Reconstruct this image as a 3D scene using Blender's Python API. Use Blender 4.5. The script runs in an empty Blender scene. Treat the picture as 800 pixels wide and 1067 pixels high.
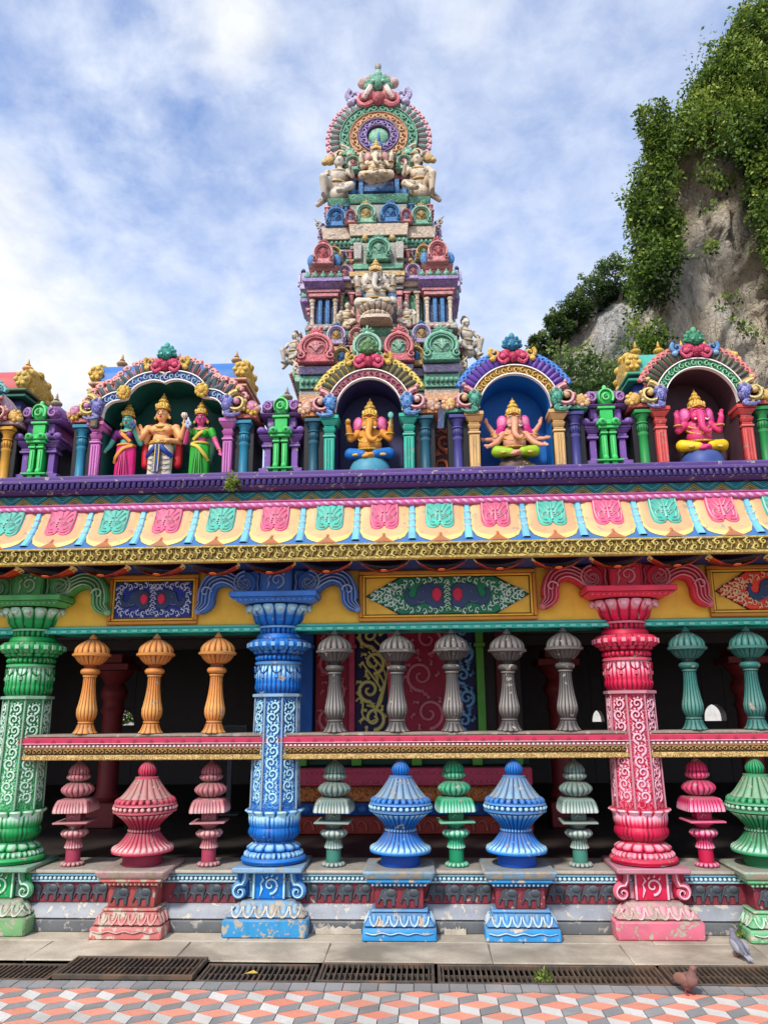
import bpy, bmesh, math, random
import numpy as np
from mathutils import Matrix, Vector
random.seed(7); rng = np.random.default_rng(7)
PI = math.pi; sin, cos = math.sin, math.cos
scn = bpy.context.scene; COL = scn.collection

# ------------------------------------------------------------------ mesh builder
class MB:
    """collects shapes; h = per-vertex paint value (+ to highlight colour, - to dark colour)"""
    def __init__(s): s.v = []; s.f = []; s.mi = []; s.h = []; s.M = None; s.m = 0; s.flat = False; s.sm = []
    def add(s, vs, fs, hs=None, flat=None):
        o = len(s.v)
        if s.M is not None: vs = [tuple(s.M @ Vector(p)) for p in vs]
        s.v.extend(vs); s.f.extend([tuple(i + o for i in f) for f in fs])
        s.mi.extend([s.m] * len(fs)); s.h.extend(hs if hs is not None else [0.0] * len(vs))
        return s
    def box(s, x0, x1, y0, y1, z0, z1, ch=0.005, h=0.0):
        return s.fru((x0 + x1) / 2, (y0 + y1) / 2, z0, (x1 - x0) / 2, (y1 - y0) / 2, z1, (x1 - x0) / 2, (y1 - y0) / 2, ch, h)
    def fru(s, cx, cy, z0, ax, ay, z1, bx, by, ch=0.005, h=0.0, ht=None):
        ch = min(ch, ax * .4, ay * .4, bx * .4 + 1e-4, by * .4 + 1e-4, abs(z1 - z0) * .4)
        vs = []; idx = {}
        for k, (z, hx, hy, sz) in enumerate(((z0, ax, ay, 1), (z1, bx, by, -1))):
            for sx in (-1, 1):
                for sy in (-1, 1):
                    for a in range(3):
                        p = [cx + sx * (hx - (ch if a != 0 else 0)), cy + sy * (hy - (ch if a != 1 else 0)), z + sz * (ch if a != 2 else 0)]
                        idx[(sx, sy, k, a)] = len(vs); vs.append(tuple(p))
        fs = []
        I = lambda sx, sy, k, a: idx[(sx, sy, k, a)]
        fs.append((I(-1, -1, 0, 1), I(1, -1, 0, 1), I(1, -1, 1, 1), I(-1, -1, 1, 1)))
        fs.append((I(1, 1, 0, 1), I(-1, 1, 0, 1), I(-1, 1, 1, 1), I(1, 1, 1, 1)))
        fs.append((I(1, -1, 0, 0), I(1, 1, 0, 0), I(1, 1, 1, 0), I(1, -1, 1, 0)))
        fs.append((I(-1, 1, 0, 0), I(-1, -1, 0, 0), I(-1, -1, 1, 0), I(-1, 1, 1, 0)))
        fs.append((I(-1, -1, 1, 2), I(1, -1, 1, 2), I(1, 1, 1, 2), I(-1, 1, 1, 2)))
        fs.append((I(-1, 1, 0, 2), I(1, 1, 0, 2), I(1, -1, 0, 2), I(-1, -1, 0, 2)))
        for sx in (-1, 1):
            for sy in (-1, 1):
                q = (I(sx, sy, 0, 0), I(sx, sy, 0, 1), I(sx, sy, 1, 1), I(sx, sy, 1, 0)); fs.append(q if sx * sy > 0 else q[::-1])
                for k in (0, 1):
                    t = (I(sx, sy, k, 0), I(sx, sy, k, 1), I(sx, sy, k, 2)); fs.append(t if sx * sy * (1 if k else -1) > 0 else t[::-1])
        for k in (0, 1):
            for sy in (-1, 1):
                q = (I(-1, sy, k, 1), I(1, sy, k, 1), I(1, sy, k, 2), I(-1, sy, k, 2)); fs.append(q if (sy < 0) == (k == 1) else q[::-1])
            for sx in (-1, 1):
                q = (I(sx, -1, k, 0), I(sx, 1, k, 0), I(sx, 1, k, 2), I(sx, -1, k, 2)); fs.append(q if (sx > 0) == (k == 1) else q[::-1])
        hh = h if ht is None else ht
        return s.add(vs, fs, [h] * 12 + [hh] * 12)
    def lathe(s, prof, seg=64, cx=0, cy=0, arc=None):
        """prof rows: (r, z, h=0, amp=0, n=0, sq=0); lobed by n with depth amp; sq>0 squares the section, sq<0 octagon"""
        vs, hs, fs = [], [], []
        for row in prof:
            r, z, h, amp, n, sq = (tuple(row) + (0,) * 6)[:6]
            for j in range(seg):
                t = 2 * PI * j / seg; rr = r; hh = h
                if amp:
                    c = abs(sin(n * t / 2)); rr = r * (1 - amp + amp * c ** .6); hh = h - (1 - c) ** 3 * 1.35
                if sq > 0:
                    rr *= (1 - sq) + sq / max(abs(cos(t)), abs(sin(t)))
                elif sq < 0:
                    q = ((t + PI / 8) % (PI / 4)) - PI / 8; rr *= (1 + sq) - sq * cos(PI / 8) / cos(q) * 1.04
                vs.append((cx + rr * cos(t), cy + rr * sin(t), z)); hs.append(hh)
        m = len(prof)
        for i in range(m - 1):
            for j in range(seg):
                k = (j + 1) % seg; fs.append((i * seg + j, i * seg + k, (i + 1) * seg + k, (i + 1) * seg + j))
        fs.append(tuple(range(seg))[::-1]); fs.append(tuple((m - 1) * seg + j for j in range(seg)))
        return s.add(vs, fs, hs)
    def tube(s, pts, rad, seg=8, h=0.0, fl=1.0):
        pts = [Vector(p) for p in pts]; n = len(pts)
        if not hasattr(rad, '__len__'): rad = [rad] * n
        vs, fs = [], []; up = None
        for i, p in enumerate(pts):
            d = (pts[min(i + 1, n - 1)] - pts[max(i - 1, 0)]); d = d.normalized() if d.length > 1e-9 else Vector((0, 0, 1))
            if up is None: up = Vector((0, 1, 0)) if abs(d.y) < .8 else Vector((1, 0, 0))
            a = d.cross(up); a = a.normalized() if a.length > 1e-6 else Vector((1, 0, 0)); b = a.cross(d).normalized(); up = b
            for j in range(seg):
                t = 2 * PI * j / seg; vs.append(tuple(p + a * cos(t) * rad[i] + b * sin(t) * rad[i] * fl))
        for i in range(n - 1):
            for j in range(seg):
                k = (j + 1) % seg; fs.append((i * seg + j, i * seg + k, (i + 1) * seg + k, (i + 1) * seg + j))
        fs.append(tuple(range(seg))[::-1]); fs.append(tuple((n - 1) * seg + j for j in range(seg)))
        return s.add(vs, fs, [h] * len(vs))
    def ell(s, c, r, su=12, sv=8, h=0.0, rot=None, hf=None):
        if not hasattr(r, '__len__'): r = (r, r, r)
        R = rot.to_3x3() if rot is not None else None
        vs, fs, hs = [], [], []
        for i in range(sv + 1):
            p = PI * i / sv - PI / 2
            for j in range(su):
                t = 2 * PI * j / su; q = Vector((r[0] * cos(p) * cos(t), r[1] * cos(p) * sin(t), r[2] * sin(p)))
                if R is not None: q = R @ q
                vs.append((c[0] + q.x, c[1] + q.y, c[2] + q.z)); hs.append(h if hf is None else hf(sin(p)))
        for i in range(sv):
            for j in range(su):
                k = (j + 1) % su; fs.append((i * su + j, i * su + k, (i + 1) * su + k, (i + 1) * su + j))
        return s.add(vs, fs, hs)
    def prism(s, poly, y0, y1, inset=0.0, h=0.0):
        """polygon in XZ given anticlockwise as seen from the front (-y), extruded y0 (front) .. y1 (back); inset bevels the front"""
        n = len(poly); cx = sum(p[0] for p in poly) / n; cz = sum(p[1] for p in poly) / n
        vs = [(p[0], y1, p[1]) for p in poly]; yb = y0 + min(inset, abs(y1 - y0) * .7)
        vs += [(p[0], yb, p[1]) for p in poly]
        for i, p in enumerate(poly):
            if inset:
                a = poly[i - 1]; b = poly[(i + 1) % n]; dx, dz = b[0] - a[0], b[1] - a[1]; l = math.hypot(dx, dz) or 1
                vs.append((p[0] - dz / l * inset, y0, p[1] + dx / l * inset))
            else: vs.append((p[0], y0, p[1]))
        fs = []
        for k in range(2 if inset else 1):
            for i in range(n):
                j = (i + 1) % n; fs.append((k * n + i, k * n + j, (k + 1) * n + j, (k + 1) * n + i))
        o = 2 * n if inset else n
        if not inset: vs = vs[:2 * n]
        fs.append(tuple(o + i for i in range(n))); fs.append(tuple(range(n))[::-1])
        return s.add(vs, fs, [h] * len(vs))
    def stroke(s, pts, w, y, ht, h=1.0, edge=-.2):
        """raised ribbon on a front-facing XZ panel: pts (x,z), half width w, base plane y, relief ht toward -y"""
        n = len(pts)
        if not hasattr(w, '__len__'): w = [w * (1 - .65 * (i / (n - 1)) ** 2) for i in range(n)]
        vs, fs, hs = [], [], []
        prof = ((-1, 0), (-.62, .8), (0, 1), (.62, .8), (1, 0))
        for i, p in enumerate(pts):
            a = pts[max(i - 1, 0)]; b = pts[min(i + 1, n - 1)]; dx, dz = b[0] - a[0], b[1] - a[1]; l = math.hypot(dx, dz) or 1
            nx, nz = -dz / l, dx / l; k = min(1, w[i] / (max(w) or 1) + .25)
            for (u, q) in prof:
                vs.append((p[0] + nx * u * w[i], y - ht * q * k, p[1] + nz * u * w[i])); hs.append(h if q > .3 else edge)
        for i in range(n - 1):
            for j in range(4): fs.append((i * 5 + j, (i + 1) * 5 + j, (i + 1) * 5 + j + 1, i * 5 + j + 1))
        fs.append((0, 1, 2, 3, 4)); e = (n - 1) * 5; fs.append((e + 4, e + 3, e + 2, e + 1, e))
        return s.add(vs, fs, hs)
    def band(s, path, d0, d1, y0, y1, hf=None, closed=False):
        """box section following an XZ path between offsets d0..d1 (outward = left of travel), depth y0..y1"""
        A = offs(path, d0); B = offs(path, d1); n = len(path); vs, fs, hs = [], [], []
        for i in range(n):
            a, b = A[i], B[i]; h = hf(i / (n - 1)) if hf else 0
            vs += [(a[0], y0, a[1]), (b[0], y0, b[1]), (b[0], y1, b[1]), (a[0], y1, a[1])]; hs += [h] * 4
        for i in range(n - 1):
            for j in range(4):
                k = (j + 1) % 4; fs.append((i * 4 + j, i * 4 + k, (i + 1) * 4 + k, (i + 1) * 4 + j))
        fs.append((0, 3, 2, 1)); e = (n - 1) * 4; fs.append((e, e + 1, e + 2, e + 3))
        return s.add(vs, fs, hs)
    def sheet(s, path, y0, y1):
        vs = []; fs = []
        for p in path: vs += [(p[0], y0, p[1]), (p[0], y1, p[1])]
        for i in range(len(path) - 1): fs.append((2 * i, 2 * i + 1, 2 * i + 3, 2 * i + 2))
        return s.add(vs, fs)
    def build(s, name, mats, parent=None, loc=(0, 0, 0), sharp=38, fix=True):
        if not isinstance(mats, (list, tuple)): mats = [mats]
        me = bpy.data.meshes.new(name); me.from_pydata(s.v, [], s.f)
        for m in mats: me.materials.append(m)
        me.polygons.foreach_set('material_index', s.mi)
        me.polygons.foreach_set('use_smooth', [True] * len(s.f))
        at = me.attributes.new('hi', 'FLOAT', 'POINT'); at.data.foreach_set('value', s.h)
        if fix:
            bm = bmesh.new(); bm.from_mesh(me); bmesh.ops.recalc_face_normals(bm, faces=bm.faces); bm.to_mesh(me); bm.free()
        me.update()
        if sharp: me.set_sharp_from_angle(angle=math.radians(sharp))
        o = bpy.data.objects.new(name, me); COL.objects.link(o); o.location = loc
        if parent is not None: o.parent = parent
        return o

def offs(path, d):
    out = []; n = len(path)
    for i, p in enumerate(path):
        a = path[max(i - 1, 0)]; b = path[min(i + 1, n - 1)]; dx, dz = b[0] - a[0], b[1] - a[1]; l = math.hypot(dx, dz) or 1
        out.append((p[0] - dz / l * d, p[1] + dx / l * d))
    return out
def arc(cx, cz, r, a0, a1, n, rz=None):
    rz = rz or r
    return [(cx + r * cos(a0 + (a1 - a0) * i / n), cz + rz * sin(a0 + (a1 - a0) * i / n)) for i in range(n + 1)]
def spiral(cx, cz, r, turns, a0, d=1, n=26, r1=.12):
    return [(cx + r * (1 - (1 - r1) * t) * cos(a0 + d * turns * 2 * PI * t), cz + r * (1 - (1 - r1) * t) * sin(a0 + d * turns * 2 * PI * t)) for t in [i / n for i in range(n + 1)]]
def curve(pts, n=8):
    """Catmull-Rom through 2D or 3D points"""
    P = [Vector(p) for p in pts]; P = [P[0] * 2 - P[1]] + P + [P[-1] * 2 - P[-2]]; out = []
    for i in range(1, len(P) - 2):
        for k in range(n):
            t = k / n; a, b, c, d = P[i - 1:i + 3]
            out.append(tuple(.5 * ((2 * b) + (c - a) * t + (2 * a - 5 * b + 4 * c - d) * t * t + (3 * b - a - 3 * c + d) * t ** 3)))
    out.append(tuple(P[-2])); return out
def lerp(a, b, t): return a + (b - a) * t
def rnd(r0, z0, r1, z1, b, k=5, h0=0, h1=0, amp=0, n=0, sq=0):
    """rounded stretch of a lathe profile bulging by b"""
    return [(lerp(r0, r1, t) + b * sin(PI * t), lerp(z0, z1, t), lerp(h0, h1, t), amp, n, sq) for t in [i / k for i in range(k + 1)]]
def shear(z0, k): return Matrix(((1, 0, 0, 0), (0, 1, k, -k * z0), (0, 0, 1, 0), (0, 0, 0, 1)))
def Tm(x=0, y=0, z=0, rz=0, sx=1, sy=1, sz=1):
    return Matrix.Translation((x, y, z)) @ Matrix.Rotation(rz, 4, 'Z') @ Matrix.Diagonal((sx, sy, sz, 1))

# ------------------------------------------------------------------ scene-object helpers
def tag(o, label=None, cat=None, group=None, kind=None):
    if label: o['label'] = label
    if cat: o['category'] = cat
    if group: o['group'] = group
    if kind: o['kind'] = kind
    return o
def thing(name, label, cat, loc=(0, 0, 0), rz=0, group=None):
    o = bpy.data.objects.new(name, None); COL.objects.link(o); o.location = loc; o.rotation_euler = (0, 0, rz)
    o.empty_display_size = .1
    return tag(o, label, cat, group)
MCACHE = {}
def remat(me, mm):
    key = (me.name, tuple(sorted((a.name, b.name) for a, b in mm.items())))
    if key not in MCACHE:
        c = me.copy()
        for i, m in enumerate(c.materials):
            if m in mm: c.materials[i] = mm[m]
        MCACHE[key] = c
    return MCACHE[key]
def dup(root, loc=None, label=None, mm=None, rz=None, group=None, scale=None, parent=None):
    """copy of a thing with copies of its parts and sub-parts"""
    r = root.copy(); COL.objects.link(r)
    if loc is not None: r.location = loc
    if rz is not None: r.rotation_euler = (0, 0, rz)
    if scale is not None: r.scale = scale
    if label: r['label'] = label
    if group: r['group'] = group
    if parent is not None: r.parent = parent
    if mm and r.data: r.data = remat(r.data, mm)
    for ch in list(root.children): dup(ch, mm=mm, parent=r)
    return r
def put(ob, parent, loc, rz=0, scale=None):
    """another copy of a part mesh under the same thing"""
    c = ob.copy(); COL.objects.link(c); c.parent = parent; c.location = loc; c.rotation_euler = (0, 0, rz)
    if scale: c.scale = scale
    for ch in list(ob.children): dup(ch, parent=c)
    return c
def blob(name, prims, mat, parent, vox=.008, smooth=4):
    """one continuous body grown from ellipsoids and tapered limbs (voxel remeshed, then smoothed)"""
    mb = MB()
    for p in prims:
        if p[0] == 'e': mb.ell(p[1], p[2], 16, 10, rot=p[3] if len(p) > 3 else None)
        else:
            _, a, b, r0, r1 = p; n = 4
            pts = [Vector(a).lerp(Vector(b), i / n) for i in range(n + 1)]
            mb.tube(pts, [lerp(r0, r1, i / n) for i in range(n + 1)], 10); mb.ell(a, r0, 10, 6); mb.ell(b, r1, 10, 6)
    o = mb.build(name, mat, parent, sharp=0)
    m = o.modifiers.new('r', 'REMESH'); m.mode = 'VOXEL'; m.voxel_size = vox; m.use_smooth_shade = True
    s = o.modifiers.new('s', 'SMOOTH'); s.factor = .5; s.iterations = smooth
    bpy.context.view_layer.update()
    dg = bpy.context.evaluated_depsgraph_get()
    me = bpy.data.meshes.new_from_object(o.evaluated_get(dg)); o.modifiers.clear(); old = o.data; o.data = me; bpy.data.meshes.remove(old); me.name = name
    if not me.materials: me.materials.append(mat)
    return o

# ------------------------------------------------------------------ materials
def lin(c): return tuple(((x / 255 / 12.92) if x / 255 <= .04045 else ((x / 255 + .055) / 1.055) ** 2.4) for x in c[:3]) + (1,)
class NT:
    def __init__(s, m): s.t = m.node_tree; s.n = s.t.nodes; s.l = s.t.links
    def __call__(s, typ, **kw):
        n = s.n.new('ShaderNode' + typ)
        for k, v in kw.items(): setattr(n, k, v)
        return n
    def set(s, sock, v):
        if hasattr(v, 'is_output') or isinstance(v, bpy.types.NodeSocket): s.l.new(v, sock)
        else: sock.default_value = v
    def math(s, op, a, b=0.0, clamp=False):
        n = s('Math', operation=op, use_clamp=clamp); s.set(n.inputs[0], a); s.set(n.inputs[1], b); return n.outputs[0]
    def mix(s, f, a, b, mode='MIX'):
        n = s('Mix', data_type='RGBA', blend_type=mode); s.set(n.inputs[0], f); s.set(n.inputs[6], a); s.set(n.inputs[7], b); return n.outputs[2]
    def noise(s, co, scale, detail=3, dist=0, rough=.5):
        n = s('TexNoise'); s.set(n.inputs['Vector'], co); n.inputs['Scale'].default_value = scale; n.inputs['Detail'].default_value = detail
        n.inputs['Distortion'].default_value = dist; n.inputs['Roughness'].default_value = rough; return n.outputs[0]
    def ramp(s, f, a, b):
        n = s('MapRange'); n.clamp = True; s.set(n.inputs[0], f); n.inputs[1].default_value = a; n.inputs[2].default_value = b; return n.outputs[0]
    def bump(s, h, strength, dist, nrm=None):
        n = s('Bump'); n.inputs['Strength'].default_value = strength; n.inputs['Distance'].default_value = dist; s.set(n.inputs['Height'], h)
        if nrm is not None: s.l.new(nrm, n.inputs['Normal'])
        return n.outputs[0]
MATS = {}
def newmat(name):
    m = bpy.data.materials.new(name); m.use_nodes = True; k = NT(m); b = k.n['Principled BSDF']; return m, k, b
def paint(base, hi=None, dk=None, swirl=0, sw=.8, sq=5.0, rough=.5, dust=.3, chip=0, ao=.62, name='paint', dustc=(150, 143, 132), var=.22, swb=.35, wear=None, swd=.6):
    """weathered oil paint on plaster: base, highlight on vertices with hi>0, dark in grooves, dust on ledges, optional carved swirls and chipping"""
    key = (base, hi, dk, swirl, sw, sq, rough, dust, chip, ao, name, dustc, var)
    if key in MATS: return MATS[key]
    m, k, b = newmat(name)
    hi = hi or tuple(min(255, int(c * .5 + 128)) for c in base); dk = dk or tuple(int(c * .28) for c in base)
    co = k('TexCoord').outputs['Object']; geo = k('NewGeometry')
    at = k('Attribute', attribute_name='hi').outputs['Fac']
    rnd_ = k('ObjectInfo').outputs['Random']
    off = k('VectorMath', operation='ADD'); k.l.new(co, off.inputs[0])
    cmb = k('CombineXYZ'); k.set(cmb.inputs[0], k.math('MULTIPLY', rnd_, 37.0)); k.l.new(cmb.outputs[0], off.inputs[1]); co = off.outputs[0]
    n1 = k.noise(co, 6, 5, .4, .6); n2 = k.noise(co, 55, 3)
    c = lin(base); hc = lin(hi); dc = lin(dk)
    col = k.mix(k.ramp(n1, .3, .75), tuple(min(1, x * (1 + var * .6)) for x in c[:3]) + (1,), tuple(x * (1 - var) for x in c[:3]) + (1,))
    col = k.mix(1.0, col, k.mix(rnd_, (.86, .86, .88, 1), (1.08, 1.07, 1.05, 1)), 'MULTIPLY'); height = k.math('MULTIPLY', n2, .25)
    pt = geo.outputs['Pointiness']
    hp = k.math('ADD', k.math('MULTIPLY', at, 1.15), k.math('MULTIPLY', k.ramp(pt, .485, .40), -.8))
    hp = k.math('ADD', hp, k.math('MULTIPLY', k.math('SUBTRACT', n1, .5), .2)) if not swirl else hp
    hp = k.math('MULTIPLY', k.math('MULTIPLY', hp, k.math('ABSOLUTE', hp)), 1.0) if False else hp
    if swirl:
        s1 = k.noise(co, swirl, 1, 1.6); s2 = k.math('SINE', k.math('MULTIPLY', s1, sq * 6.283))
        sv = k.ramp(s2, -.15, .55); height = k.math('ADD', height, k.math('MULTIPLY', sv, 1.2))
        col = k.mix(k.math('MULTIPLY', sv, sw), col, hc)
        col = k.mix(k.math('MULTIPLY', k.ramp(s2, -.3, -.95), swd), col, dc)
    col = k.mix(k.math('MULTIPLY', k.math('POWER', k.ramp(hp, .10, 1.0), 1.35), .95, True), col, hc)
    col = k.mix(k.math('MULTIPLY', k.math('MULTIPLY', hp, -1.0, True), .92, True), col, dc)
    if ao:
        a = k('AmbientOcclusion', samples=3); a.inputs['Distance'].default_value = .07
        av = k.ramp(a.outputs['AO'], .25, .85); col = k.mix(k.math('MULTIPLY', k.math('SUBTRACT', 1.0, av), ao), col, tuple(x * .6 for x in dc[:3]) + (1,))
    if chip:
        n3 = k.noise(co, 15, 8, .3, .68); cm = k.ramp(n3, .62 - chip * .3, .64 - chip * .3); w = lin(wear or (178, 168, 152))
        col = k.mix(cm, col, k.mix(n2, tuple(x * .75 for x in w[:3]) + (1,), w)); height = k.math('SUBTRACT', height, k.math('MULTIPLY', cm, .5))
    if dust:
        sp = k('SeparateXYZ'); k.l.new(geo.outputs['Normal'], sp.inputs[0])
        du = k.math('MULTIPLY', k.math('MULTIPLY', k.ramp(sp.outputs[2], .35, .95), dust * 1.3), k.ramp(n1, .25, .7), True)
        col = k.mix(du, col, lin(dustc))
        st = k.noise(k_scale(k, co, (9, 9, 1.2)), 2.2, 4, .2); col = k.mix(k.math('MULTIPLY', k.ramp(st, .55, .8), dust * .8), col, tuple(x * .45 for x in c[:3]) + (1,))
    k.set(b.inputs['Base Color'], col); b.inputs['Roughness'].default_value = rough
    k.set(b.inputs['Roughness'], k.ramp(n1, -.6 + (1 - rough), 1.5)) if False else None
    b.inputs['Specular IOR Level'].default_value = .35
    k.l.new(k.bump(height, .55, .006 if not swirl else .012), b.inputs['Normal'])
    MATS[key] = m; return m
def k_scale(k, co, s):
    v = k('VectorMath', operation='MULTIPLY'); k.l.new(co, v.inputs[0]); v.inputs[1].default_value = s; return v.outputs[0]
from mathutils import noise as mn
# ------------------------------------------------------------------ camera, daylight
pit, yaw, rol = math.radians(14.322), math.radians(2.892), math.radians(-.48)
fw = Vector((-sin(yaw) * cos(pit), cos(yaw) * cos(pit), sin(pit))); rt = Vector((cos(yaw), sin(yaw), 0)); up = rt.cross(fw)
rt2 = rt * cos(rol) + up * sin(rol); up2 = up * cos(rol) - rt * sin(rol)
cam = bpy.data.objects.new('camera', bpy.data.cameras.new('camera')); COL.objects.link(cam)
cam.matrix_world = Matrix(((rt2.x, up2.x, -fw.x, 0), (rt2.y, up2.y, -fw.y, 0), (rt2.z, up2.z, -fw.z, 1.6), (0, 0, 0, 1)))
cam.data.lens = 26.99; cam.data.sensor_width = 36; cam.data.clip_end = 3000; cam.data.clip_start = .05
scn.camera = cam
SUN_EL, SUN_AZ = math.radians(45), math.radians(207)      # azimuth clockwise from +Y: front-left of the temple
sd = Vector((sin(SUN_AZ) * cos(SUN_EL), cos(SUN_AZ) * cos(SUN_EL), sin(SUN_EL)))
sl = bpy.data.lights.new('sun', 'SUN'); sl.energy = 3.6; sl.angle = math.radians(7); sl.color = (1, .95, .87)
so = bpy.data.objects.new('sun', sl); COL.objects.link(so); so.rotation_euler = sd.to_track_quat('Z', 'Y').to_euler(); so.location = (-8, -12, 25)
w = bpy.data.worlds.new('World'); scn.world = w; w.use_nodes = True; k = NT(w)
sky = k('TexSky', sky_type='NISHITA'); sky.sun_disc = False; sky.sun_elevation = SUN_EL; sky.sun_rotation = SUN_AZ; sky.air_density = 1.2; sky.dust_density = .6; sky.ozone_density = 2.2
dirv = k('TexCoord').outputs['Generated']; sp = k('SeparateXYZ'); k.l.new(dirv, sp.inputs[0])
# project the view direction on a cloud deck
zz = k.math('ADD', k.math('MAXIMUM', sp.outputs[2], 0.02), .35); cmb = k('CombineXYZ')
k.set(cmb.inputs[0], k.math('DIVIDE', sp.outputs[0], zz)); k.set(cmb.inputs[1], k.math('DIVIDE', sp.outputs[1], zz)); dk_ = cmb.outputs[0]
veil = k.noise(dk_, 2.6, 6, .12, .55); flock = k.noise(dk_, 13, 6, .25, .62); puff = k.noise(dk_, 5.5, 8, .2, .6); cum = k.noise(dk_, 2.1, 12, .2, .56)
def near(v, r0, r1):                                           # 1 close to a direction, 0 away from it
    d = k('VectorMath', operation='DISTANCE'); k.l.new(dirv, d.inputs[0]); d.inputs[1].default_value = v; return k.ramp(d.outputs['Value'], r1, r0)
v = k.math('ADD', k.math('MULTIPLY', k.ramp(veil, .3, .7), .34), k.math('MULTIPLY', k.ramp(flock, .36, .70), .38))
v = k.math('ADD', v, k.math('ADD', .22, k.math('MULTIPLY', k.ramp(sp.outputs[2], .55, .1), .18)))
v = k.math('SUBTRACT', v, k.math('MULTIPLY', near((-.30, .70, .655), .03, .24), .30)); v = k.math('ADD', v, k.math('MULTIPLY', k.math('MULTIPLY', near((-.30, .70, .655), .05, .3), k.ramp(puff, .45, .68)), .55))
left = k.ramp(sp.outputs[0], -.335, -.50); lowleft = k.math('MULTIPLY', left, k.ramp(sp.outputs[2], .66, .58))
cm = k.ramp(k.math('ADD', cum, k.math('ADD', k.math('MULTIPLY', lowleft, .34), k.math('MULTIPLY', near((-.20, .665, .72), .0, .13), .22))), .585, .70)
skyc = k.mix(1.0, sky.outputs[0], (.215, .225, .262, 1), 'MULTIPLY')
cl = k.mix(k.math('MINIMUM', k.math('MAXIMUM', v, 0.02), .92), skyc, (.90, .97, 1.12, 1))
shade = k.ramp(puff, .36, .62)
cl = k.mix(k.math('MULTIPLY', cm, .95), cl, k.mix(shade, (.80, .85, .93, 1), (1.12, 1.13, 1.15, 1)))
bg = k.n['Background']; k.l.new(cl, bg.inputs[0]); bg.inputs[1].default_value = 1.0
scn.view_settings.view_transform = 'Standard'; scn.view_settings.look = 'None'; scn.view_settings.exposure = 0; scn.view_settings.gamma = 1
scn.cycles.max_bounces = 8; scn.cycles.diffuse_bounces = 5; scn.cycles.glossy_bounces = 2; scn.cycles.transparent_max_bounces = 4
scn.cycles.use_denoising = True

# ------------------------------------------------------------------ ground
def ground_mat(name, c1, c2, c3, sc=3.0, rough=.85, grout=None, joints=None, streak=0):
    m, k, b = newmat(name); co = k('TexCoord').outputs['Object']
    n = k.noise(co, sc, 7, .4, .62); n2 = k.noise(co, sc * 14, 4); n3 = k.noise(co, sc * .35, 4, .5)
    col = k.mix(k.ramp(n, .3, .7), lin(c1), lin(c2)); col = k.mix(k.math('MULTIPLY', k.ramp(n3, .47, .64), .75), col, lin(c3))
    col = k.mix(k.math('MULTIPLY', k.ramp(n2, .55, .8), .5), col, tuple(x * .55 for x in lin(c2)[:3]) + (1,))
    h = k.math('ADD', k.math('MULTIPLY', n2, .6), k.math('MULTIPLY', n, .3))
    at = k('Attribute', attribute_name='hi').outputs['Fac']
    col = k.mix(k.math('MAXIMUM', at, 0.0, True), col, tuple(min(1, x * 1.35) for x in lin(c1)[:3]) + (1,))
    col = k.mix(k.math('MULTIPLY', at, -1.0, True), col, tuple(x * .45 for x in lin(c2)[:3]) + (1,))
    k.l.new(col, b.inputs['Base Color']); b.inputs['Roughness'].default_value = rough; k.l.new(k.bump(h, .5, .008), b.inputs['Normal']); return m
m_earth = ground_mat('packed_earth', (110, 104, 96), (92, 86, 78), (80, 76, 70))
m_dark = ground_mat('drain_sludge', (40, 36, 30), (28, 25, 22), (52, 44, 34), 8)
m_mort = ground_mat('mortar', (128, 120, 110), (100, 95, 90), (85, 80, 76), 9)
m_or = ground_mat('paver_terracotta', (232, 154, 128), (222, 134, 108), (210, 146, 124), 4)
m_lt = ground_mat('paver_pale_grey', (218, 214, 206), (198, 195, 188), (182, 176, 166), 4)
m_dg = ground_mat('paver_slate_grey', (158, 156, 154), (136, 134, 132), (124, 120, 114), 4)
m_conc = ground_mat('worn_concrete', (208, 195, 174), (152, 140, 122), (116, 106, 92), 3.4)
g = MB(); n = 24; R = 900
g.add([(-R, -R, -.2), (R, -R, -.2), (R, R, -.2), (-R, R, -.2)], [(0, 1, 2, 3)]); tag(g.build('ground', m_earth, sharp=0, fix=False), kind='structure')
g = MB(); g.add([(-9, 5.16, -.09), (9, 5.16, -.09), (9, 5.6, -.09), (-9, 5.6, -.09)], [(0, 1, 2, 3)])
g.add([(-9, 5.56, -.2), (9, 5.56, -.2), (9, 5.56, -.01), (-9, 5.56, -.01)], [(0, 1, 2, 3)]); g.add([(-9, 5.16, -.2), (9, 5.16, -.2), (9, 5.16, -.01), (-9, 5.16, -.01)], [(3, 2, 1, 0)])
tag(g.build('drain_channel', m_dark, sharp=0, fix=False), kind='structure')
def tile(g, poly, z, inset=.0025):
    cx = sum(p[0] for p in poly) / len(poly); cy = sum(p[1] for p in poly) / len(poly); q = []
    nn = len(poly)
    for i, p in enumerate(poly):                                  # inset by distance along the edge normals
        a, c = Vector(poly[i - 1]), Vector(poly[(i + 1) % nn]); P = Vector(p); e1 = (P - a).normalized(); e2 = (c - P).normalized()
        n1 = Vector((-e1.y, e1.x)); n2 = Vector((-e2.y, e2.x)); b = (n1 + n2); b = b / max(.3, b.dot(n1)); q.append(P + b * inset)
    hh = random.uniform(-.22, .2); dz = random.uniform(-.0015, .0015)
    g.add([(p.x, p.y, z + dz) for p in q] + [(p.x, p.y, z - .02) for p in q], [tuple(range(nn))] + [(i + nn, (i + 1) % nn + nn, (i + 1) % nn, i) for i in range(nn)], [hh] * nn + [-.6] * nn)
g = MB(); g.m = 0; g.add([(-14, -6, -.012), (14, -6, -.012), (14, 5.16, -.012), (-14, 5.16, -.012)], [(0, 1, 2, 3)], [-.4] * 4)
a_, b_, e_ = .11, .0625, .10; y1 = 5.03
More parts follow.
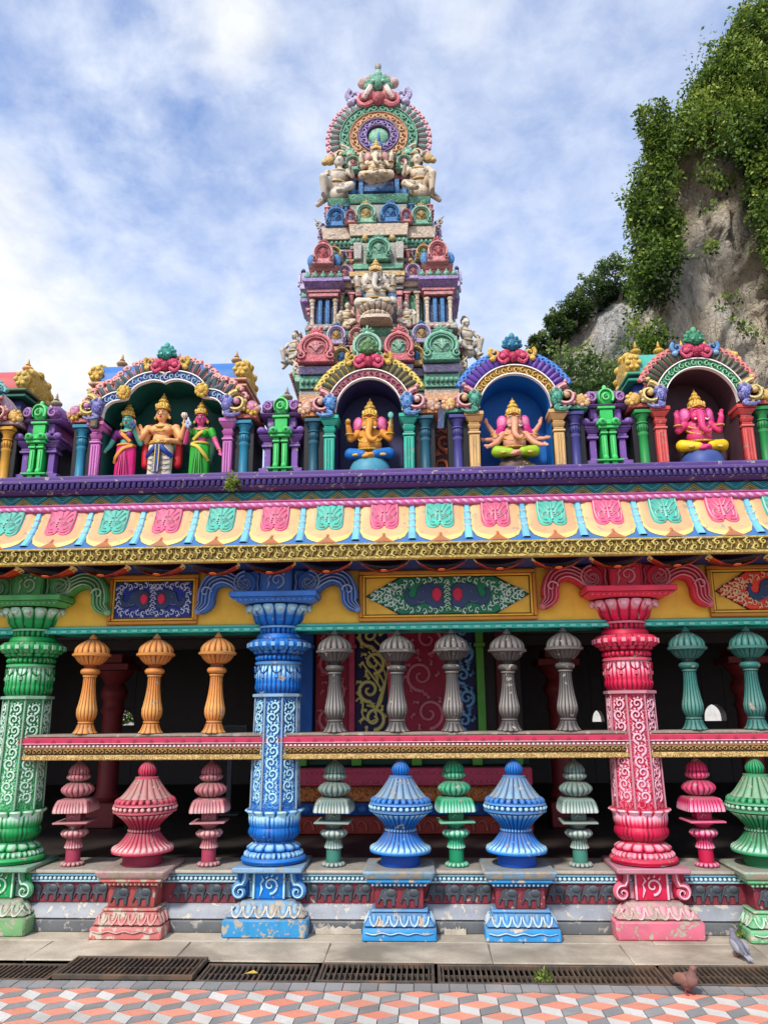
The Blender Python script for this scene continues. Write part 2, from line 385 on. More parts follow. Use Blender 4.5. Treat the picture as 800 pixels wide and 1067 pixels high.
for r in range(48):
    cy = y1 - .1 - r * (b_ + e_)
    for i in range(-30, 31):
        cx = i * 2 * a_ + a_ * (r % 2) - .07
        if abs(cx) > 5.4: continue
        for mi, pl in ((1, ((0, 0), (a_, b_), (0, 2 * b_), (-a_, b_))), (2, ((0, 0), (-a_, b_), (-a_, b_ - e_), (0, -e_))), (3, ((0, 0), (0, -e_), (a_, b_ - e_), (a_, b_)))):
            pts = [(cx + x, min(cy + y, y1)) for x, y in pl]
            if max(p[1] for p in pts) - min(p[1] for p in pts) < .02 or len(set(pts)) < 4: continue
            g.m = mi; tile(g, pts, 0.0)
for i in range(-60, 60):
    g.m = 3; x = i * .105; tile(g, ((x, 5.035), (x + .105, 5.035), (x + .105, 5.155), (x, 5.155)), 0.0)
tag(g.build('pavement', [m_mort, m_or, m_lt, m_dg], sharp=25, fix=False), kind='structure')
g = MB()
xs = [-9]
while xs[-1] < 9: xs.append(xs[-1] + random.choice((.9, 1.0, 1.1)))
for x, x2 in zip(xs, xs[1:]):
    hh = random.uniform(-.15, .2)
    g.box(x + .002, x2 - .002, 5.56, 5.98, -.2, random.uniform(-.002, .002), .006, hh); g.box(x + .25, x2 + .25 - .004, 5.984, 6.75, -.2, random.uniform(-.001, .003), .006, hh + .05)
tag(g.build('walkway', m_conc), kind='structure')
# drain gratings
m_iron = ground_mat('rusty_iron', (98, 84, 70), (66, 57, 48), (118, 90, 68), 12, .6)
gr_lab = ['rusty drain grating at the far left below the green pillar', 'wide drain grating raised a little below the pink pedestal', 'drain grating with a yellow leaf on it below the blue pillar',
          'drain grating below the gap between blue pillar and blue urns', 'long drain grating with grass sprouting through it', 'drain grating beside the pigeons at the right']
for i, (x0, x1, y0, y1g, zt) in enumerate(((-3.6, -2.36, 5.17, 5.47, .0), (-2.34, -1.46, 5.19, 5.56, .022), (-1.44, -.72, 5.17, 5.5, .0), (-.70, .02, 5.17, 5.52, .006), (.04, 1.42, 5.17, 5.52, .0), (1.44, 3.2, 5.17, 5.53, .004))):
    t = thing('drain_grate', gr_lab[i], 'drain grate', (x0, y0, zt), 0, 'iron gratings over the drain'); L = x1 - x0; W = y1g - y0
    f = MB(); f.box(0, L, 0, .022, -.03, .0, .003); f.box(0, L, W - .022, W, -.03, .0, .003); f.box(0, .02, .022, W - .022, -.03, -.001, .003); f.box(L - .02, L, .022, W - .022, -.03, -.001, .003)
    f.build('frame', m_iron, t); b = MB(); nb = int(L / .033)
    for j in range(1, nb): x = L * j / nb; b.box(x - .006, x + .006, .022, W - .022, -.028, -.003, .002, random.uniform(-.3, .3))
    b.box(.02, L - .02, W * .5 - .004, W * .5 + .004, -.03, -.012, .001)
    b.build('bars', m_iron, t)

# ------------------------------------------------------------------ cliff and greenery
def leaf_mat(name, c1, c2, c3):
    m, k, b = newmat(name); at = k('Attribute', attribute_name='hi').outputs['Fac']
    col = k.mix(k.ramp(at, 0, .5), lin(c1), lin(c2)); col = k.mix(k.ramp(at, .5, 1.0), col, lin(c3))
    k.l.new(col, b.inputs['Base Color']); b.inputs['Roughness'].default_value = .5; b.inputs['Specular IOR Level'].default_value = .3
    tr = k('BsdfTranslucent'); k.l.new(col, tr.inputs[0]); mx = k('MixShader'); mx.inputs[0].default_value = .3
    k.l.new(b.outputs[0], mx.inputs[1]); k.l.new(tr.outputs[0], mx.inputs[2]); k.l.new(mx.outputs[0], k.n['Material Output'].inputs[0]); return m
m_leaf = leaf_mat('creeper_leaf', (30, 50, 18), (98, 128, 44), (184, 196, 92))
m_leaf2 = leaf_mat('tree_leaf', (32, 50, 26), (70, 98, 44), (134, 152, 78))
m_bark = ground_mat('bark', (92, 80, 66), (66, 56, 46), (110, 100, 88), 6)
def leaves(name, P, Nn, size, shade, mat, parent=None, loc=(0, 0, 0), droop=.4):
    """one small pointed leaf per point: P (n,3), Nn (n,3) outward directions, shade (n,)"""
    n = len(P); d = rng.normal(size=(n, 3)) * .8 + Nn; d[:, 2] -= droop; d /= np.linalg.norm(d, axis=1)[:, None]
    q = rng.normal(size=(n, 3)); u = np.cross(d, q); u /= np.linalg.norm(u, axis=1)[:, None]
    L = (size * rng.uniform(.6, 1.4, n))[:, None]; W = L * .26; f = np.cross(u, d) * L * .12
    V = np.stack([P, P + d * L * .5 + u * W + f, P + d * L, P + d * L * .5 - u * W + f], 1).reshape(-1, 3)
    me = bpy.data.meshes.new(name); me.vertices.add(4 * n); me.vertices.foreach_set('co', V.ravel()); me.loops.add(4 * n); me.loops.foreach_set('vertex_index', np.arange(4 * n, dtype=np.int32))
    me.polygons.add(n); me.polygons.foreach_set('loop_start', np.arange(0, 4 * n, 4, dtype=np.int32)); me.update(calc_edges=True); me.validate()
    at = me.attributes.new('hi', 'FLOAT', 'POINT'); at.data.foreach_set('value', np.repeat(np.clip(shade, 0, 1), 4).astype(np.float32))
    me.materials.append(mat); o = bpy.data.objects.new(name, me); COL.objects.link(o); o.location = loc
    if parent is not None: o.parent = parent
    return o
def clumps(C, Rr, per, size, flat=1.0, tone=None):
    """leaf points on the shells of clump centres C with radii Rr"""
    n = len(C); d = rng.normal(size=(n, per, 3)); d /= np.linalg.norm(d, axis=2)[:, :, None]
    rr = Rr[:, None] * rng.uniform(.55, 1.05, (n, per)); P = C[:, None, :] + d * rr[:, :, None] * np.array([1, 1, flat])
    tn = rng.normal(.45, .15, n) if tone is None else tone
    sh = tn[:, None] + .26 * d[:, :, 2] - .1 * d[:, :, 1] + rng.normal(0, .12, (n, per))  # leaf tone rises toward clump tops and fronts, painting shade in below
    return P.reshape(-1, 3), d.reshape(-1, 3), sh.ravel()
def rock_mat(name, warm):
    m, k, b = newmat(name); co = k('TexCoord').outputs['Object']; at = k('Attribute', attribute_name='hi').outputs['Fac']
    n1 = k.noise(k_scale(k, co, (1, 1, .3)), .55, 9, .8, .66); n2 = k.noise(co, 1.4, 10, .4, .68); n3 = k.noise(k_scale(k, co, (1.6, 1.6, .12)), 1.1, 7, .3, .6); n4 = k.noise(co, .18, 4, .5)
    col = k.mix(k.ramp(n1, .34, .66), lin((248, 238, 222) if warm else (228, 226, 220)), lin((236, 218, 192) if warm else (186, 182, 176)))
    col = k.mix(k.math('MULTIPLY', k.ramp(n4, .45, .65), .6), col, lin((242, 216, 180)))
    col = k.mix(k.math('MULTIPLY', k.ramp(n3, .58, .72), .45), col, lin((104, 98, 92))); col = k.mix(k.math('MULTIPLY', k.ramp(n2, .62, .74), .6), col, lin((58, 54, 50)))
    dn = k('TexNoise'); dn.inputs['Scale'].default_value = 1.5; dn.inputs['Detail'].default_value = 5; k.l.new(co, dn.inputs['Vector']); ov = k('VectorMath', operation='ADD'); k.l.new(co, ov.inputs[0]); k.l.new(k_scale(k, dn.outputs['Color'], (1.6, 1.6, 2.5)), ov.inputs[1]); off_ = ov.outputs[0]; vo = k('TexVoronoi', feature='DISTANCE_TO_EDGE'); k.set(vo.inputs['Vector'], k_scale(k, off_, (1, 1, .24))); vo.inputs['Scale'].default_value = 1.25
    cr = k.ramp(vo.outputs['Distance'], .035, .0); n5 = k.noise(co, 5, 8, .6, .7); n6 = k.noise(k_scale(k, co, (1, 1, .22)), 3.2, 6, .6, .6)
    col = k.mix(k.math('MULTIPLY', k.math('MULTIPLY', cr, k.ramp(n1, .38, .55)), .6), col, lin((60, 54, 48))); col = k.mix(k.math('MULTIPLY', k.ramp(n6, .59, .67), .42), col, lin((112, 102, 90))); col = k.mix(k.math('MULTIPLY', k.ramp(n5, .61, .7), .35), col, lin((84, 76, 66))); col = k.mix(k.math('MULTIPLY', k.ramp(n6, .44, .34), .5), col, lin((246, 236, 220)))
    col = k.mix(k.math('MAXIMUM', at, 0.0, True), col, lin((34, 50, 24)))
    k.l.new(col, b.inputs['Base Color']); b.inputs['Roughness'].default_value = .9
    k.l.new(k.bump(k.math('ADD', k.math('ADD', n2, k.math('ADD', n1, k.math('MULTIPLY', k.math('ADD', n5, n6), .45))), k.math('MULTIPLY', cr, -.25)), 1.0, .7), b.inputs['Normal']); return m
ED = [(-2, 7.5), (14, 8.05), (17, 8.6), (19, 8.95), (21.3, 9.1), (22.2, 9.4), (24.4, 9.5), (26.1, 10.2), (28.1, 11.4), (29.2, 12.1), (31.7, 13.7), (33.8, 15.5), (36, 18), (40, 23), (44, 30)]
def edx(z): return float(np.interp(z, [e[0] for e in ED], [e[1] for e in ED]))
def veg(x, z):
    r = float(np.interp(x, [7, 9.3, 9.7, 10.3, 11.0, 11.3, 12.2, 13.4, 14.2, 14.9, 15.6, 17, 22], [-5, -5, 21.0, 19.4, 19.6, 26.0, 26.8, 26.8, 25.8, 21.6, 20.0, 18.5, 17.5]))
    if z < 21.0: r = min(r, 30) if x > edx(z) + 1.0 + .35 * sin(z * 1.7) else -5
    return z - r
nu, nv = 230, 330; vs, hs, fs = [], [], []; vegpts = []
for j in range(nv):
    z = -2 + 44 * j / (nv - 1); e = edx(z)
    for i in range(nu):
        u = i / (nu - 1); uu = u ** 1.5; y0_ = 30 + 4 * max(0, 1 - u / .12) ** 2; x = e * y0_ / 30 + .35 + 30 * uu; y = 30 + 4 * max(0, 1 - u / .12) ** 2 + .10 * max(0, z - 24) * (.4 + u)
        q = Vector((x * .16, y * .16, z * .1)); nz = mn.fractal(q, .9, 2.1, 6); n2 = mn.fractal(Vector((x * .5, 5, z * .12)), 1, 2, 4)
        vg = veg(x, z) + 1.2 * mn.noise(Vector((x * .9, 3, z * .6))); k_ = min(1, max(0, vg / .8 + .3))
        rg = mn.ridged_multi_fractal(Vector((x * .42, 11, z * .2)), .9, 2.2, 6, 1.0, 2.0); cl_ = mn.cell(Vector((x * .55 + nz * 1.2, 3, z * .22 + n2 * .8))); vd = mn.voronoi(Vector((x * .5 + nz * .4, 1, z * .2)))[0]; y += -1.5 * nz - .9 * n2 * (1 - k_) + .5 * (cl_ - .5) * (1 - k_) + .5 * max(0, .3 - (vd[1] - vd[0])) * (1 - k_) + .8 * (rg - .9) * (1 - .6 * k_) + 1.3 * (1 - k_) - .8 * k_ * abs(mn.noise(Vector((x * .45, 9, z * .35)))); x += .5 * mn.noise(Vector((x * .5, 7, z * .5))) * (1 if u > .02 else .5)
        vs.append((x, y, z)); hs.append(k_)
        if k_ > .35: vegpts.append((x, y, z, k_))
for j in range(nv - 1):
    for i in range(nu - 1): a = j * nu + i; fs.append((a, a + 1, a + nu + 1, a + nu))
g = MB(); g.add(vs, fs, hs); tag(g.build('cliff', rock_mat('limestone_cliff', True), sharp=0, fix=False), kind='structure')
vp = np.array(vegpts); vp = vp[(vp[:, 0] < 22) & (vp[:, 2] > 8)]
sel = vp[rng.choice(len(vp), 3600)]; C = sel[:, :3] + rng.normal(size=(3600, 3)) * .22; C[:, 1] -= .25
tone = np.array([   .42 + .3 * mn.noise(Vector((p[0] * .35, 2, p[2] * .3))) + .26 * mn.noise(Vector((p[0] * 1.3, 8, p[2] * 1.1))) for p in C]) + rng.normal(0, .07, len(C))  # broad tone patches paint shaded hollows into the creepers
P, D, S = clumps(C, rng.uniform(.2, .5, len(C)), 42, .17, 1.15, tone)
# sprays that stand off the silhouette
ez = rng.uniform(12, 40, 420); ex = np.array([edx(z) for z in ez]); yy2 = 31 + rng.uniform(-1.2, 2.2, 420); C2 = np.stack([ex * yy2 / 30 + .45 + rng.normal(0, .2, 420), yy2, ez + rng.normal(0, .2, 420)], 1)
P2, D2, S2 = clumps(C2, rng.uniform(.25, .75, 420), 16, .2, 1.2)
st = []                                                          # hanging strands and tufts rooted in crevices
for i in range(46):
    x0 = float(rng.choice([rng.uniform(9.9, 10.9), rng.uniform(13.6, 17), rng.uniform(10.9, 13.6)], p=[.4, .45, .15])); z0 = 26.2 + rng.uniform(-.6, 1.0) if x0 < 14.2 else 21.8 + rng.uniform(-1, 1); L_ = rng.uniform(.5, 2.6) if 10.9 < x0 < 13.6 else rng.uniform(.8, 4.5)
    for q in np.arange(0, L_, .16): st.append((x0 + .18 * sin(q * 2 + i) + .05 * q, 28.6 + .25 * q * .3, z0 - q))
for i in range(20):
    x0, z0 = rng.uniform(10, 17), rng.uniform(13, 24); [st.append((x0 + rng.normal(0, .22), 28.7, z0 + rng.normal(0, .2))) for q in range(int(rng.integers(3, 12)))]
C3 = np.array(st); P3, D3, S3 = clumps(C3, rng.uniform(.1, .24, len(C3)), 9, .14, 1.2, rng.normal(.42, .14, len(C3)))
P, D, S = np.concatenate([P, P3]), np.concatenate([D, D3]), np.concatenate([S, S3])
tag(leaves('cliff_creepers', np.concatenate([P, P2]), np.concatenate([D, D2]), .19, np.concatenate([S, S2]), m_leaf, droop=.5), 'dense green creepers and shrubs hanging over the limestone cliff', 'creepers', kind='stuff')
# farther bluff
RG = [(5.5, 22), (8.6, 26.5), (9.2, 28.2), (10.6, 30.0), (12.4, 31.8), (14, 33), (17, 34.6), (24, 38), (34, 42)]
vs, hs, fs, far_pts = [], [], [], []; nu, nv = 90, 80
for j in range(nv):
    v_ = j / (nv - 1)
    for i in range(nu):
        x = 5.5 + 26 * i / (nu - 1); top = float(np.interp(x, [r[0] for r in RG], [r[1] for r in RG])); z = top * (v_ if v_ < .97 else .97 + (v_ - .97))
        nz = mn.fractal(Vector((x * .3, 1, z * .14)), 1, 2.1, 5); y = 55 - 1.8 * nz + 3 * max(0, v_ - .88) * 8 + 3 * max(0, 9.5 - x)
        k_ = 1.0 if (z > top - 1.0 + .6 * nz or x < 8.9 + .4 * nz or z < 24.6 + nz * 1.5 + (x - 9) * .2) else 0.0
        vs.append((x, y, z)); hs.append(k_)
        if k_ and z > 18 and x < 19: far_pts.append((x, y, z))
for j in range(nv - 1):
    for i in range(nu - 1): a = j * nu + i; fs.append((a, a + 1, a + nu + 1, a + nu))
g = MB(); g.add(vs, fs, hs); tag(g.build('distant_bluff', rock_mat('grey_limestone', False), sharp=0, fix=False), kind='structure')
fp = np.array(far_pts); C = fp[rng.choice(len(fp), 1000)] + rng.normal(size=(1000, 3)) * .3; C[:, 1] -= .4
P, D, S = clumps(C, rng.uniform(.35, .8, 1000), 26, .3); tag(leaves('distant_creepers', P, D, .34, S + .03, m_leaf2), 'dull green scrub covering the farther bluff behind the shrines', 'scrub', kind='stuff')
def tree(name, label, x, y, z0, zc, r, hgt, ncl, per, size, group=None, mat=m_leaf2):
    t = thing(name, label, 'tree', (x, y, z0), 0, group); tr = MB()
    pts = curve([(0, 0, 0), (.12 * r, 0, (zc - z0) * .4), (-.08 * r, .1, (zc - z0) * .75), (0, 0, zc - z0 + hgt * .3)], 5); tr.tube(pts, [max(.03, .11 * r * (1.15 - i / len(pts))) for i in range(len(pts))], 9)
    for i in range(7):
        a = i * 2.4; h0 = (zc - z0) * (.72 + .05 * i); tr.tube(curve([(0, 0, h0), (cos(a) * r * .4, sin(a) * r * .4, h0 + hgt * .2), (cos(a) * r * .8, sin(a) * r * .8, h0 + hgt * .3)], 4), [.05 * r * (1 - .1 * q) for q in range(9)], 6)
    tr.build('trunk', m_bark, t)
    d = rng.normal(size=(ncl, 3)); d /= np.linalg.norm(d, axis=1)[:, None]; rad = rng.uniform(.35, 1, ncl) ** .6
    C = d * rad[:, None] * np.array([r, r, hgt]) + np.array([0, 0, zc - z0]); C[:, 0] += .2 * r * np.sin(C[:, 2] * 1.3)
    P, D, S = clumps(C, rng.uniform(.16, .3, ncl) * r, per, size, .8, .42 + .24 * d[:, 2] + rng.normal(0, .1, ncl)); leaves('crown', P, D, size, S, mat, t); return t  # clump tones paint the crown lit on top and shaded beneath
tree('broadleaf_tree', 'dark leafy tree rising behind the purple shrine right of the blue niche', 5.05, 22, 0, 10.9, 1.15, 1.75, 95, 60, .13)
tree('broadleaf_tree', 'low dark tree at the foot of the cliff beside the gold roof urns', 6.6, 24, 0, 10.6, 1.3, 1.9, 80, 55, .15)
for i, (x, z, r, h, lab) in enumerate(((8.2, 26.6, 1.2, 1.5, 'bushy tree at the far left foot of the bluff ridge'), (9.4, 28.9, 1.15, 1.3, 'round tree on the bluff ridge above the pale rock face'), (10.9, 30.9, .95, 1.3, 'slim tree on the bluff ridge with a tuft on top'),
        (12.3, 32.3, 1.25, 1.3, 'spreading tree halfway along the bluff ridge'), (13.9, 33.7, 1.4, 1.5, 'bushy tree high on the bluff ridge'), (15.8, 34.9, 1.7, 1.8, 'largest tree on the bluff ridge beside the big cliff'))):
    tree('ridge_tree', lab, x, 55.3, z - h * 1.5, z - .3, r, h, 60, 60, .2, 'trees along the bluff ridge')
# ------------------------------------------------------------------ plinth wall with elephant frieze
m_cap = paint((176, 168, 156), (200, 195, 185), (90, 85, 78), name='grey_coping', dust=.5, chip=.12)
m_grey = paint((150, 155, 163), (190, 194, 200), (70, 72, 76), name='grey_plaster', chip=.22, wear=(205, 196, 182), dust=.25)
m_grey2 = paint((104, 107, 110), (140, 142, 145), (60, 60, 60), name='dark_grey_base', chip=.16, wear=(170, 165, 158))
m_teal_d = paint((96, 160, 184), (206, 232, 240), (40, 76, 92), name='grey_blue_dentil')
m_maroon = paint((140, 52, 64), (176, 96, 104), (60, 22, 28), name='maroon_frieze', dust=.4, chip=.03)
m_eleph = paint((72, 79, 86), (126, 133, 140), (22, 24, 28), name='elephant_grey', dust=.3)
def elephant_poly(s=1.0, fl=1):
    P = [(.00, .02), (.03, .02), (.035, .075), (.06, .08), (.085, .075), (.085, .02), (.118, .02), (.122, .09), (.135, .125), (.13, .155), (.105, .178), (.07, .185), (.045, .178), (.03, .185), (.005, .182), (-.018, .165), (-.028, .14), (-.04, .10), (-.055, .065), (-.06, .045), (-.045, .04), (-.03, .075), (-.016, .1), (-.008, .085)]
    P = [((x - .035) * fl * s, z * s) for x, z in P]
    return P if fl > 0 else P[::-1]
def elephant(parent, x, y, z, s, fl=1, ref=[None]):
    if ref[0] is None:
        g = MB(); g.prism(elephant_poly(1.0), -.018, 0, .007, .12); g.ell((-.012, -.014, .135), (.016, .008, .028), 8, 6, .35); g.ell((.045, -.014, .14), (.055, .012, .04), 10, 6, hf=lambda u: .5 * u)
        g.tube([(-.03, -.014, .085), (-.048, -.018, .09), (-.06, -.018, .1)], [.005, .004, .002], 6, .9)
        ref[0] = g.build('elephant_relief', m_eleph, parent, (x, y, z)); ref[0].scale = (s * fl, s, s); return ref[0]
    return put(ref[0], parent, (x, y, z), 0, (s * fl, s, s))
t = thing('plinth_wall', 'low grey plinth wall with a frieze of dark elephants under the balusters', 'plinth', (0, 6.2, 0))
X0, X1 = -4.6, 4.2
g = MB(); g.box(X0, X1, -.02, .5, 0, .085, .008); g.build('base_course', m_grey2, t)
g = MB(); g.fru((X0 + X1) / 2, .24, .087, 4.4, .25, .19, 4.4, .21, .01); g.build('sloping_course', m_grey, t)
g = MB(); g.box(X0, X1, .04, .5, .192, .335, .004); g.build('frieze_band', m_maroon, t)
g = MB(); g.box(X0, X1, .015, .5, .337, .352, .004, .6); g.box(X0, X1, .03, .5, .352, .378, .003, -.1); g.box(X0, X1, .012, .5, .38, .394, .004, .2)
x = X0 + .02
while x < X1 - .02: g.ell((x, .022, .365), (.0145, .017, .0135), 8, 6, .85); x += .034
g.build('dentil_moulding', m_teal_d, t)
g = MB(); g.box(X0, X1, .004, .52, .396, .425, .010); g.build('coping', m_cap, t)
for a, b in ((-3.0, -2.52), (-1.86, -1.52), (-.88, -.52), (.06, .37), (.94, 1.28), (1.96, 2.16)):
    a -= .08; b += .08; n = max(2, int((b - a) / .112)); 
    for i in range(n): elephant(t, a + (b - a) * (i + .5) / n, .04, .196, .7, 1)
# missing plaster along the foot of the wall
m_rub = ground_mat('crumbled_plaster', (206, 196, 180), (182, 170, 152), (150, 140, 126), 14)
for nm, x0, x1 in (('between the blue pillar and the first blue urn', -.84, -.5), ('between the two blue urns', .1, .26)):
    g = MB(); random.seed(int(x1 * 100)); n = 16
    top = [(lerp(x0, x1, i / n), .012 + .055 * abs(mn.noise(Vector((i * .6, x0, 1)))) + .02) for i in range(n + 1)]
    g.prism([(x0, 0), (x1, 0)] + top[::-1], 6.165, 6.182, .004); tag(g.build('plaster_scab', m_rub), 'ragged pale plaster patch ' + nm, 'plaster patch')

# ------------------------------------------------------------------ pillars
def carve_panel(g, w, z0, z1, y, seed=0, ht=.014, sw=.011):
    """leafy scroll running up an upright panel of half width w"""
    rr = random.Random(seed); n = max(1, round((z1 - z0) / (w * 1.5))); H = (z1 - z0) / n
    for i in range(n):
        c = z0 + H * (i + .5); s = 1 if i % 2 == 0 else -1
        g.stroke(spiral(s * w * .12, c, w * .72, 1.35, -PI / 2 if s > 0 else -PI / 2, s, 20, .1), [sw * (1 - .5 * q / 20) for q in range(21)], y, ht)
        for q in range(3):
            a = PI * .25 + q * .7; x0 = s * w * .12 + cos(a) * w * .7 * s; z_ = c + sin(a) * w * .7
            g.stroke([(x0, z_), (x0 + s * w * .12, z_ + H * .06), (x0 + s * w * .16, z_ + H * .15)], [sw * .9, sw * .8, sw * .1], y, ht * .9)
        g.stroke([(-s * w * .8, c - H * .45), (-s * w * .62, c - H * .15), (-s * w * .75, c + H * .12)], [sw * .3, sw * 1.1, sw * .1], y, ht)
        g.stroke([(-s * w * .8, c + H * .02), (-s * w * .5, c + H * .22), (-s * w * .72, c + H * .42)], [sw * .3, sw, sw * .1], y, ht)
def pillar(label, X, base, hi, dk, plinth_hi, white, capc):
    t = thing('pillar', label, 'pillar', (X, 6.35, 0), 0, 'carved temple pillars')
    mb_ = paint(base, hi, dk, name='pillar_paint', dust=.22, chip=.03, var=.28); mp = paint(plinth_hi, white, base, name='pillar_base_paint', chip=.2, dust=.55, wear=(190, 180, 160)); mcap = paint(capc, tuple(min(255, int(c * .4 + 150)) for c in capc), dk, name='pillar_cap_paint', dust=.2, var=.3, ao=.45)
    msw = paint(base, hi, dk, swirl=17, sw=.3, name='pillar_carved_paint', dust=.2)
    medge = paint(tuple(int(c * .35 + 120) for c in base), white, dk, name='pillar_edge_paint', dust=.3, chip=.12)
    g = MB(); g.box(-.31, .31, -.31, .31, 0, .125, .012); g.build('plinth', mp, t)
    g = MB(); g.fru(0, 0, .127, .29, .29, .225, .205, .205, .012)
    for f in range(4):
        g.M = Matrix.Rotation(f * PI / 2, 4, 'Z') @ shear(.127, .867)
        for i in range(6):
            x = -.225 + .09 * i; g.stroke(arc(x * .95, .2, .038, PI, 2 * PI, 9, .062), [.009] * 10, -.289, .018, .9); g.ell((x * .95, -.289, .185), (.022, .012, .03), 8, 6, .35)
    g.M = None; g.build('lotus_plinth', paint(tuple(int(c * .6 + 80) for c in plinth_hi) if white[0] < 240 else white, white, base, name='lotus_paint', chip=.35, dust=.6, wear=(196, 180, 158)), t)
    g = MB(); g.box(-.122, .122, -.155, .155, .227, .418, .006)
    for f in range(4):
        g.M = Matrix.Rotation(f * PI / 2, 4, 'Z')
        g.prism([(-.121, .235), (-.106, .235), (-.106, .41), (-.121, .41)], -.17, -.15 if f % 2 == 0 else -.11, .003, .9); g.prism([(.106, .235), (.121, .235), (.121, .41), (.106, .41)], -.17, -.15 if f % 2 == 0 else -.11, .003, .9)
        carve_panel(g, .085, .24, .41, -.155 if f % 2 == 0 else -.122, f, .014, .012)
    g.M = None; g.build('carved_block', mb_, t)
    for s in (-1, 1):
        g = MB(); pth = [(s * .175, .415), (s * .182, .37), (s * .2, .32)] + spiral(s * .225, .278, .048, 1.5, PI * .5 if s > 0 else PI * .5, -s, 22, .1)
        pth = [(s * .172, .418), (s * .178, .37), (s * .195, .335)] + spiral(s * .215, .283, .052, 1.4, PI / 2, -s, 24, .1)
        g.tube([(p[0], -.16, p[1]) for p in pth], [.026] * 3 + [.026 - .016 * i / 24 for i in range(25)], 8, .35, 1.0)
        g.tube([(p[0], -.192, p[1]) for p in pth], [.007] * 3 + [.007 - .004 * i / 24 for i in range(25)], 5, .9)
        g.box(s * .2 - .045, s * .2 + .045, -.15, .15, .24, .41, .01, -.3); g.build('scroll_foot', mb_, t)
    g = MB(); g.box(-.262, .262, -.262, .262, .424, .462, .008, .2); g.build('abacus', medge, t)
    g = MB(); g.lathe([(.215, .463), (.24, .47, -.2)] + rnd(.24, .475, .235, .51, .012, 4) + [(.222, .512, -.5)] + rnd(.225, .515, .208, .55, .012, 5, .8, .6, .12, 34) + [(.19, .553, -.6)] + rnd(.205, .558, .17, .6, .018, 5, .0, 1.0, .1, 14) + [(.155, .612, -.5), (.152, .62, -.4)], 112)
    g.lathe(rnd(.155, .62, .188, .72, .028, 6, -.35, -.05, .014, 40) + rnd(.189, .723, .2, .8, .006, 6, .0, 1.1, .016, 40) + [(.206, .815, .95, .06, 14), (.232, .835, 1, .1, 14), (.226, .846, .6, .1, 14), (.185, .848, -.3)], 112)
    g.build('lotus_base', mb_, t)
    g = MB(); g.lathe([(.180, .845, 0, 0, 0, -1), (.166, 1.69, 0, 0, 0, -1)], 64)
    for f in range(8):
        g.M = Matrix.Rotation(f * PI / 4, 4, 'Z')
        carve_panel(g, .058, .9, 1.66, -.164, f * 3 + int(X * 10), .015, .0125)
    g.M = None; g.build('shaft', msw, t)
    g = MB()
    for f in range(8):
        a = f * PI / 4 + PI / 8; r0, r1 = .193, .179
        g.tube([(r0 * cos(a), r0 * sin(a), .85), (r1 * cos(a), r1 * sin(a), 1.69)], .0085, 6, .3)
    g.build('shaft_ribs', medge, t)
    g = MB(); g.lathe([(.178, 1.69, 0, 0, 0, -1), (.196, 1.695, .2, 0, 0, -1), (.196, 1.715, .2, 0, 0, -1), (.17, 1.72, 0, 0, 0, -1)], 64); g.build('collar', medge, t)
    g = MB(); g.lathe([(.165, 1.718, -.3)] + rnd(.168, 1.725, .182, 1.80, .012, 5, -.25, .0, .03, 30) + rnd(.182, 1.805, .172, 1.93, .006, 6, .05, 1.25, .03, 30) + [(.168, 1.945, .9), (.188, 1.95, .3), (.188, 1.968, .2), (.165, 1.975, -.5)] + rnd(.18, 1.98, .18, 2.02, .012, 4, .1, .1, .07, 30) + [(.165, 2.025, -.6)] + rnd(.19, 2.03, .205, 2.055, .01, 3, .1, .4, .12, 18) + rnd(.225, 2.06, .225, 2.145, .033, 8, .35, -.1, .035, 36) + [(.19, 2.15, -.5), (.185, 2.17, .1), (.175, 2.19, -.3)] + rnd(.16, 2.195, .165, 2.235, .006, 4, -.1, -.1, .09, 24) + [(.172, 2.24, .5), (.172, 2.255, .5), (.165, 2.26, -.4)], 120)
    for i in range(10):
        a = i * PI / 5 + .1; g.M = Matrix.Rotation(a, 4, 'Z')
        g.stroke(arc(0, 1.935, .042, PI, 2 * PI, 8, .055), .006, -.178, .012, -.5, -.5); g.prism([(-.014, 1.84), (.014, 1.84), (.014, 1.87), (-.014, 1.87)], -.192, -.17, .004, .3)
    for i in range(22):
        g.M = Matrix.Rotation(i * 2 * PI / 22, 4, 'Z'); g.prism([(-.018, 2.085), (.018, 2.085), (.018, 2.12), (-.018, 2.12)], -.262, -.24, .005, .55)
    g.M = None; g.build('vase', mb_, t)
    g = MB(); g.lathe(rnd(.168, 2.26, .215, 2.33, .014, 5, -.1, .1, .06, 16) + rnd(.216, 2.33, .25, 2.385, -.004, 4, .1, 1.2, .06, 16) + [(.285, 2.405, 1.2, .11, 16), (.28, 2.418, .9, .11, 16), (.22, 2.43, -.4)], 128)
    for i in range(16):
        g.M = Matrix.Rotation((i + .5) * PI / 8, 4, 'Z'); g.ell((0, -.262, 2.392), (.03, .022, .026), 8, 6, 1.0)
    g.M = None; g.build('lotus_capital', mb_, t)
    g = MB(); g.fru(0, 0, 2.43, .29, .29, 2.465, .335, .335, .006); g.box(-.35, .35, -.34, .34, 2.467, 2.512, .006, -.1)
    for i in range(15): g.ell((-.3 + i * .6 / 14, -.315, 2.447), (.014, .012, .01), 6, 4, .3)
    g.build('cap_slab', mcap, t)
    g = MB(); g.box(-.13, .13, -.2, .2, 2.514, 2.715, .006); g.stroke([(-.118, 2.526), (.118, 2.526), (.118, 2.7), (-.118, 2.7), (-.118, 2.526)], .007, -.2, .014, .5)
    carve_panel(g, .09, 2.53, 2.7, -.2, 5, .016, .012); g.build('capital_block', mcap, t)
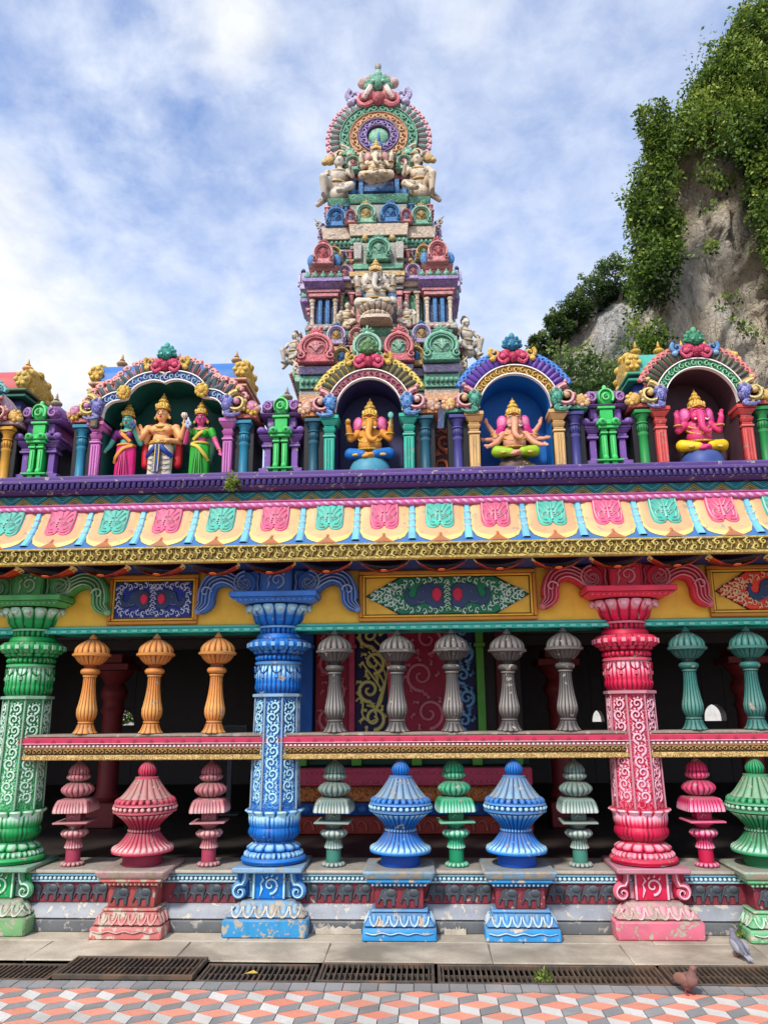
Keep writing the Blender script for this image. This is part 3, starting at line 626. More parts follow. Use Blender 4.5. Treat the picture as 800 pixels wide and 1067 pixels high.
    for s in (-1, 1):
        g = MB(); S = lambda pts: [(s * x, z) for x, z in pts]
        body = curve([(.15, 2.63), (.2, 2.68), (.29, 2.685), (.35, 2.63), (.33, 2.56), (.3, 2.53)], 6)
        arm = curve([(.2, 2.53), (.29, 2.56), (.37, 2.625), (.46, 2.655), (.55, 2.62), (.59, 2.53), (.6, 2.44), (.655, 2.385)], 7)
        n = len(arm); wd = [lerp(.05, .068, min(1, i / n * 2)) if i < n * .8 else .068 - .04 * (i - n * .8) / (n * .2) for i in range(n)]
        lo = [(p[0] - 0, p[1]) for p in offs(arm, 0)]
        A = [offs(arm, 1)[i] for i in range(n)]
        L = [(arm[i][0] + (A[i][0] - arm[i][0]) * wd[i], arm[i][1] + (A[i][1] - arm[i][1]) * wd[i]) for i in range(n)]; Rr = [(arm[i][0] - (A[i][0] - arm[i][0]) * wd[i], arm[i][1] - (A[i][1] - arm[i][1]) * wd[i]) for i in range(n)]
        for i in range(n - 1):
            q = S([Rr[i], Rr[i + 1], L[i + 1], L[i]]); g.prism(q if s > 0 else q[::-1], -.15, .0, 0, -.15)
        lump = S(arc(.27, 2.6, .105, 0, 2 * PI, 20)[:-1]); g.prism(lump if s > 0 else lump[::-1], -.165, 0, .012, -.1)
        q = S([(.13, 2.514), (.33, 2.514), (.36, 2.6), (.3, 2.69), (.13, 2.715)]); g.prism(q if s > 0 else q[::-1], -.15, 0, .008, -.15)
        for d in (.75, .3, -.15, -.6):
            ln = [(s * (arm[i][0] + (A[i][0] - arm[i][0]) * wd[i] * d), arm[i][1] + (A[i][1] - arm[i][1]) * wd[i] * d) for i in range(3, n)]
            g.stroke(ln, [.009 * (1 - .4 * i / n) for i in range(3, n)], -.15, .03, .95)
        g.stroke(S(spiral(.585, 2.535, .05, 1.1, PI, -1, 18, .1)), .010, -.16, .03, .95)
        for r_, hh in ((.1, .95), (.066, .8)): g.stroke(S(spiral(.265, 2.6, r_, 1.3, PI * .5, -1, 24, .12)), .009, -.163, .028, hh)
        g.stroke(S([(.15, 2.54), (.16, 2.6), (.15, 2.66), (.17, 2.695)]), .009, -.15, .028, .9)
        g.ell((s * .655, -.12, 2.385), (.034, .045, .03), 10, 6, .5); g.build('scroll_bracket', mcap, t)
    return t
BLUE = ((0, 120, 212), (184, 234, 246), (4, 38, 112)); RED = ((226, 30, 80), (252, 196, 212), (116, 6, 30)); GREEN = ((22, 166, 84), (204, 238, 216), (4, 70, 34))
pillar('bright green carved pillar at the left edge of the photo', -3.27, *GREEN, (120, 165, 112), (212, 210, 190), (88, 182, 100))
pillar('bright blue carved pillar with a chipped sky-blue base', -1.195, *BLUE, (62, 160, 214), (226, 216, 198), (64, 132, 222))
pillar('crimson pink carved pillar with scroll brackets at the right', 1.615, *RED, (226, 120, 140), (238, 190, 190), (236, 58, 88))

# ------------------------------------------------------------------ pedestals and big urns
def pedestal(label, X, base, hi, dk, chip, frieze=True, wear=(206, 190, 170)):
    t = thing('pedestal', label, 'pedestal', (X, 6.25, 0), 0, 'pedestals under the big urns')
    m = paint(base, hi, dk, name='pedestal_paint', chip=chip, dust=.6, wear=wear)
    g = MB(); g.fru(0, 0, 0, .265, .27, .085, .262, .262, .01); g.stroke(curve([(-.24 + i * .06, .055 + .006 * (-1) ** i) for i in range(9)], 4), .006, -.268, .012, .9); g.build('footing', m, t)
    g = MB(); g.fru(0, 0, .087, .25, .25, .175, .205, .205, .012); g.box(-.205, .205, -.205, .205, .177, .195, .005, .3)
    for f in range(4):
        g.M = Matrix.Rotation(f * PI / 2, 4, 'Z') @ shear(.087, .51)
        for i in range(6):
            x = -.18 + .072 * i; g.stroke(arc(x, .158, .03, PI, 2 * PI, 9, .058), [.008] * 10, -.249, .016, 1.0); g.ell((x, -.249, .145), (.017, .01, .026), 8, 6, .3)
    g.M = None; g.build('lotus_moulding', m, t)
    g = MB(); g.box(-.175, .175, -.175, .175, .196, .34, .005); g.build('frieze_block', m_maroon if base[0] < 200 else paint((172, 78, 74), None, (60, 22, 24), name='pedestal_frieze', chip=.08), t)
    for x in (-.09, .075): elephant(t, x, -.175, .2, .72)
    g = MB(); g.fru(0, 0, .342, .18, .18, .375, .215, .215, .005, -.1); g.box(-.232, .232, -.232, .232, .377, .4, .005, .1)
    for i in range(13): g.ell((-.19 + i * .38 / 12, -.205, .36), (.011, .012, .011), 6, 4, .7)
    g.build('cornice', m, t)
    g = MB(); g.fru(0, 0, .402, .25, .25, .458, .262, .262, .012); g.build('cap_slab', paint(tuple(int(c * .35 + 115) for c in base), (205, 195, 180), (90, 80, 70), name='worn_slab', chip=.4, dust=.75, wear=(186, 172, 150)), t)
    return t
pedestal('pink chipped elephant pedestal carrying the dusky rose urn', -2.19, (216, 116, 112), (232, 170, 160), (122, 46, 46), .34)
pedestal('sky blue pedestal left of the other, under the first blue urn', -.22, (46, 150, 214), (200, 226, 240), (24, 78, 140), .14)
pedestal('sky blue pedestal nearest the red pillar under the second blue urn', .65, (46, 150, 214), (200, 226, 240), (24, 78, 140), .16)
pedestal('pale green pedestal half cut off at the right edge of the photo', 2.47, (98, 184, 124), (206, 232, 210), (30, 96, 56), .22)
def urn(label, X, base, hi, dk, drum, mid):
    t = thing('urn', label, 'urn', (X, 6.25, .46), 0, 'big lotus urns on the pedestals'); m = paint(base, hi, dk, name='urn_paint', dust=.35, chip=.02, var=.25); Z = -.46
    md = paint(mid, hi, dk, name='urn_shoulder_paint', dust=.6, chip=.1)
    mdr = paint(drum, None, None, name='urn_drum_paint', dust=.1)
    sh = lambda rows: [(r[0], r[1] + Z) + tuple(r[2:]) for r in rows]
    g = MB(); g.lathe(sh([(.145, .46), (.143, .548)]), 48); g.build('drum', mdr, t)
    g = MB(); g.lathe(sh([(.20, .546, -.4), (.226, .552, -.1), (.23, .572, .5), (.225, .585, 1, .05, 30)] + [(lerp(.222, .118, q ** .62), lerp(.59, .69, q), lerp(1.1, -.45, q ** .6), .05, 30) for q in [i / 7 for i in range(8)]]), 120)
    g.build('lower_lotus', m, t)
    g = MB(); g.lathe(sh([(.108, .69, -.4)] + rnd(.112, .695, .112, .716, .01, 3, .55, .55, .1, 30) + [(.1, .72, -.4)]), 120); g.lathe(sh([(lerp(.112, .212, q ** 1.3), lerp(.72, .825, q), lerp(-.4, 1.0, q * q), .06, 30) for q in [i / 6 for i in range(7)]] + [(.2, .832, -.3)]), 120); g.build('inverted_lotus', m, t)
    g = MB(); g.lathe(sh([(.2, .832, -.3), (.236, .838, .4), (.238, .85, .2), (.224, .855, -.5), (.222, .885, -.5), (.236, .89, .3), (.23, .9, .3), (.2, .91, -.4)]), 96)
    for i in range(32): a = i * 2 * PI / 32; g.ell((.226 * cos(a), .226 * sin(a), .87 + Z), .0165, 8, 6, .8)
    g.lathe(sh(rnd(.225, .903, .205, .94, .012, 4, .3, .2, .12, 26)), 104); g.build('bead_ring', m, t)
    g = MB(); g.lathe(sh([(.198, .94, .2, .06, 18)] + [(lerp(.192, .088, q ** .85), lerp(.945, 1.078, q), lerp(.45, -.15, q), .07, 18) for q in [i / 6 for i in range(7)]]), 108); g.build('shoulder', md, t)
    g = MB(); g.lathe(sh([(.086, 1.076, .3), (.088, 1.09, .3), (.06, 1.094, -.4)] + rnd(.056, 1.098, .05, 1.18, .016, 7, -.1, .1, .08, 18) + [(.03, 1.2, .2, .08, 18), (.012, 1.212, .4), (.004, 1.216, .4)]), 72); g.build('knob', m, t)
    return t
urn('dusky rose lotus urn on the chipped pink pedestal', -2.19, (196, 48, 82), (236, 188, 184), (96, 20, 40), (158, 40, 70), (190, 120, 116))
urn('cobalt blue lotus urn nearer the blue pillar', -.215, (0, 118, 206), (180, 230, 242), (2, 38, 104), (8, 84, 192), (110, 150, 180))
urn('cobalt blue lotus urn nearer the red pillar', .655, (0, 118, 206), (180, 230, 242), (2, 38, 104), (8, 84, 192), (110, 150, 180))
urn('emerald green lotus urn cut off by the right edge', 2.47, (30, 150, 92), (180, 222, 196), (8, 70, 40), (24, 120, 70), (110, 160, 120))

# ------------------------------------------------------------------ tiered balusters (lower row)
def tiered(label, X, base, hi, dk, stem):
    t = thing('tiered_baluster', label, 'baluster', (X, 6.38, .425), 0, 'tiered balusters under the rail'); m = paint(base, hi, dk, name='baluster_paint', dust=.35, chip=.04, var=.25); ms = paint(stem, hi, dk, name='baluster_stem_paint', dust=.1); Z = -.425
    sh = lambda rows: [(r[0], r[1] + Z) + tuple(r[2:]) for r in rows]
    g = MB(); g.lathe(sh([(.078, .425)] + rnd(.088, .43, .078, .455, .008, 4, .6, .6, .16, 14) + [(.05, .458, -.4)]), 84); g.build('foot', m, t)
    g = MB(); g.lathe(sh([(.056, .455), (.056, .555)]), 32); g.build('stem', ms, t)
    g = MB(); g.lathe(sh([(.062, .552, .7, .08, 18), (.072, .56, .9, .1, 18), (.058, .6, 0, .06, 18), (.06, .628, -.2, .06, 18)] + rnd(.08, .633, .085, .69, .024, 6, -.1, 1.1, .12, 14) + [(.05, .696, -.5), (.055, .712, .2), (.1, .738, .3), (.095, .742, .2)]), 108); g.build('ring', m, t)
    g = MB(); g.box(-.135, .135, -.135, .135, .742 + Z, .756 + Z, .004, .35); g.box(-.058, .058, -.058, .058, .756 + Z, .826 + Z, .004, -.25); g.stroke([(-.03, .775 + Z), (-.01, .8 + Z), (.02, .785 + Z), (.03, .81 + Z)], .008, -.058, .008, .5); g.build('slab', m, t)
    g = MB(); g.lathe(sh([(.11, .828, -.6, 0, 0, .8), (.148, .824, 1.0, .03, 40, .85), (.15, .836, 1.1, .03, 40, .85), (.144, .87, .55, .03, 40, .85), (.134, .9, -.1, .02, 40, .85), (.118, .918, .1, 0, 0, .85), (.06, .93, .2, 0, 0, .5)]), 160); g.build('umbrella', m, t)
    g = MB(); g.lathe(sh([(.06, .928, -.5)] + rnd(.085, .94, .085, 1.035, .045, 8, .7, -.1, .1, 16) + [(.05, 1.045, -.5)]), 96); g.build('melon', m, t)
    g = MB(); g.lathe(sh([(.05, 1.045, -.5)] + rnd(.07, 1.058, .075, 1.105, .022, 5, .8, .0, .1, 16) + rnd(.082, 1.112, .02, 1.195, .018, 6, -.1, .15, .08, 16) + [(.006, 1.215, .4)]), 96); g.build('bud', m, t)
    return t
DR = ((184, 104, 112), (226, 184, 180), (92, 40, 50), (176, 66, 92)); GG = ((112, 140, 130), (206, 212, 206), (48, 66, 62), (66, 132, 116))
tiered('dusty pink tiered baluster between the green pillar and rose urn', -2.79, *DR); tiered('dusty pink tiered baluster between the rose urn and blue pillar', -1.71, *DR)
tiered('grey-green tiered baluster just right of the blue pillar', -.735, *GG)
tiered('emerald tiered baluster between the two blue urns', .213, (34, 166, 118), (190, 232, 214), (8, 84, 58), (30, 150, 104))
tiered('grey-green tiered baluster just left of the red pillar', 1.15, *GG)
tiered('crimson tiered baluster right of the red pillar', 2.09, (216, 42, 104), (246, 182, 206), (110, 10, 44), (196, 26, 72))

# ------------------------------------------------------------------ rails
m_rp = paint((194, 52, 86), (240, 180, 190), (96, 20, 40), name='rail_pink', dust=.5); m_rtop = paint((150, 132, 118), (170, 155, 140), (90, 75, 65), name='rail_dusty_top', dust=.7, chip=.2)
m_dot = paint((196, 108, 112), (226, 226, 220), (92, 40, 48), name='rail_dots', dust=.2); m_gold2 = paint((196, 158, 88), (232, 206, 140), (60, 40, 20), swirl=26, sw=.6, sq=4, name='rail_gold', dust=.2); m_dgold = paint((166, 128, 70), (214, 180, 110), (48, 30, 18), name='rail_dark_gold')
for lab, a, b in (('pink and gold carved rail between the green and blue pillars', -3.27, -1.195), ('longest pink and gold carved rail running behind the blue and red pillars', -1.195, 1.615), ('pink and gold carved rail right of the red pillar', 1.615, 4.3)):
    t = thing('carved_rail', lab, 'rail', ((a + b) / 2, 6.2, 1.22), 0, 'carved rails between the pillars'); L = (b - a) / 2 - .02
    g = MB(); g.box(-L, L, .0, .26, .172, .196, .006); g.build('top_ledge', m_rtop, t)
    g = MB(); g.box(-L, L, -.015, .24, .128, .17, .004); g.box(-L, L, -.02, .2, .122, .13, .002, .8)
    x = -L + .05
    while x < L: g.prism([(x - .02, .131), (x + .02, .131), (x, .155)], -.022, -.01, .003, -.4); x += .13
    g.build('pink_fascia', m_rp, t)
    g = MB(); g.box(-L, L, -.004, .2, .092, .12, .003, -.1); x = -L + .02
    while x < L: g.box(x - .009, x + .009, -.01, 0, .098, .114, .002, .95); x += .034
    g.build('dotted_band', m_dot, t)
    g = MB(); g.box(-L, L, .004, .2, .042, .09, .003, -.75); g.box(-L, L, -.006, .2, .084, .091, .002, .3)
    x = -L + .03; i = 0
    while x < L: g.stroke(spiral(x, .063, .019, 1.1, 0 if i % 2 else PI, 1 if i % 2 else -1, 12, .2), .006, .004, .014, .35); x += .042; i += 1
    g.build('carved_band', m_dgold, t)
    g = MB(); g.box(-L, L, -.012, .22, 0, .04, .006); g.build('gold_band', m_gold2, t)

# ------------------------------------------------------------------ vase balusters (upper row)
def vase(label, X, base, hi, dk):
    t = thing('vase_baluster', label, 'baluster', (X, 6.28, 1.418), 0, 'vase balusters above the rail'); m = paint(base, hi, dk, name='vase_paint', dust=.2, chip=.02, var=.25); Z = -1.418
    sh = lambda rows: [(r[0], r[1] + Z) + tuple(r[2:]) for r in rows]
    g = MB(); g.lathe(sh([(.096, 1.418, .2, .08, 12)] + [(lerp(.098, .064, q ** .6), lerp(1.425, 1.49, q), lerp(.5, 0, q), .07, 12) for q in [i / 5 for i in range(6)]] + [(.056, 1.495, -.5)]), 72); g.build('foot', m, t)
    g = MB(); g.lathe(sh([(.056, 1.496, .3), (.062, 1.502, .3), (.062, 1.51, .3), (.056, 1.515, -.4)] + rnd(.06, 1.52, .08, 1.6, .008, 5, .0, .6, .06, 16) + rnd(.081, 1.605, .05, 1.80, -.004, 8, .65, .1, .07, 16) + [(.049, 1.862, -.1, .05, 16), (.056, 1.868, .5), (.056, 1.88, .4), (.048, 1.884, -.4)]), 96); g.build('stem', m, t)
    g = MB(); g.lathe(sh([(.05, 1.882, -.5)] + rnd(.066, 1.887, .066, 1.93, .012, 5, .1, .1) + [(.05, 1.935, -.5), (.056, 1.96, -.3)] + rnd(.075, 1.965, .13, 2.025, .008, 5, .3, .0, .08, 20) + [(.15, 2.035, .4), (.153, 2.05, .2), (.142, 2.055, -.4)] + rnd(.138, 2.06, .05, 2.165, .028, 8, .5, -.05, .08, 16) + [(.03, 2.17, -.4), (.034, 2.178, .2), (.02, 2.2, .2), (.006, 2.218, .4)]), 96); g.build('lotus_head', m, t)
    return t
v0 = vase('orange gold vase baluster beside the green pillar', -2.735, (206, 132, 62), (238, 196, 116), (104, 40, 18)); OR = ((206, 132, 62), (238, 196, 116), (104, 40, 18))
dup(v0, (-2.2, 6.28, 1.418), 'orange gold vase baluster in the middle of its three'); dup(v0, (-1.69, 6.28, 1.418), 'orange gold vase baluster beside the blue pillar')
v1 = vase('grey stone-coloured vase baluster first to the right of the blue pillar', -.718, (84, 81, 79), (186, 180, 172), (28, 26, 26))
for x, lab in ((-.228, 'grey vase baluster in front of the yellow peacock scroll panel'), (.214, 'grey vase baluster in front of the blue scroll panel edge'), (.653, 'grey vase baluster in front of the dark doorway right of the green post'), (1.107, 'grey vase baluster beside the red pillar')): dup(v1, (x, 6.28, 1.418), lab)
v2 = vase('dark teal vase baluster nearer the red pillar', 2.072, (46, 112, 104), (126, 172, 160), (14, 46, 44)); dup(v2, (2.542, 6.28, 1.418), 'dark teal vase baluster cut close to the right edge')

rj = random.Random(5)
for o in COL.objects:
    if o.parent is None and o.name.split('.')[0] in ('vase_baluster', 'tiered_baluster', 'urn'):
        o.rotation_euler = (rj.uniform(-.012, .012), rj.uniform(-.014, .014), rj.uniform(-.12, .12) if o.name.startswith('tiered') else rj.uniform(0, 6)); k_ = rj.uniform(.985, 1.012); o.scale = (k_, k_, rj.uniform(.99, 1.008))
# ------------------------------------------------------------------ lintel with painted panels
m_yel = paint((255, 198, 66), (255, 220, 120), (120, 84, 20), name='yellow_plaster', dust=.15, ao=.5); m_frame = paint((206, 138, 54), (236, 184, 100), (84, 48, 16), name='ochre_frame', dust=.2)
m_tealb = paint((54, 200, 176), (160, 240, 226), (18, 80, 72), name='teal_bead', dust=.2); m_line = paint((34, 24, 22), (60, 50, 46), (14, 10, 10), name='dark_outline', dust=.1)
m_greenf = paint((14, 128, 86), (210, 250, 234), (6, 44, 32), name='green_field', dust=.1); m_bluef = paint((26, 52, 156), (210, 228, 252), (8, 14, 50), name='navy_field', dust=.1)
m_orf = paint((240, 66, 44), (255, 216, 170), (120, 22, 18), name='vermilion_field', dust=.1); m_navy = paint((48, 70, 110), (110, 130, 170), (14, 20, 34), name='elephant_navy', dust=.1); m_ear = paint((214, 44, 80), (240, 120, 140), (110, 16, 36), name='elephant_ear', dust=.05)
T = thing('lintel_beam', 'yellow lintel beam with painted elephant panels resting on the pillar tops', 'lintel', (0, 6.3, 0))
g = MB(); g.box(-5.2, 4.6, .0, .3, 2.275, 2.72, .004); g.build('yellow_field', m_yel, T)
g = MB(); g.box(-5.2, 4.6, -.04, .28, 2.215, 2.25, .004, 0); g.box(-5.2, 4.6, -.02, .28, 2.252, 2.274, .003, .4)
x = -5.1
while x < 4.5: g.box(x - .025, x + .025, -.047, -.038, 2.222, 2.243, .003, .6); x += .085
g.build('teal_moulding', m_tealb, T)
def leafspray(g, pts, n, w, ht, y, hi=.9, clip=None):
    """leafy filigree: curls placed along a path"""
    P = curve(pts, 6)
    for i in range(0, len(P), max(1, len(P) // n)):
        s = 1 if (i // max(1, len(P) // n)) % 2 else -1; a = P[i]; b = P[min(i + 1, len(P) - 1)]; th = math.atan2(b[1] - a[1], b[0] - a[0])
        g.stroke(spiral(a[0], a[1], w, .95, th + s * 1.7, -s, 12, .15), [w * .3 * (1 - .6 * q / 12) for q in range(13)], y, ht, hi)
        for q in (0.5, 1.2):
            e = th + s * q; g.stroke([(a[0] + cos(e) * w * .7, a[1] + sin(e) * w * .7), (a[0] + cos(e) * w * 1.2, a[1] + sin(e) * w * 1.2), (a[0] + cos(e + s * .5) * w * 1.7, a[1] + sin(e + s * .5) * w * 1.7)], [w * .22, w * .26, w * .04], y, ht, hi)
def ele_head(parent, x, z, s, fl, y=-.03):
    g = MB(); X = lambda pts: [(x + fl * px * s, z + pz * s) for px, pz in pts]
    body = curve([(.0, .07), (.06, .1), (.14, .095), (.2, .07), (.215, .02), (.235, -.02), (.275, -.01), (.285, .03), (.265, .04), (.3, .06), (.315, 0), (.29, -.065), (.24, -.085), (.19, -.07), (.14, -.06), (.08, -.105), (.0, -.09)], 3)
    q = X(body); g.prism(q if fl < 0 else q[::-1], y - .012, y, .004); g.stroke(X([(.15, -.05), (.19, -.062), (.215, -.045)]), .006, y - .012, .008, 1.0, .6); g.ell((x + fl * .16 * s, y - .012, z + .03 * s), .006, 6, 4, 1)
    h = g.build('elephant_head', m_navy, parent); g = MB(); q = X([(.015, .04), (.05, .065), (.085, .04), (.09, -.01), (.06, -.055), (.03, -.045), (.008, 0)]); g.prism(q if fl < 0 else q[::-1], y - .024, y - .011, .006); g.build('ear', m_ear, h)
def painted_panel(label, x0, x1, mfield, diamond):
    p = MB(); z0, z1 = 2.285, 2.7; cx, cz = (x0 + x1) / 2, (z0 + z1) / 2
    for (a, b, c, d) in ((x0, x1, z1 - .03, z1), (x0, x1, z0, z0 + .03), (x0, x0 + .03, z0 + .032, z1 - .032), (x1 - .03, x1, z0 + .032, z1 - .032)): p.box(a, b, -.028, .02, c, d, .006)
    p.m = 1
    for (a, b, c, d) in ((x0 + .032, x1 - .032, z1 - .05, z1 - .033), (x0 + .032, x1 - .032, z0 + .033, z0 + .05), (x0 + .032, x0 + .049, z0 + .052, z1 - .052), (x1 - .049, x1 - .032, z0 + .052, z1 - .052)): p.box(a, b, -.016, .02, c, d, .004)
    P = p.build('painted_panel', [m_frame, m_yel], T); P['label'] = label
    p = MB(); hz = .15
    for (a, b, c, d) in ((x0 + .05, x1 - .05, z1 - .057, z1 - .05), (x0 + .05, x1 - .05, z0 + .05, z0 + .057), (x0 + .05, x0 + .057, z0 + .058, z1 - .058), (x1 - .057, x1 - .05, z0 + .058, z1 - .058)): p.box(a, b, -.006, .01, c, d, .001)
    q = MB(); f = MB()
    if diamond:
        w = (x1 - x0) / 2 - .065; s = w * .58
        poly = [(-w, 0), (-s, -hz)] + [(s, -hz), (w, 0), (s, hz)] + [(-s, hz)]
        out = [(cx + x * 1.015, cz + z * 1.05) for x, z in poly]; p.prism(out, -.009, .005)
        q.prism([(cx + x * .99, cz + z) for x, z in poly], -.016, -.008, .004)
        for sx in (-1, 1):
            for sz in (-1, 1):
                leafspray(f, [(cx + sx * w * .93, cz + sz * .005), (cx + sx * w * .8, cz + sz * .035), (cx + sx * (s + .05), cz + sz * .09)], 5, .026, .012, -.016)
                leafspray(f, [(cx + sx * s * 1.05, cz + sz * .02), (cx + sx * s * .9, cz + sz * .1), (cx + sx * s * .5, cz + sz * .122), (cx + sx * .06, cz + sz * .118)], 8, .024, .012, -.016)
                leafspray(f, [(cx + sx * w * .76, cz + sz * .0), (cx + sx * w * .66, cz + sz * .05)], 3, .024, .012, -.016)
        k_ = 1.0 if w > .5 else .8
    else:
        w = (x1 - x0) / 2 - .06; hz = (z1 - z0) / 2 - .062
        q.prism([(cx - w, cz - hz), (cx + w, cz - hz), (cx + w, cz + hz), (cx - w, cz + hz)], -.016, -.005, .004)
        for sx in (-1, 1):
            leafspray(f, [(cx + sx * .03, cz - hz + .035), (cx + sx * w * .5, cz - hz + .032), (cx + sx * (w - .04), cz - hz + .05), (cx + sx * (w - .03), cz), (cx + sx * (w - .04), cz + hz - .04), (cx + sx * w * .5, cz + hz - .03), (cx + sx * .03, cz + hz - .03)], 18, .025, .012, -.016)
        k_ = .78
    leafspray(f, [(cx, cz - .12), (cx, cz), (cx, cz + .12)], 7, .02, .012, -.016)
    p.build('outline', m_line, P); q.build('field', mfield, P); f.build('filigree', mfield, P)
    for s in (-1, 1): ele_head(P, cx + s * .035, cz + .0, k_, s, -.017)
painted_panel('navy panel with two elephant heads and pale blue scrolls', -2.63, -1.87, m_bluef, False)
painted_panel('yellow panel with green diamond and two elephant heads', -.53, .92, m_greenf, True)
painted_panel('yellow panel with vermilion diamond cut by the right edge', 2.29, 3.6, m_orf, True)

# ------------------------------------------------------------------ eaves roof
m_gold = paint((178, 142, 58), (240, 222, 130), (62, 42, 18), swirl=12, sw=.3, name='gold_relief', dust=.25); m_goldr = paint((226, 190, 96), (250, 226, 150), (88, 62, 26), name='gold_rim', dust=.3)
m_soff = paint((36, 64, 130), (60, 90, 150), (10, 18, 40), name='soffit_navy', dust=0, ao=.4); m_lot = paint((230, 80, 36), (255, 232, 150), (104, 22, 14), name='soffit_lotus_paint', dust=0, ao=.3)
m_cream = paint((236, 176, 126), (250, 218, 124), (176, 96, 62), name='peach_petal', dust=.25, chip=.03, var=.14); m_pink = paint((232, 92, 134), (252, 204, 216), (150, 30, 70), name='pink_tongue', dust=.15); m_mint = paint((76, 190, 168), (200, 244, 230), (20, 96, 88), name='mint_tongue', dust=.15)
m_strap = paint((120, 196, 226), (210, 236, 244), (24, 78, 150), name='blue_strap', dust=.2); m_tip = paint((186, 106, 54), (230, 168, 96), (92, 44, 20), name='brown_tip', dust=.4); m_dblue = paint((40, 112, 180), (120, 180, 226), (12, 50, 110), name='blue_corner')
m_rope = paint((196, 88, 150), (232, 168, 204), (104, 36, 84), name='rope_pink', dust=.4); m_zig = paint((40, 160, 168), (140, 224, 220), (16, 66, 84), name='zigzag_teal', dust=.15); m_zig2 = paint((206, 184, 90), (238, 222, 140), (104, 86, 34), name='zigzag_gold', dust=.2)
m_purp = paint((92, 66, 134), (170, 150, 206), (34, 22, 62), name='purple_cornice', dust=.35, chip=.04); m_purd = paint((58, 40, 104), (132, 110, 180), (22, 14, 48), name='purple_dentil', dust=.2)
T = thing('eaves_roof', 'overhanging painted eaves roof with gold band and rows of petals', 'roof', (0, 5.75, 2.71)); XA, XB = -5.3, 4.7
g = MB(); g.box(XA, XB, .0, 1.2, .012, .108, .004, -.3); g.box(XA, XB, -.022, .04, .098, .116, .006, .4); g.box(XA, XB, -.016, .05, -.012, .012, .006, .3); g.m = 1; g.box(XA, XB, -.010, .022, -.014, -.0125, .0005)
g.m = 0; x = XA + .05; i = 0
while x < XB:
    s = 1 if i % 2 else -1
    g.stroke(spiral(x, .055 + .02 * s, .026, 1.2, PI / 2 * s, s, 15, .15), [.009 * (1 - .5 * q / 15) for q in range(16)], .0, .024, .9)
    g.stroke([(x + .03, .055 - s * .04), (x + .05, .055), (x + .04, .055 + s * .038)], [.007, .008, .003], .0, .022, .7); g.ell((x + .03, -.006,   .055 - .03 * s), (.01, .012, .01), 6, 4, .9)
    x += .056; i += 1
g.build('gold_band', [m_gold, m_goldr], T)
g = MB(); g.box(XA, XB, .05, .85, -.0, .01, .002); g.build('soffit', m_soff, T)
PER = .44; c0 = -.297 - 12 * PER
# petals hang from the rope down to the gold band, on a curved (bell) slope
def slope(v): return (.245 * v + .035 * sin(PI * v), .118 + .362 * v)   # (y, z) for v 0 bottom .. 1 top, local
g = MB(); rows = 8
vs = []; fs = []
for i in range(rows + 1):
    y, z = slope(i / rows); vs += [(XA, y + .03, z), (XB, y + .03, z)]
for i in range(rows): fs.append((2 * i, 2 * i + 1, 2 * i + 3, 2 * i + 2))
g.add(vs, fs); g.build('slope', m_dblue, T)
def onslope(g, poly, lift, h=0.0, th=.012):
    """flat outline (x, v) wrapped on the bell slope, with side walls"""
    n = len(poly); vs = []; hs = []
    for dl in (lift, lift - th):
        for x, v in poly: y, z = slope(v); vs.append((x, y + .03 - dl, z + dl * .25)); hs.append(h)
    cx = sum(p[0] for p in poly) / n; fs = [tuple(range(n))] + [(i, n + i, n + (i + 1) % n, (i + 1) % n) for i in range(n)]
    bm_v = vs; g.add(bm_v, fs, hs)
def upoly(w, v0, v1, n=5, notch=0.0):
    """U outline: straight sides from the top v1, rounded foot at v0"""
    pts = [(-w * .93, v1)]
    for i in range(n + 1): pts.append((-w + .0 * i, v1 + (v0 + .3 - v1) * (i + 1) / (n + 1)))
    if notch:
        a = [(-w + w * .5 * (1 - cos(t)), v0 + .3 - .3 * sin(t) * 1.0) for t in [PI * i / 12 for i in range(1, 11)]]
        pts += a + [(0, v0 + notch)] + [(-x, v) for x, v in a[::-1]]
    else: pts += [(-w * cos(t), v0 + .3 - .3 * sin(t) ** .8) for t in [PI * i / 14 for i in range(1, 14)]]
    for i in range(n + 1): pts.append((w, v0 + .3 + (v1 - v0 - .3) * i / (n + 1)))
    pts.append((w * .93, v1)); return pts
def strip_fill(g, poly_fn, lift, h):
    """fill U outline with horizontal strips so that it follows the curved slope"""
    pass
def ushape(g, w, v0, v1, lift, h, notch=0.0, hb=None):
    N_ = 14; vs = []; hs = []; fs = []; NX = 13
    for i in range(N_ + 1):
        v = lerp(v1, v0, i / N_)
        for j in range(NX):
            u = j / (NX - 1) * 2 - 1; x = u * w
            d = min(1, max(0, (v - v0) / .3)); 
            lim = v0 + (.3 * (1 - math.sqrt(max(0, 1 - u * u)))) if not notch else v0 + .26 * (1 - math.sqrt(max(0, 1 - (2 * abs(u) - 1) ** 2))) * (1 if abs(u) > .5 else notch / .26 * 1.0)
            vv = lerp(v1, lim, i / N_); y, z = slope(vv); edge = max(abs(u) ** 4, (i / N_) ** 8); lf = lift * (1 - .75 * max(abs(u) ** 12, (i / N_) ** 20))
            vs.append((x, y + .03 - lf, z + lf * .25)); hs.append(h + (hb if hb is not None else 0) * (1 if edge > .55 else 0))
    for i in range(N_):
        for j in range(NX - 1): a = i * NX + j; fs.append((a, a + 1, a + NX + 1, a + NX))
    # rim walls down to the slope
    rim = [i * NX for i in range(N_ + 1)] + [N_ * NX + j for j in range(1, NX)] + [i * NX + NX - 1 for i in range(N_ - 1, -1, -1)]
    o = len(vs)
    for r in rim: x, y, z = vs[r]; vs.append((x, y + .05, z - .01)); hs.append(-.8)
    for q in range(len(rim) - 1): fs.append((rim[q], rim[q + 1], o + q + 1, o + q))
    g.add(vs, fs, hs)
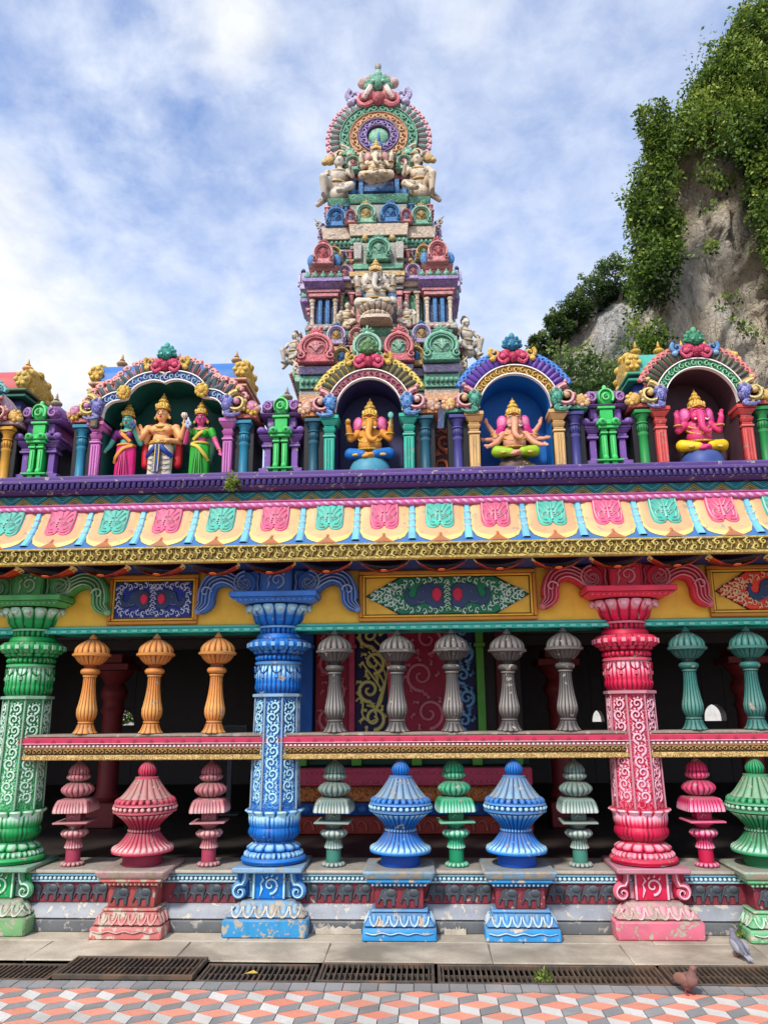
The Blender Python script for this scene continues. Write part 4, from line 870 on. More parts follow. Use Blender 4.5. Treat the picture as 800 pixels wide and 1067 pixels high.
def slstroke(g, pts, w, lift, h):
    n = len(pts); vs = []; hs = []; fs = []
    if not hasattr(w, '__len__'): w = [w * (1 - .6 * i / (n - 1)) for i in range(n)]
    for i, p in enumerate(pts):
        a, b = pts[max(i - 1, 0)], pts[min(i + 1, n - 1)]; dx, dv = b[0] - a[0], (b[1] - a[1]) * .4; l = math.hypot(dx, dv) or 1
        for u, q in ((-1, 0), (0, 1), (1, 0)):
            x = p[0] - dv / l * u * w[i]; v = p[1] + dx / l * u * w[i] / .4; y, z = slope(v); lf = lift + .012 * q; vs.append((x, y + .03 - lf, z + lf * .25)); hs.append(h)
    for i in range(n - 1):
        for j in range(2): fs.append((i * 3 + j, (i + 1) * 3 + j, (i + 1) * 3 + j + 1, i * 3 + j + 1))
    g.add(vs, fs, hs)
proto = {}
for i in range(-1, 25):
    x = c0 + i * PER; kind = 'pink' if i % 2 == 0 else 'mint'
    if x < XA + .2 or x > XB - .2: continue
    if kind not in proto:
        g = MB(); ushape(g, .194, .04, 1.0, .02, 0, 0, .9); pe = g.build('petal', m_cream, T, (x, 0, 0), sharp=50)
        g = MB(); mt = m_pink if kind == 'pink' else m_mint; ushape(g, .124, .33, 1.0, .036, 0, .12, .25)
        slstroke(g, curve([(0, .52), (0, .72), (0, .95)], 4), .010, .036, .7)
        for s in (-1, 1):
            slstroke(g, [(s * .0 + s * (.05 + .028 * cos(t)), .60 + .1 * sin(t)) for t in [2.8 - i_ * .42 * 1 if s > 0 else 2.8 - i_ * .42 for i_ in range(12)]], .009, .036, .8)
            slstroke(g, curve([(s * .02, .68), (s * .05, .8), (s * .085, .9)], 4), .012, .036, .6); slstroke(g, curve([(s * .015, .78), (s * .035, .88), (s * .055, .97)], 4), .011, .036, .6); slstroke(g, curve([(s * .02, .58), (s * .07, .68), (s * .095, .78)], 4), .01, .036, .6)
            slstroke(g, curve([(s * .1, .98), (s * .1, .62), (s * .075, .44), (s * .03, .43)], 4), .007, .034, .75)
        g.build('tongue', mt, pe)
        g = MB(); slstroke(g, curve([(0, .16), (0, .24)], 3), [.012] * 4, .02, .3); vs = []
        N_ = 9; fs = []
        for q in range(N_): u = q / (N_ - 1) * 2 - 1; y, z = slope(.02); vs.append((u * .1, y + .03 - .034, z)); v = .02 + .2 * (1 - abs(u)) ** 1.6; y, z = slope(v); vs.append((u * .1, y + .03 - .03, z))
        for q in range(N_ - 1): fs.append((2 * q, 2 * q + 2, 2 * q + 3, 2 * q + 1))
        g.add(vs, fs, [.2 if q % 2 else -.3 for q in range(len(vs))]); g.build('foot_leaf', m_tip, pe)
        g = MB(); N_ = 8; vs = []; fs = []
        for q in range(N_ + 1):
            v = lerp(.1, 1, q / N_)
            for u, lf in ((-1, .004), (-.6, .02), (.6, .02), (1, .004)): y, z = slope(v); vs.append((PER / 2 + u * .03 * (1.1 - .25 * v), y + .03 - lf, z + lf * .25))
        for q in range(N_):
            for j in range(3): fs.append((q * 4 + j, q * 4 + j + 1, q * 4 + 5 + j, q * 4 + 4 + j))
        g.add(vs, fs)
        for q in (.45, .62, .8): slstroke(g, [(PER / 2 - .024, q), (PER / 2, q - .03), (PER / 2 + .024, q)], [.01] * 3, .02, .9)
        g.build('strap', m_strap, pe)
        g = MB()                                            # lotus under the soffit below each petal
        for q in range(12):
            a0, a1 = PI * q / 12, PI * (q + 1) / 12; am = (a0 + a1) / 2
            P_ = lambda a, r: (cos(a) * .205 * r, .03 + sin(a) * .36 * r)
            pts = [P_(a0, .12), P_(a0, .93), P_(am, 1.0), P_(a1, .93), P_(a1, .12)]
            for (r0, r1, h) in ((.12, .5, -.4), (.5, .84, .15 if q % 2 else -.1), (.84, 1.0, .95)):
                A, B, C_, D_ = P_(a0, r0), P_(a0, r1 * (1 if r1 < 1 else .96)), P_(a1, r1 * (1 if r1 < 1 else .96)), P_(a1, r0)
                g.add([(A[0], A[1], -.10 + .09 * r0 ** 2), (B[0], B[1], -.10 + .09 * r1 ** 2), (C_[0], C_[1], -.10 + .09 * r1 ** 2), (D_[0], D_[1], -.10 + .09 * r0 ** 2)], [(0, 1, 2, 3)], [h, h, h, h])
            g.tube([P_(a0, .15) + (-.10,), P_(a0, .55) + (-.074,), P_(a0, .93) + (-.026,)], .0035, 5, -1)
        g.ell((0, .03, -.095), (.03, .04, .008), 10, 6, .2); g.build('soffit_lotus', m_lot, pe, fix=False); proto[kind] = pe
    else: put(proto[kind], T, (x, 0, 0))
g = MB(); g.lathe([], 3) if False else None
g.tube([(XA, .255, .50), (XB, .255, .50)], .030, 10, 0, .8); x = XA + .04
while x < XB: g.ell((x, .234, .50), (.03, .016, .014), 8, 6, .85, rot=Matrix.Rotation(.5, 4, 'Y')); x += .066
g.box(XA, XB, .235, .34, .524, .54, .004, -.3); g.build('rope_moulding', m_rope, T)
g = MB(); g.box(XA, XB, .30, .6, .541, .63, .003, -.2)
x = XA; j = 0
while x < XB - .2:
    for d in range(3):
        e = .02 + d * .016; g.m = 0; g.stroke([(x + e, .625), (x + .11, .556 + d * .02), (x + .22 - e, .625)], [.0065] * 3, .3, .01, .6 if d == 1 else .2)
        g.m = 1; g.stroke([(x + .11 + e, .545), (x + .22, .612 - d * .02), (x + .33 - e, .545)], [.0055] * 3, .3, .011, .5 if d == 1 else -.1)
    x += .22
g.build('zigzag_band', [m_zig, m_zig2], T)
g = MB(); g.fru((XA + XB) / 2, .6, .632, 5, .36, .66, 5, .40, .006, -.3); g.box(XA, XB, .19, .9, .708, .742, .01, .0); g.box(XA, XB, .215, .9, .662, .706, .004, -.6); g.box(XA, XB, .24, 1.6, .742, .79, .012, .05); g.build('cornice', m_purp, T)
g = MB(); x = XA + .03
while x < XB: g.tube([(x, .21, .666), (x, .205, .685), (x, .212, .703)], .019, 8, .12); x += .047
g.build('dentils', m_purd, T)
g = MB(); g.box(XA, XB, .5, 9.0, .72, .78, .01); g.build('roof_slab', m_grey2, T)
# ------------------------------------------------------------------ roof niches
ZF = 3.5
def gp(*a, **k):
    nm = k.get('name', '')
    if any(w_ in nm for w_ in ('boss', 'scroll', 'beast', 'crest', 'gold_paint', 'trim', 'violet', 'yellow_gable', '_arch')): k.setdefault('swirl', 22); k.setdefault('sw', .45); k.setdefault('sq', 4.0)
    return paint(*a, **k)
W_ = (238, 232, 222)
m_tealcrest = gp((26, 132, 120), (110, 210, 196), (8, 54, 52), name='crest_teal', dust=.15); m_redcrest = gp((206, 30, 84), (246, 130, 160), (96, 8, 36), name='crest_red', dust=.1); m_goldpaint = gp((224, 168, 48), (250, 222, 120), (120, 72, 14), name='gold_paint', dust=.2)
m_peach = gp((222, 168, 128), (246, 212, 180), (130, 84, 60), name='peach_paint', dust=.3, chip=.05)
def roundcol(parent, x, y, z0, z1, r, m, name='column'):
    H = z1 - z0; g = MB(); Z = lambda u: z0 + H * u
    g.lathe([(r * 1.35, z0), (r * 1.35, Z(.04), .2), (r * 1.1, Z(.06), -.4)] + [(r * 1.2, Z(.08), .3), (r, Z(.1), -.2), (r * .93, Z(.58), .05), (r * 1.1, Z(.6), .4), (r * 1.1, Z(.63), .2), (r * .92, Z(.64), -.4)] + [(q[0], Z(q[1])) + tuple(q[2:]) for q in rnd(r * .98, .66, r * 1.0, .77, r * .22, 5, -.1, .2, .05, 12)] + [(r * .9, Z(.775), -.5), (r * 1.15, Z(.79), .3), (r * 1.15, Z(.81), .2), (r * .95, Z(.82), -.4)] + [(lerp(r, r * 1.6, q * q), Z(.83 + .1 * q), .3 * q) for q in (0, .3, .6, .85, 1)] + [(r * 1.3, Z(.935), -.5)], 48, x, y)
    g.box(x - r * 1.75, x + r * 1.75, y - r * 1.75, y + r * 1.75, Z(.94), z1, .004, .1); return g.build(name, m, parent)
def pilaster(parent, x, y, z0, z1, w, d, m):
    H = z1 - z0; g = MB(); Z = lambda u: z0 + H * u; o = .002
    g.box(x - w * 1.15, x + w * 1.15, y - .02, y + d, z0, Z(.06), .004, .2); g.box(x - w * .8, x + w * .8, y, y + d, Z(.06) + o, Z(.64), .006); g.box(x - w * .95, x + w * .95, y - .012, y + d, Z(.64) + o, Z(.68), .005, .4)
    g.box(x - w * .75, x + w * .75, y, y + d, Z(.68) + o, Z(.72), .004, -.3); g.fru(x, y + d / 2, Z(.72) + o, w * .8, d / 2, Z(.8), w * 1.0, d / 2 + .012, .006, .1); g.box(x - w * .8, x + w * .8, y, y + d, Z(.8) + o, Z(.84), .004, -.3)
    g.fru(x, y + d / 2, Z(.84) + o, w * .85, d / 2 + .004, Z(.93), w * 1.35, d / 2 + .03, .005, .25); g.box(x - w * 1.5, x + w * 1.5, y - .035, y + d, Z(.935), z1, .005, .1)
    for s in (-1, 0, 1): g.tube([(x + s * w * .45, y - .002, Z(.1)), (x + s * w * .45, y - .002, Z(.6))], .008, 6, .4 if s else .2)
    return g.build('pilaster', m, parent)
def crest(parent, x, y, z, s, m_face, m_top, m_side):
    """lion-mask crest: red cheeks and mouth, plumed crown, side curls"""
    g = MB()
    for q in (-1, 1):
        g.ell((x + q * .055 * s, y, z + .08 * s), (.06 * s, .05 * s, .05 * s), 12, 8, .1); g.ell((x + q * .085 * s, y - .03 * s, z + .055 * s), (.03 * s, .03 * s, .026 * s), 8, 6, .5)
        g.tube(curve([(x + q * .04 * s, y - .02 * s, z + .03 * s), (x + q * .09 * s, y - .03 * s, z + .0 * s), (x + q * .125 * s, y - .02 * s, z + .05 * s), (x + q * .11 * s, y - .02 * s, z + .1 * s)], 4), [.022 * s - .0012 * s * i for i in range(13)], 7, .3)
    g.ell((x, y - .02 * s, z + .05 * s), (.045 * s, .045 * s, .05 * s), 10, 8, -.3); f = g.build('crest', m_face, parent)
    g = MB()
    for i in range(7):
        a = PI / 2 + (i - 3) * .46; L = (.098 - .008 * abs(i - 3)) * s; R = Matrix.Rotation(-(a - PI / 2), 4, 'Y')
        g.ell((x + cos(a) * L * .75, y - .005, z + .15 * s + sin(a) * L * .75), (.025 * s, .028 * s, L * .52), 8, 8, rot=R, hf=lambda u: .95 * u - .2)
    g.ell((x, y - .02 * s, z + .16 * s), (.06 * s, .05 * s, .06 * s), 10, 8, -.1); g.ell((x, y - .01, z + .25 * s), (.026 * s, .026 * s, .036 * s), 8, 6, .7)
    for q in (-1, 1): g.ell((x + q * .03 * s, y - .065 * s, z + .15 * s), (.013 * s, .01 * s, .013 * s), 8, 6, 1)
    g.build('plumed_crown', m_top, f)
    for q in (-1, 1):
        g = MB(); P_ = spiral(x + q * .15 * s, z + .10 * s, .05 * s, 1.2, PI * .5 - q * .6, -q, 16, .2); g.tube([(p[0], y, p[1]) for p in P_], [.02 * s - .0007 * s * i for i in range(17)], 7, .3)
        g.ell((x + q * .17 * s, y, z + .045 * s), (.03 * s, .03 * s, .024 * s), 8, 6, .6); g.build('side_curl', m_side, f)
    return f
def makara(parent, x, y, z, s, fl, mA, mB, mC):
    """curled sea-beast scroll at the foot of an arch"""
    g = MB(); P_ = spiral(x, z, .10 * s, 1.35, PI * .5, fl, 26, .15); g.tube([(p[0], y, p[1]) for p in P_], [.034 * s - .0008 * s * i for i in range(27)], 8, .15, 1)
    g.tube([(p[0], y - .03 * s, p[1]) for p in P_], [.010 * s] * 27, 6, .95)
    for i in range(0, 18, 3):
        p = P_[i]; dx, dz = p[0] - x, p[1] - z; g.ell((x + dx * 1.33, y, z + dz * 1.33), (.02 * s, .025 * s, .02 * s), 8, 6, .55)
    o = g.build('makara_scroll', mA, parent); g = MB()
    g.ell((x - fl * .085 * s, y - .01, z - .02 * s), (.055 * s, .05 * s, .075 * s), 10, 8, hf=lambda u: .2 + .4 * u); 
    for i in range(5): a = PI * .2 + i * .5; g.ell((x - fl * (.085 + .055 * cos(a)) * s, y - .03, z + (-.03 + .075 * sin(a)) * s), (.018 * s, .022 * s, .026 * s), 7, 6, .6 if i % 2 else -.1)
    g.tube(curve([(x - fl * .06 * s, y - .02, z - .08 * s), (x - fl * .1 * s, y - .03, z - .115 * s), (x - fl * .02 * s, y - .03, z - .125 * s), (x + fl * .03 * s, y - .02, z - .1 * s)], 4), [.02 * s] * 9 + [.012 * s] * 4, 7, .3)
    g.build('beast_head', mB, o); g = MB(); g.ell((x, y - .03, z), (.028 * s, .03 * s, .028 * s), 10, 8, .4)
    g.ell((x + fl * .12 * s, y + .03, z - .03 * s), (.06 * s, .04 * s, .055 * s), 10, 8, .2); g.ell((x + fl * .17 * s, y + .03, z - .055 * s), (.035 * s, .035 * s, .03 * s), 8, 6, .5); g.build('scroll_boss', mC, o); return o
def plume_mesh(s=1.0):
    g = MB()
    for i, (dx, L, w) in enumerate(((-.012, .085, .016), (.012, .085, .016), (0, .10, .02))):
        g.ell((dx * s, (0 if i < 2 else -.012) * s, L * .5 * s), (w * s, .024 * s, L * .55 * s), 8, 10, hf=(lambda u: -1.0 if u < .75 else -.2) if i == 2 else (lambda u: .1 + .75 * max(0, u)))
    P_ = spiral(.012 * s, .098 * s, .024 * s, 1.1, PI, -1, 12, .2); g.tube([(p[0], -.012 * s, p[1]) for p in P_], [.012 * s] * 6 + [.009 * s] * 7, 6, .6); g.ell((-.01 * s, -.005 * s, .115 * s), (.016 * s, .018 * s, .018 * s), 7, 6, .2)
    return g
def plumes(parent, path, d, n, m, t0, t1, skip=None, s=1.0, y=.02):
    P_ = offs(path, d); L = [0]
    for a, b in zip(P_, P_[1:]): L.append(L[-1] + math.hypot(b[0] - a[0], b[1] - a[1]))
    ref = None
    for i in range(n):
        t = lerp(t0, t1, i / (n - 1)) * L[-1]
        if skip and skip[0] < t / L[-1] < skip[1]: continue
        k_ = max(0, min(len(L) - 2, next((j for j in range(len(L) - 1) if L[j + 1] >= t), len(L) - 2))); u = (t - L[k_]) / ((L[k_ + 1] - L[k_]) or 1)
        x = lerp(P_[k_][0], P_[k_ + 1][0], u); z = lerp(P_[k_][1], P_[k_ + 1][1], u); q0, q1 = path[k_], path[k_ + 1]; dx, dz = q1[0] - q0[0], q1[1] - q0[1]; th = math.atan2(dx, -dz)     # outward normal (-dz, dx)
        ang = math.atan2(-dz, dx)  # rotation about Y that tips +z to the outward normal
        if ref is None: o = ref = plume_mesh(s * 1.22).build('plume', m, parent, (x, y, z))
        else: o = ref.copy(); COL.objects.link(o); o.parent = parent; o.location = (x, y, z)
        o.rotation_euler = (0, math.atan2(-dz, dx), 0); o.scale = (1 if x < 0 else -1, 1, 1)
def finial(parent, x, y, z, s, m):
    g = MB(); g.lathe([(.045 * s, z), (.05 * s, z + .015 * s, .3), (.025 * s, z + .025 * s, -.4)] + rnd(.03 * s, z + .03 * s, .03 * s, z + .085 * s, .024 * s, 6, .2, .1) + [(.015 * s, z + .09 * s, -.4), (.026 * s, z + .1 * s, .3), (.012 * s, z + .11 * s)] + [(.014 * s, z + .125 * s, .3), (.004 * s, z + .165 * s, .5)], 20, x, y); return g.build('finial', m, parent)
def vault(parent, x0, x1, y0, y1, z, r, mroof, mend, mwall, mtrim, mfin, nfin, wallz):
    """wagon-vault roof behind the niche on a stepped body"""
    cy = (y0 + y1) / 2; ry = (y1 - y0) / 2; cx = (x0 + x1) / 2
    g = MB(); g.box(x0 + .05, x1 - .05, y0 + .04, y1 - .04, wallz, z - .10, .006); w_ = g.build('body', mwall, parent)
    g = MB(); g.box(x0 - .02, x1 + .02, y0 - .03, y1 + .03, z - .098, z - .07, .008, .1); g.m = 1; g.box(x0 + .02, x1 - .02, y0 + .02, y1 - .02, z - .068, z - .03, .005, -.1); g.m = 0; g.box(x0 - .015, x1 + .015, y0 - .02, y1 + .02, z - .028, z, .008, .3); g.build('stepped_cornice', [mtrim, mwall], parent)
    g = MB(); pr = [(cos(a) * ry, sin(a) ** .8 * r) for a in [PI * i / 14 for i in range(15)]]; vs = []; fs = []
    for xx in (x0 + .06, x1 - .06): vs += [(xx, cy + p[0], z + .002 + p[1]) for p in pr]
    for i in range(14): fs.append((i, i + 1, 15 + i + 1, 15 + i))
    fs += [tuple(range(15)), tuple(range(15, 30))]; g.add(vs, fs); g.box(x0 + .1, x1 - .1, cy - .03, cy + .03, z + r - .004, z + r + .018, .006, .4); rf = g.build('vault_roof', mroof, parent)
    for s, xx in ((-1, x0 + .05), (1, x1 - .05)):
        g = MB(); g.ell((xx, cy, z + r * .45), (.045, ry * 1.02, r * .62), 14, 10, .1)
        for a in range(8): g.ell((xx + s * .01, cy + cos(a * PI / 4) * ry * .75, z + r * .45 + sin(a * PI / 4) * r * .5), (.05, .05, .045), 8, 6, .5 if a % 2 else .0)
        g.ell((xx, y0 + .015, z + r * .35), (.075, .04, r * .36), 10, 8, .3)
        for a in range(6): g.ell((xx + cos(a * PI / 3) * .05, y0 - .015, z + r * .35 + sin(a * PI / 3) * r * .2), (.024, .024, .024), 7, 6, .6)
        g.build('gable_end', mend, parent)
    for i in range(nfin): finial(parent, lerp(x0 + .17, x1 - .17, i / max(1, nfin - 1)) if nfin > 1 else cx, cy, z + r + .015, 1.0, mfin)
    return w_
def niche(label, X, path, w, mback, mband, bandfill, mpil, mcol, mplume, mcrestface, mcresttop, mside, mak, ent, vaultspec, nplume=20, skip=(.45, .55), t0=.2, t1=.8, makz=.655, crestz=.985, cs=1.0, extra=None, pw=.055, bandw=.085):
    t = thing('niche_shrine', label, 'shrine', (X, 6.2, ZF), 0, 'arched niche shrines along the roof edge')
    g = MB(); ys = .0; g.sheet(path, .0, .34); vs = [(p[0], .34, p[1]) for p in path]; g.add(vs, [tuple(range(len(vs)))]); g.build('niche_wall', mback, t, sharp=60)
    ap = [p for p in path if p[1] > .5]
    g = MB(); g.band(ap, .004, bandw, -.03, .33); g.m = 1; g.band(ap, .0, .009, -.045, .0, lambda u: .9); g.band(ap, bandw - .006, bandw + .003, -.045, .0, lambda u: .9); g.m = 0; bandfill(g, ap, bandw); g.build('arch_band', [mband, mside if False else gp((226, 216, 200), (250, 246, 236), (120, 110, 100), name='band_edge', dust=.2)], t)
    plumes(t, ap, bandw + .006, nplume, mplume, t0, t1, skip)
    g = MB(); g.band(ap, bandw + .002, bandw + .075, .05, .3); g.build('arch_back', ent[0], t)
    crest(t, 0, -.02, crestz, cs, mcrestface, mcresttop, mside)
    for s in (-1, 1):
        pilaster(t, s * (w + pw), -.03, 0, .54, pw, .16, mpil); roundcol(t, s * (w + pw * 2 + .085), .02, 0, .52, .041, mcol)
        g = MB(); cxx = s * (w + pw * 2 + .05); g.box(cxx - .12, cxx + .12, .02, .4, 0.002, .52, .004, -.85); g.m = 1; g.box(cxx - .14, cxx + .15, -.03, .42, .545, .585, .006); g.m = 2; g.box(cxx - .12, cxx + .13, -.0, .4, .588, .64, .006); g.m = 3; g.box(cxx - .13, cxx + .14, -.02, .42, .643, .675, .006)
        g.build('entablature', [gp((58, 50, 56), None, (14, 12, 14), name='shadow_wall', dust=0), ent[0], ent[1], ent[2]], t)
        makara(t, s * (w + .13), -.05, makz, 1.0, s, *mak)
        g = MB(); g.ell((s * (w + pw * 2 + .16), -.0, .62), (.05, .05, .05), 10, 8, .3)
        for a in range(7): g.ell((s * (w + pw * 2 + .16) + cos(a * .9) * .042, -.035, .62 + sin(a * .9) * .042), (.02, .02, .02), 7, 6, .5 if a % 2 else 0)
        g.build('corner_boss', m_goldpaint if vaultspec else m_peach, t)
    if vaultspec: vault(t, *vaultspec)
    return t
def arch_path(w, s, rz): return [(w, 0), (w, s * .5), (w, s)] + arc(0, s, w, 0, PI, 30, rz)[1:-1] + [(-w, s), (-w, s * .5), (-w, 0)]
def fix(path): return path[::-1]
# travel must run so that "left of travel" is outward: from the left foot up and over to the right foot, left is outward
def fill_scroll(h0=.9):
    def f(g, ap, bw):
        P0 = offs(ap, bw * .5); L = [0]
        for a, b in zip(P0, P0[1:]): L.append(L[-1] + math.hypot(b[0] - a[0], b[1] - a[1]))
        N_ = int(L[-1] / (bw * .62)); P_ = [(float(np.interp(L[-1] * q / N_, L, [p[0] for p in P0])), float(np.interp(L[-1] * q / N_, L, [p[1] for p in P0]))) for q in range(N_ + 1)]
        for i in range(0, len(P_) - 1, 1):
            p = P_[i]; q = P_[i + 1]; mx, mz = (p[0] + q[0]) / 2, (p[1] + q[1]) / 2; s = 1 if i % 2 else -1; th = math.atan2(q[1] - p[1], q[0] - p[0])
            g.stroke(spiral(mx, mz, bw * .3, 1.0, th + s * 1.57, s, 10, .2), [bw * .1 * (1 - .5 * j / 10) for j in range(11)], -.03, .016, h0)
    return f
def fill_blocks(mats_h):
    def f(g, ap, bw):
        n = len(ap); st = 3
        for i in range(0, n - st, st):
            seg = ap[i:i + st + 1]; g.m = mats_h[(i // st) % len(mats_h)]; g.band(seg, bw * .2, bw * .8, -.052, -.02, lambda u: .1)
        g.m = 0
    return f
Pth = lambda w, s, rz: fix(arch_path(w, s, rz))
PUR = (92, 66, 134)
S1L = [(-.53, 0), (-.53, .3), (-.53, .58)] + arc(-.41, .60, .12, PI, PI * .5, 7, .135)[1:] + [(-.35, .745), (-.325, .755)] + [(-.31, .80)] + curve([(-.31, .80), (-.24, .875), (-.13, .915), (-.05, .91), (0, .89)], 4)[1:]
S1 = S1L + [(-x, z) for x, z in S1L[::-1][1:]]
def fill_s1(g, ap, bw): fill_scroll(.8)(g, ap, bw)
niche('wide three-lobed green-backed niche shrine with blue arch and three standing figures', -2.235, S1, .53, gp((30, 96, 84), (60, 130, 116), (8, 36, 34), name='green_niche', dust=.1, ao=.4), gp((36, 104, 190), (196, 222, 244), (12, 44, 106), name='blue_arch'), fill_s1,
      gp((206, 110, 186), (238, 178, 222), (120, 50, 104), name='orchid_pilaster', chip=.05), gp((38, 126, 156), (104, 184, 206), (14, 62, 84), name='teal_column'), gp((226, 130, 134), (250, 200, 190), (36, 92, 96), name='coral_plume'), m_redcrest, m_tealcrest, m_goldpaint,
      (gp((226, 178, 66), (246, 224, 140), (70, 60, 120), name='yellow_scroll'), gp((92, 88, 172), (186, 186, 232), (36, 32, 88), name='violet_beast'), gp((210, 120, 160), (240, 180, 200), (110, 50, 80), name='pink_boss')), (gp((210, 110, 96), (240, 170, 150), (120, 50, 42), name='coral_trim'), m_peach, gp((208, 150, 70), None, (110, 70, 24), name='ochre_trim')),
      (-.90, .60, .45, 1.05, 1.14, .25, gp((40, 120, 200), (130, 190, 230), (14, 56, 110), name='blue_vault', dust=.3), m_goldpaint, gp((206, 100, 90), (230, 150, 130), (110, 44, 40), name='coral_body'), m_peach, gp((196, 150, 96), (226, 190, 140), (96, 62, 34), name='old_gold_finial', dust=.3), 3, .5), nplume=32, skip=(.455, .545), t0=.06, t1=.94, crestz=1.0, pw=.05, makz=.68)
for s in (-1, 1):
    g = MB(); T_ = [o for o in COL.objects if o.name.startswith('niche_shrine')][-1]
    for a in range(9): g.ell((s * .345 + cos(a * .7) * .04, -.07, .80 + sin(a * .7) * .045), (.024, .024, .026), 7, 6, .5 if a % 2 else .1)
    g.ell((s * .345, -.08, .8), (.035, .03, .04), 10, 8, .3); g.build('cusp_rosette', m_goldpaint, T_)
m_stripe = [gp((226, 176, 132), (250, 220, 190), None, name='arch_cream'), ]
niche('niche shrine with midnight blue back, banded pink arch and an orange figure', -.435, Pth(.285, .57, .31), .285, gp((58, 58, 104), (96, 96, 150), (16, 16, 40), name='midnight_niche', dust=.08, ao=.4), gp((216, 166, 130), (200, 60, 130), (64, 74, 90), name='banded_arch'), fill_scroll(.75),
      gp((44, 178, 152), (140, 228, 210), (16, 92, 82), name='mint_pilaster', chip=.04), gp((36, 92, 112), (96, 156, 176), (12, 44, 60), name='petrol_column'), gp((216, 178, 74), (246, 226, 120), (64, 72, 66), name='ochre_plume'), m_redcrest, gp((34, 112, 66), (120, 180, 110), (96, 40, 20), name='crest_green'), m_goldpaint,
      (gp((214, 104, 118), (240, 190, 190), (90, 40, 60), name='rose_scroll'), gp((40, 110, 190), (160, 206, 236), (14, 44, 100), name='azure_beast'), gp((220, 170, 140), None, (110, 70, 54), name='peach_boss')), (gp((214, 136, 74), (240, 186, 130), (110, 60, 28), name='orange_trim'), gp((40, 128, 84), (120, 190, 150), (12, 60, 36), name='green_trim'), gp((222, 150, 150), None, (110, 66, 70), name='rose_trim')), None, nplume=20, t0=.16, t1=.84)
niche('niche shrine with vivid blue back, gold arch and royal blue plumes', .815, Pth(.30, .57, .31), .30, gp((24, 112, 196), (70, 150, 220), (8, 46, 110), name='vivid_blue_niche', dust=.05, ao=.35), gp((190, 140, 60), (246, 206, 110), (96, 54, 16), name='gold_arch'), fill_scroll(.9),
      gp((228, 184, 118), (248, 220, 170), (136, 96, 50), name='cream_pilaster', chip=.06), gp((70, 68, 136), (140, 140, 198), (26, 24, 66), name='indigo_column'), gp((36, 100, 196), (110, 170, 230), (110, 60, 150), name='blue_plume'), m_redcrest, gp((20, 104, 138), (80, 170, 190), (20, 40, 96), name='crest_petrol'), m_goldpaint,
      (gp((214, 92, 104), (246, 190, 190), (60, 90, 84), name='coral_scroll'), gp((36, 130, 104), (140, 210, 186), (10, 60, 50), name='jade_beast'), gp((224, 170, 80), None, (110, 70, 24), name='amber_boss')), (gp((60, 160, 130), (150, 220, 200), (20, 80, 66), name='jade_trim'), m_peach, gp((40, 150, 90), None, (14, 70, 40), name='emerald_trim')), None, nplume=21, t0=.15, t1=.85)
niche('niche shrine with plum back, bright green arch and red columns at the right', 2.37, Pth(.30, .57, .32), .30, gp((84, 58, 66), (120, 90, 98), (26, 16, 22), name='plum_niche', dust=.08, ao=.4), gp((30, 150, 84), (170, 232, 190), (8, 70, 36), name='green_arch'), fill_scroll(.75),
      gp((222, 84, 80), (246, 160, 150), (130, 30, 32), name='red_pilaster', chip=.05), gp((40, 150, 74), (120, 208, 140), (12, 74, 34), name='green_column'), gp((210, 92, 96), (240, 170, 160), (34, 84, 66), name='red_plume'), m_redcrest, gp((28, 120, 80), (110, 190, 140), (10, 50, 70), name='crest_jade'), gp((74, 132, 190), (176, 210, 236), (24, 54, 110), name='sky_curl'),
      (gp((226, 186, 84), (250, 230, 150), (70, 70, 130), name='straw_scroll'), gp((78, 78, 160), (190, 190, 232), (26, 26, 80), name='indigo_beast'), gp((226, 176, 70), None, (120, 76, 20), name='gold_boss')), (gp((206, 92, 84), (236, 150, 140), (110, 40, 36), name='brick_trim'), m_peach, gp((150, 76, 130), None, (66, 26, 58), name='plum_trim')),
      (-.44, .56, .45, 1.05, 1.08, .27, gp((66, 170, 150), (150, 220, 206), (20, 86, 76), name='mint_vault', dust=.3), m_goldpaint, gp((40, 70, 150), (200, 210, 230), (14, 26, 70), name='navy_body'), gp((52, 160, 120), None, (16, 76, 54), name='jade_cornice'), m_goldpaint, 4, .5), nplume=21, t0=.15, t1=.85)
niche('partly seen niche shrine with blue columns cut off by the left edge', -4.12, Pth(.30, .57, .31), .30, gp((70, 50, 66), None, (20, 14, 20), name='dusk_niche', dust=.05), gp((40, 110, 190), (190, 220, 240), (12, 46, 100), name='azure_arch'), fill_scroll(.8),
      gp((34, 108, 180), (120, 180, 226), (12, 48, 96), name='azure_pilaster'), gp((216, 156, 50), (246, 206, 110), (118, 70, 16), name='golden_column'), gp((60, 150, 150), (150, 216, 210), (20, 60, 90), name='aqua_plume'), m_redcrest, m_tealcrest, m_goldpaint,
      (gp((206, 92, 96), (240, 180, 170), (90, 40, 44), name='brick_scroll'), gp((80, 180, 160), (190, 230, 220), (24, 80, 80), name='aqua_beast'), gp((230, 170, 60), None, (120, 76, 20), name='saffron_boss')), (gp((220, 180, 190), (240, 214, 220), (120, 80, 90), name='blush_trim'), gp((222, 150, 60), None, (110, 66, 20), name='amber_trim'), gp((40, 128, 80), None, (14, 60, 36), name='moss_trim')),
      (-.5, .36, .45, 1.05, 1.10, .27, gp((206, 84, 84), (236, 160, 150), (120, 36, 40), name='red_vault', dust=.35), gp((222, 180, 60), (246, 220, 130), (120, 84, 20), name='yellow_gable'), gp((60, 66, 110), (210, 196, 190), (22, 24, 50), name='slate_body'), gp((34, 120, 84), (226, 190, 150), (12, 56, 40), name='green_cornice'), gp((214, 160, 90), (240, 200, 140), (110, 70, 34), name='brass_finial'), 2, .5), nplume=20)

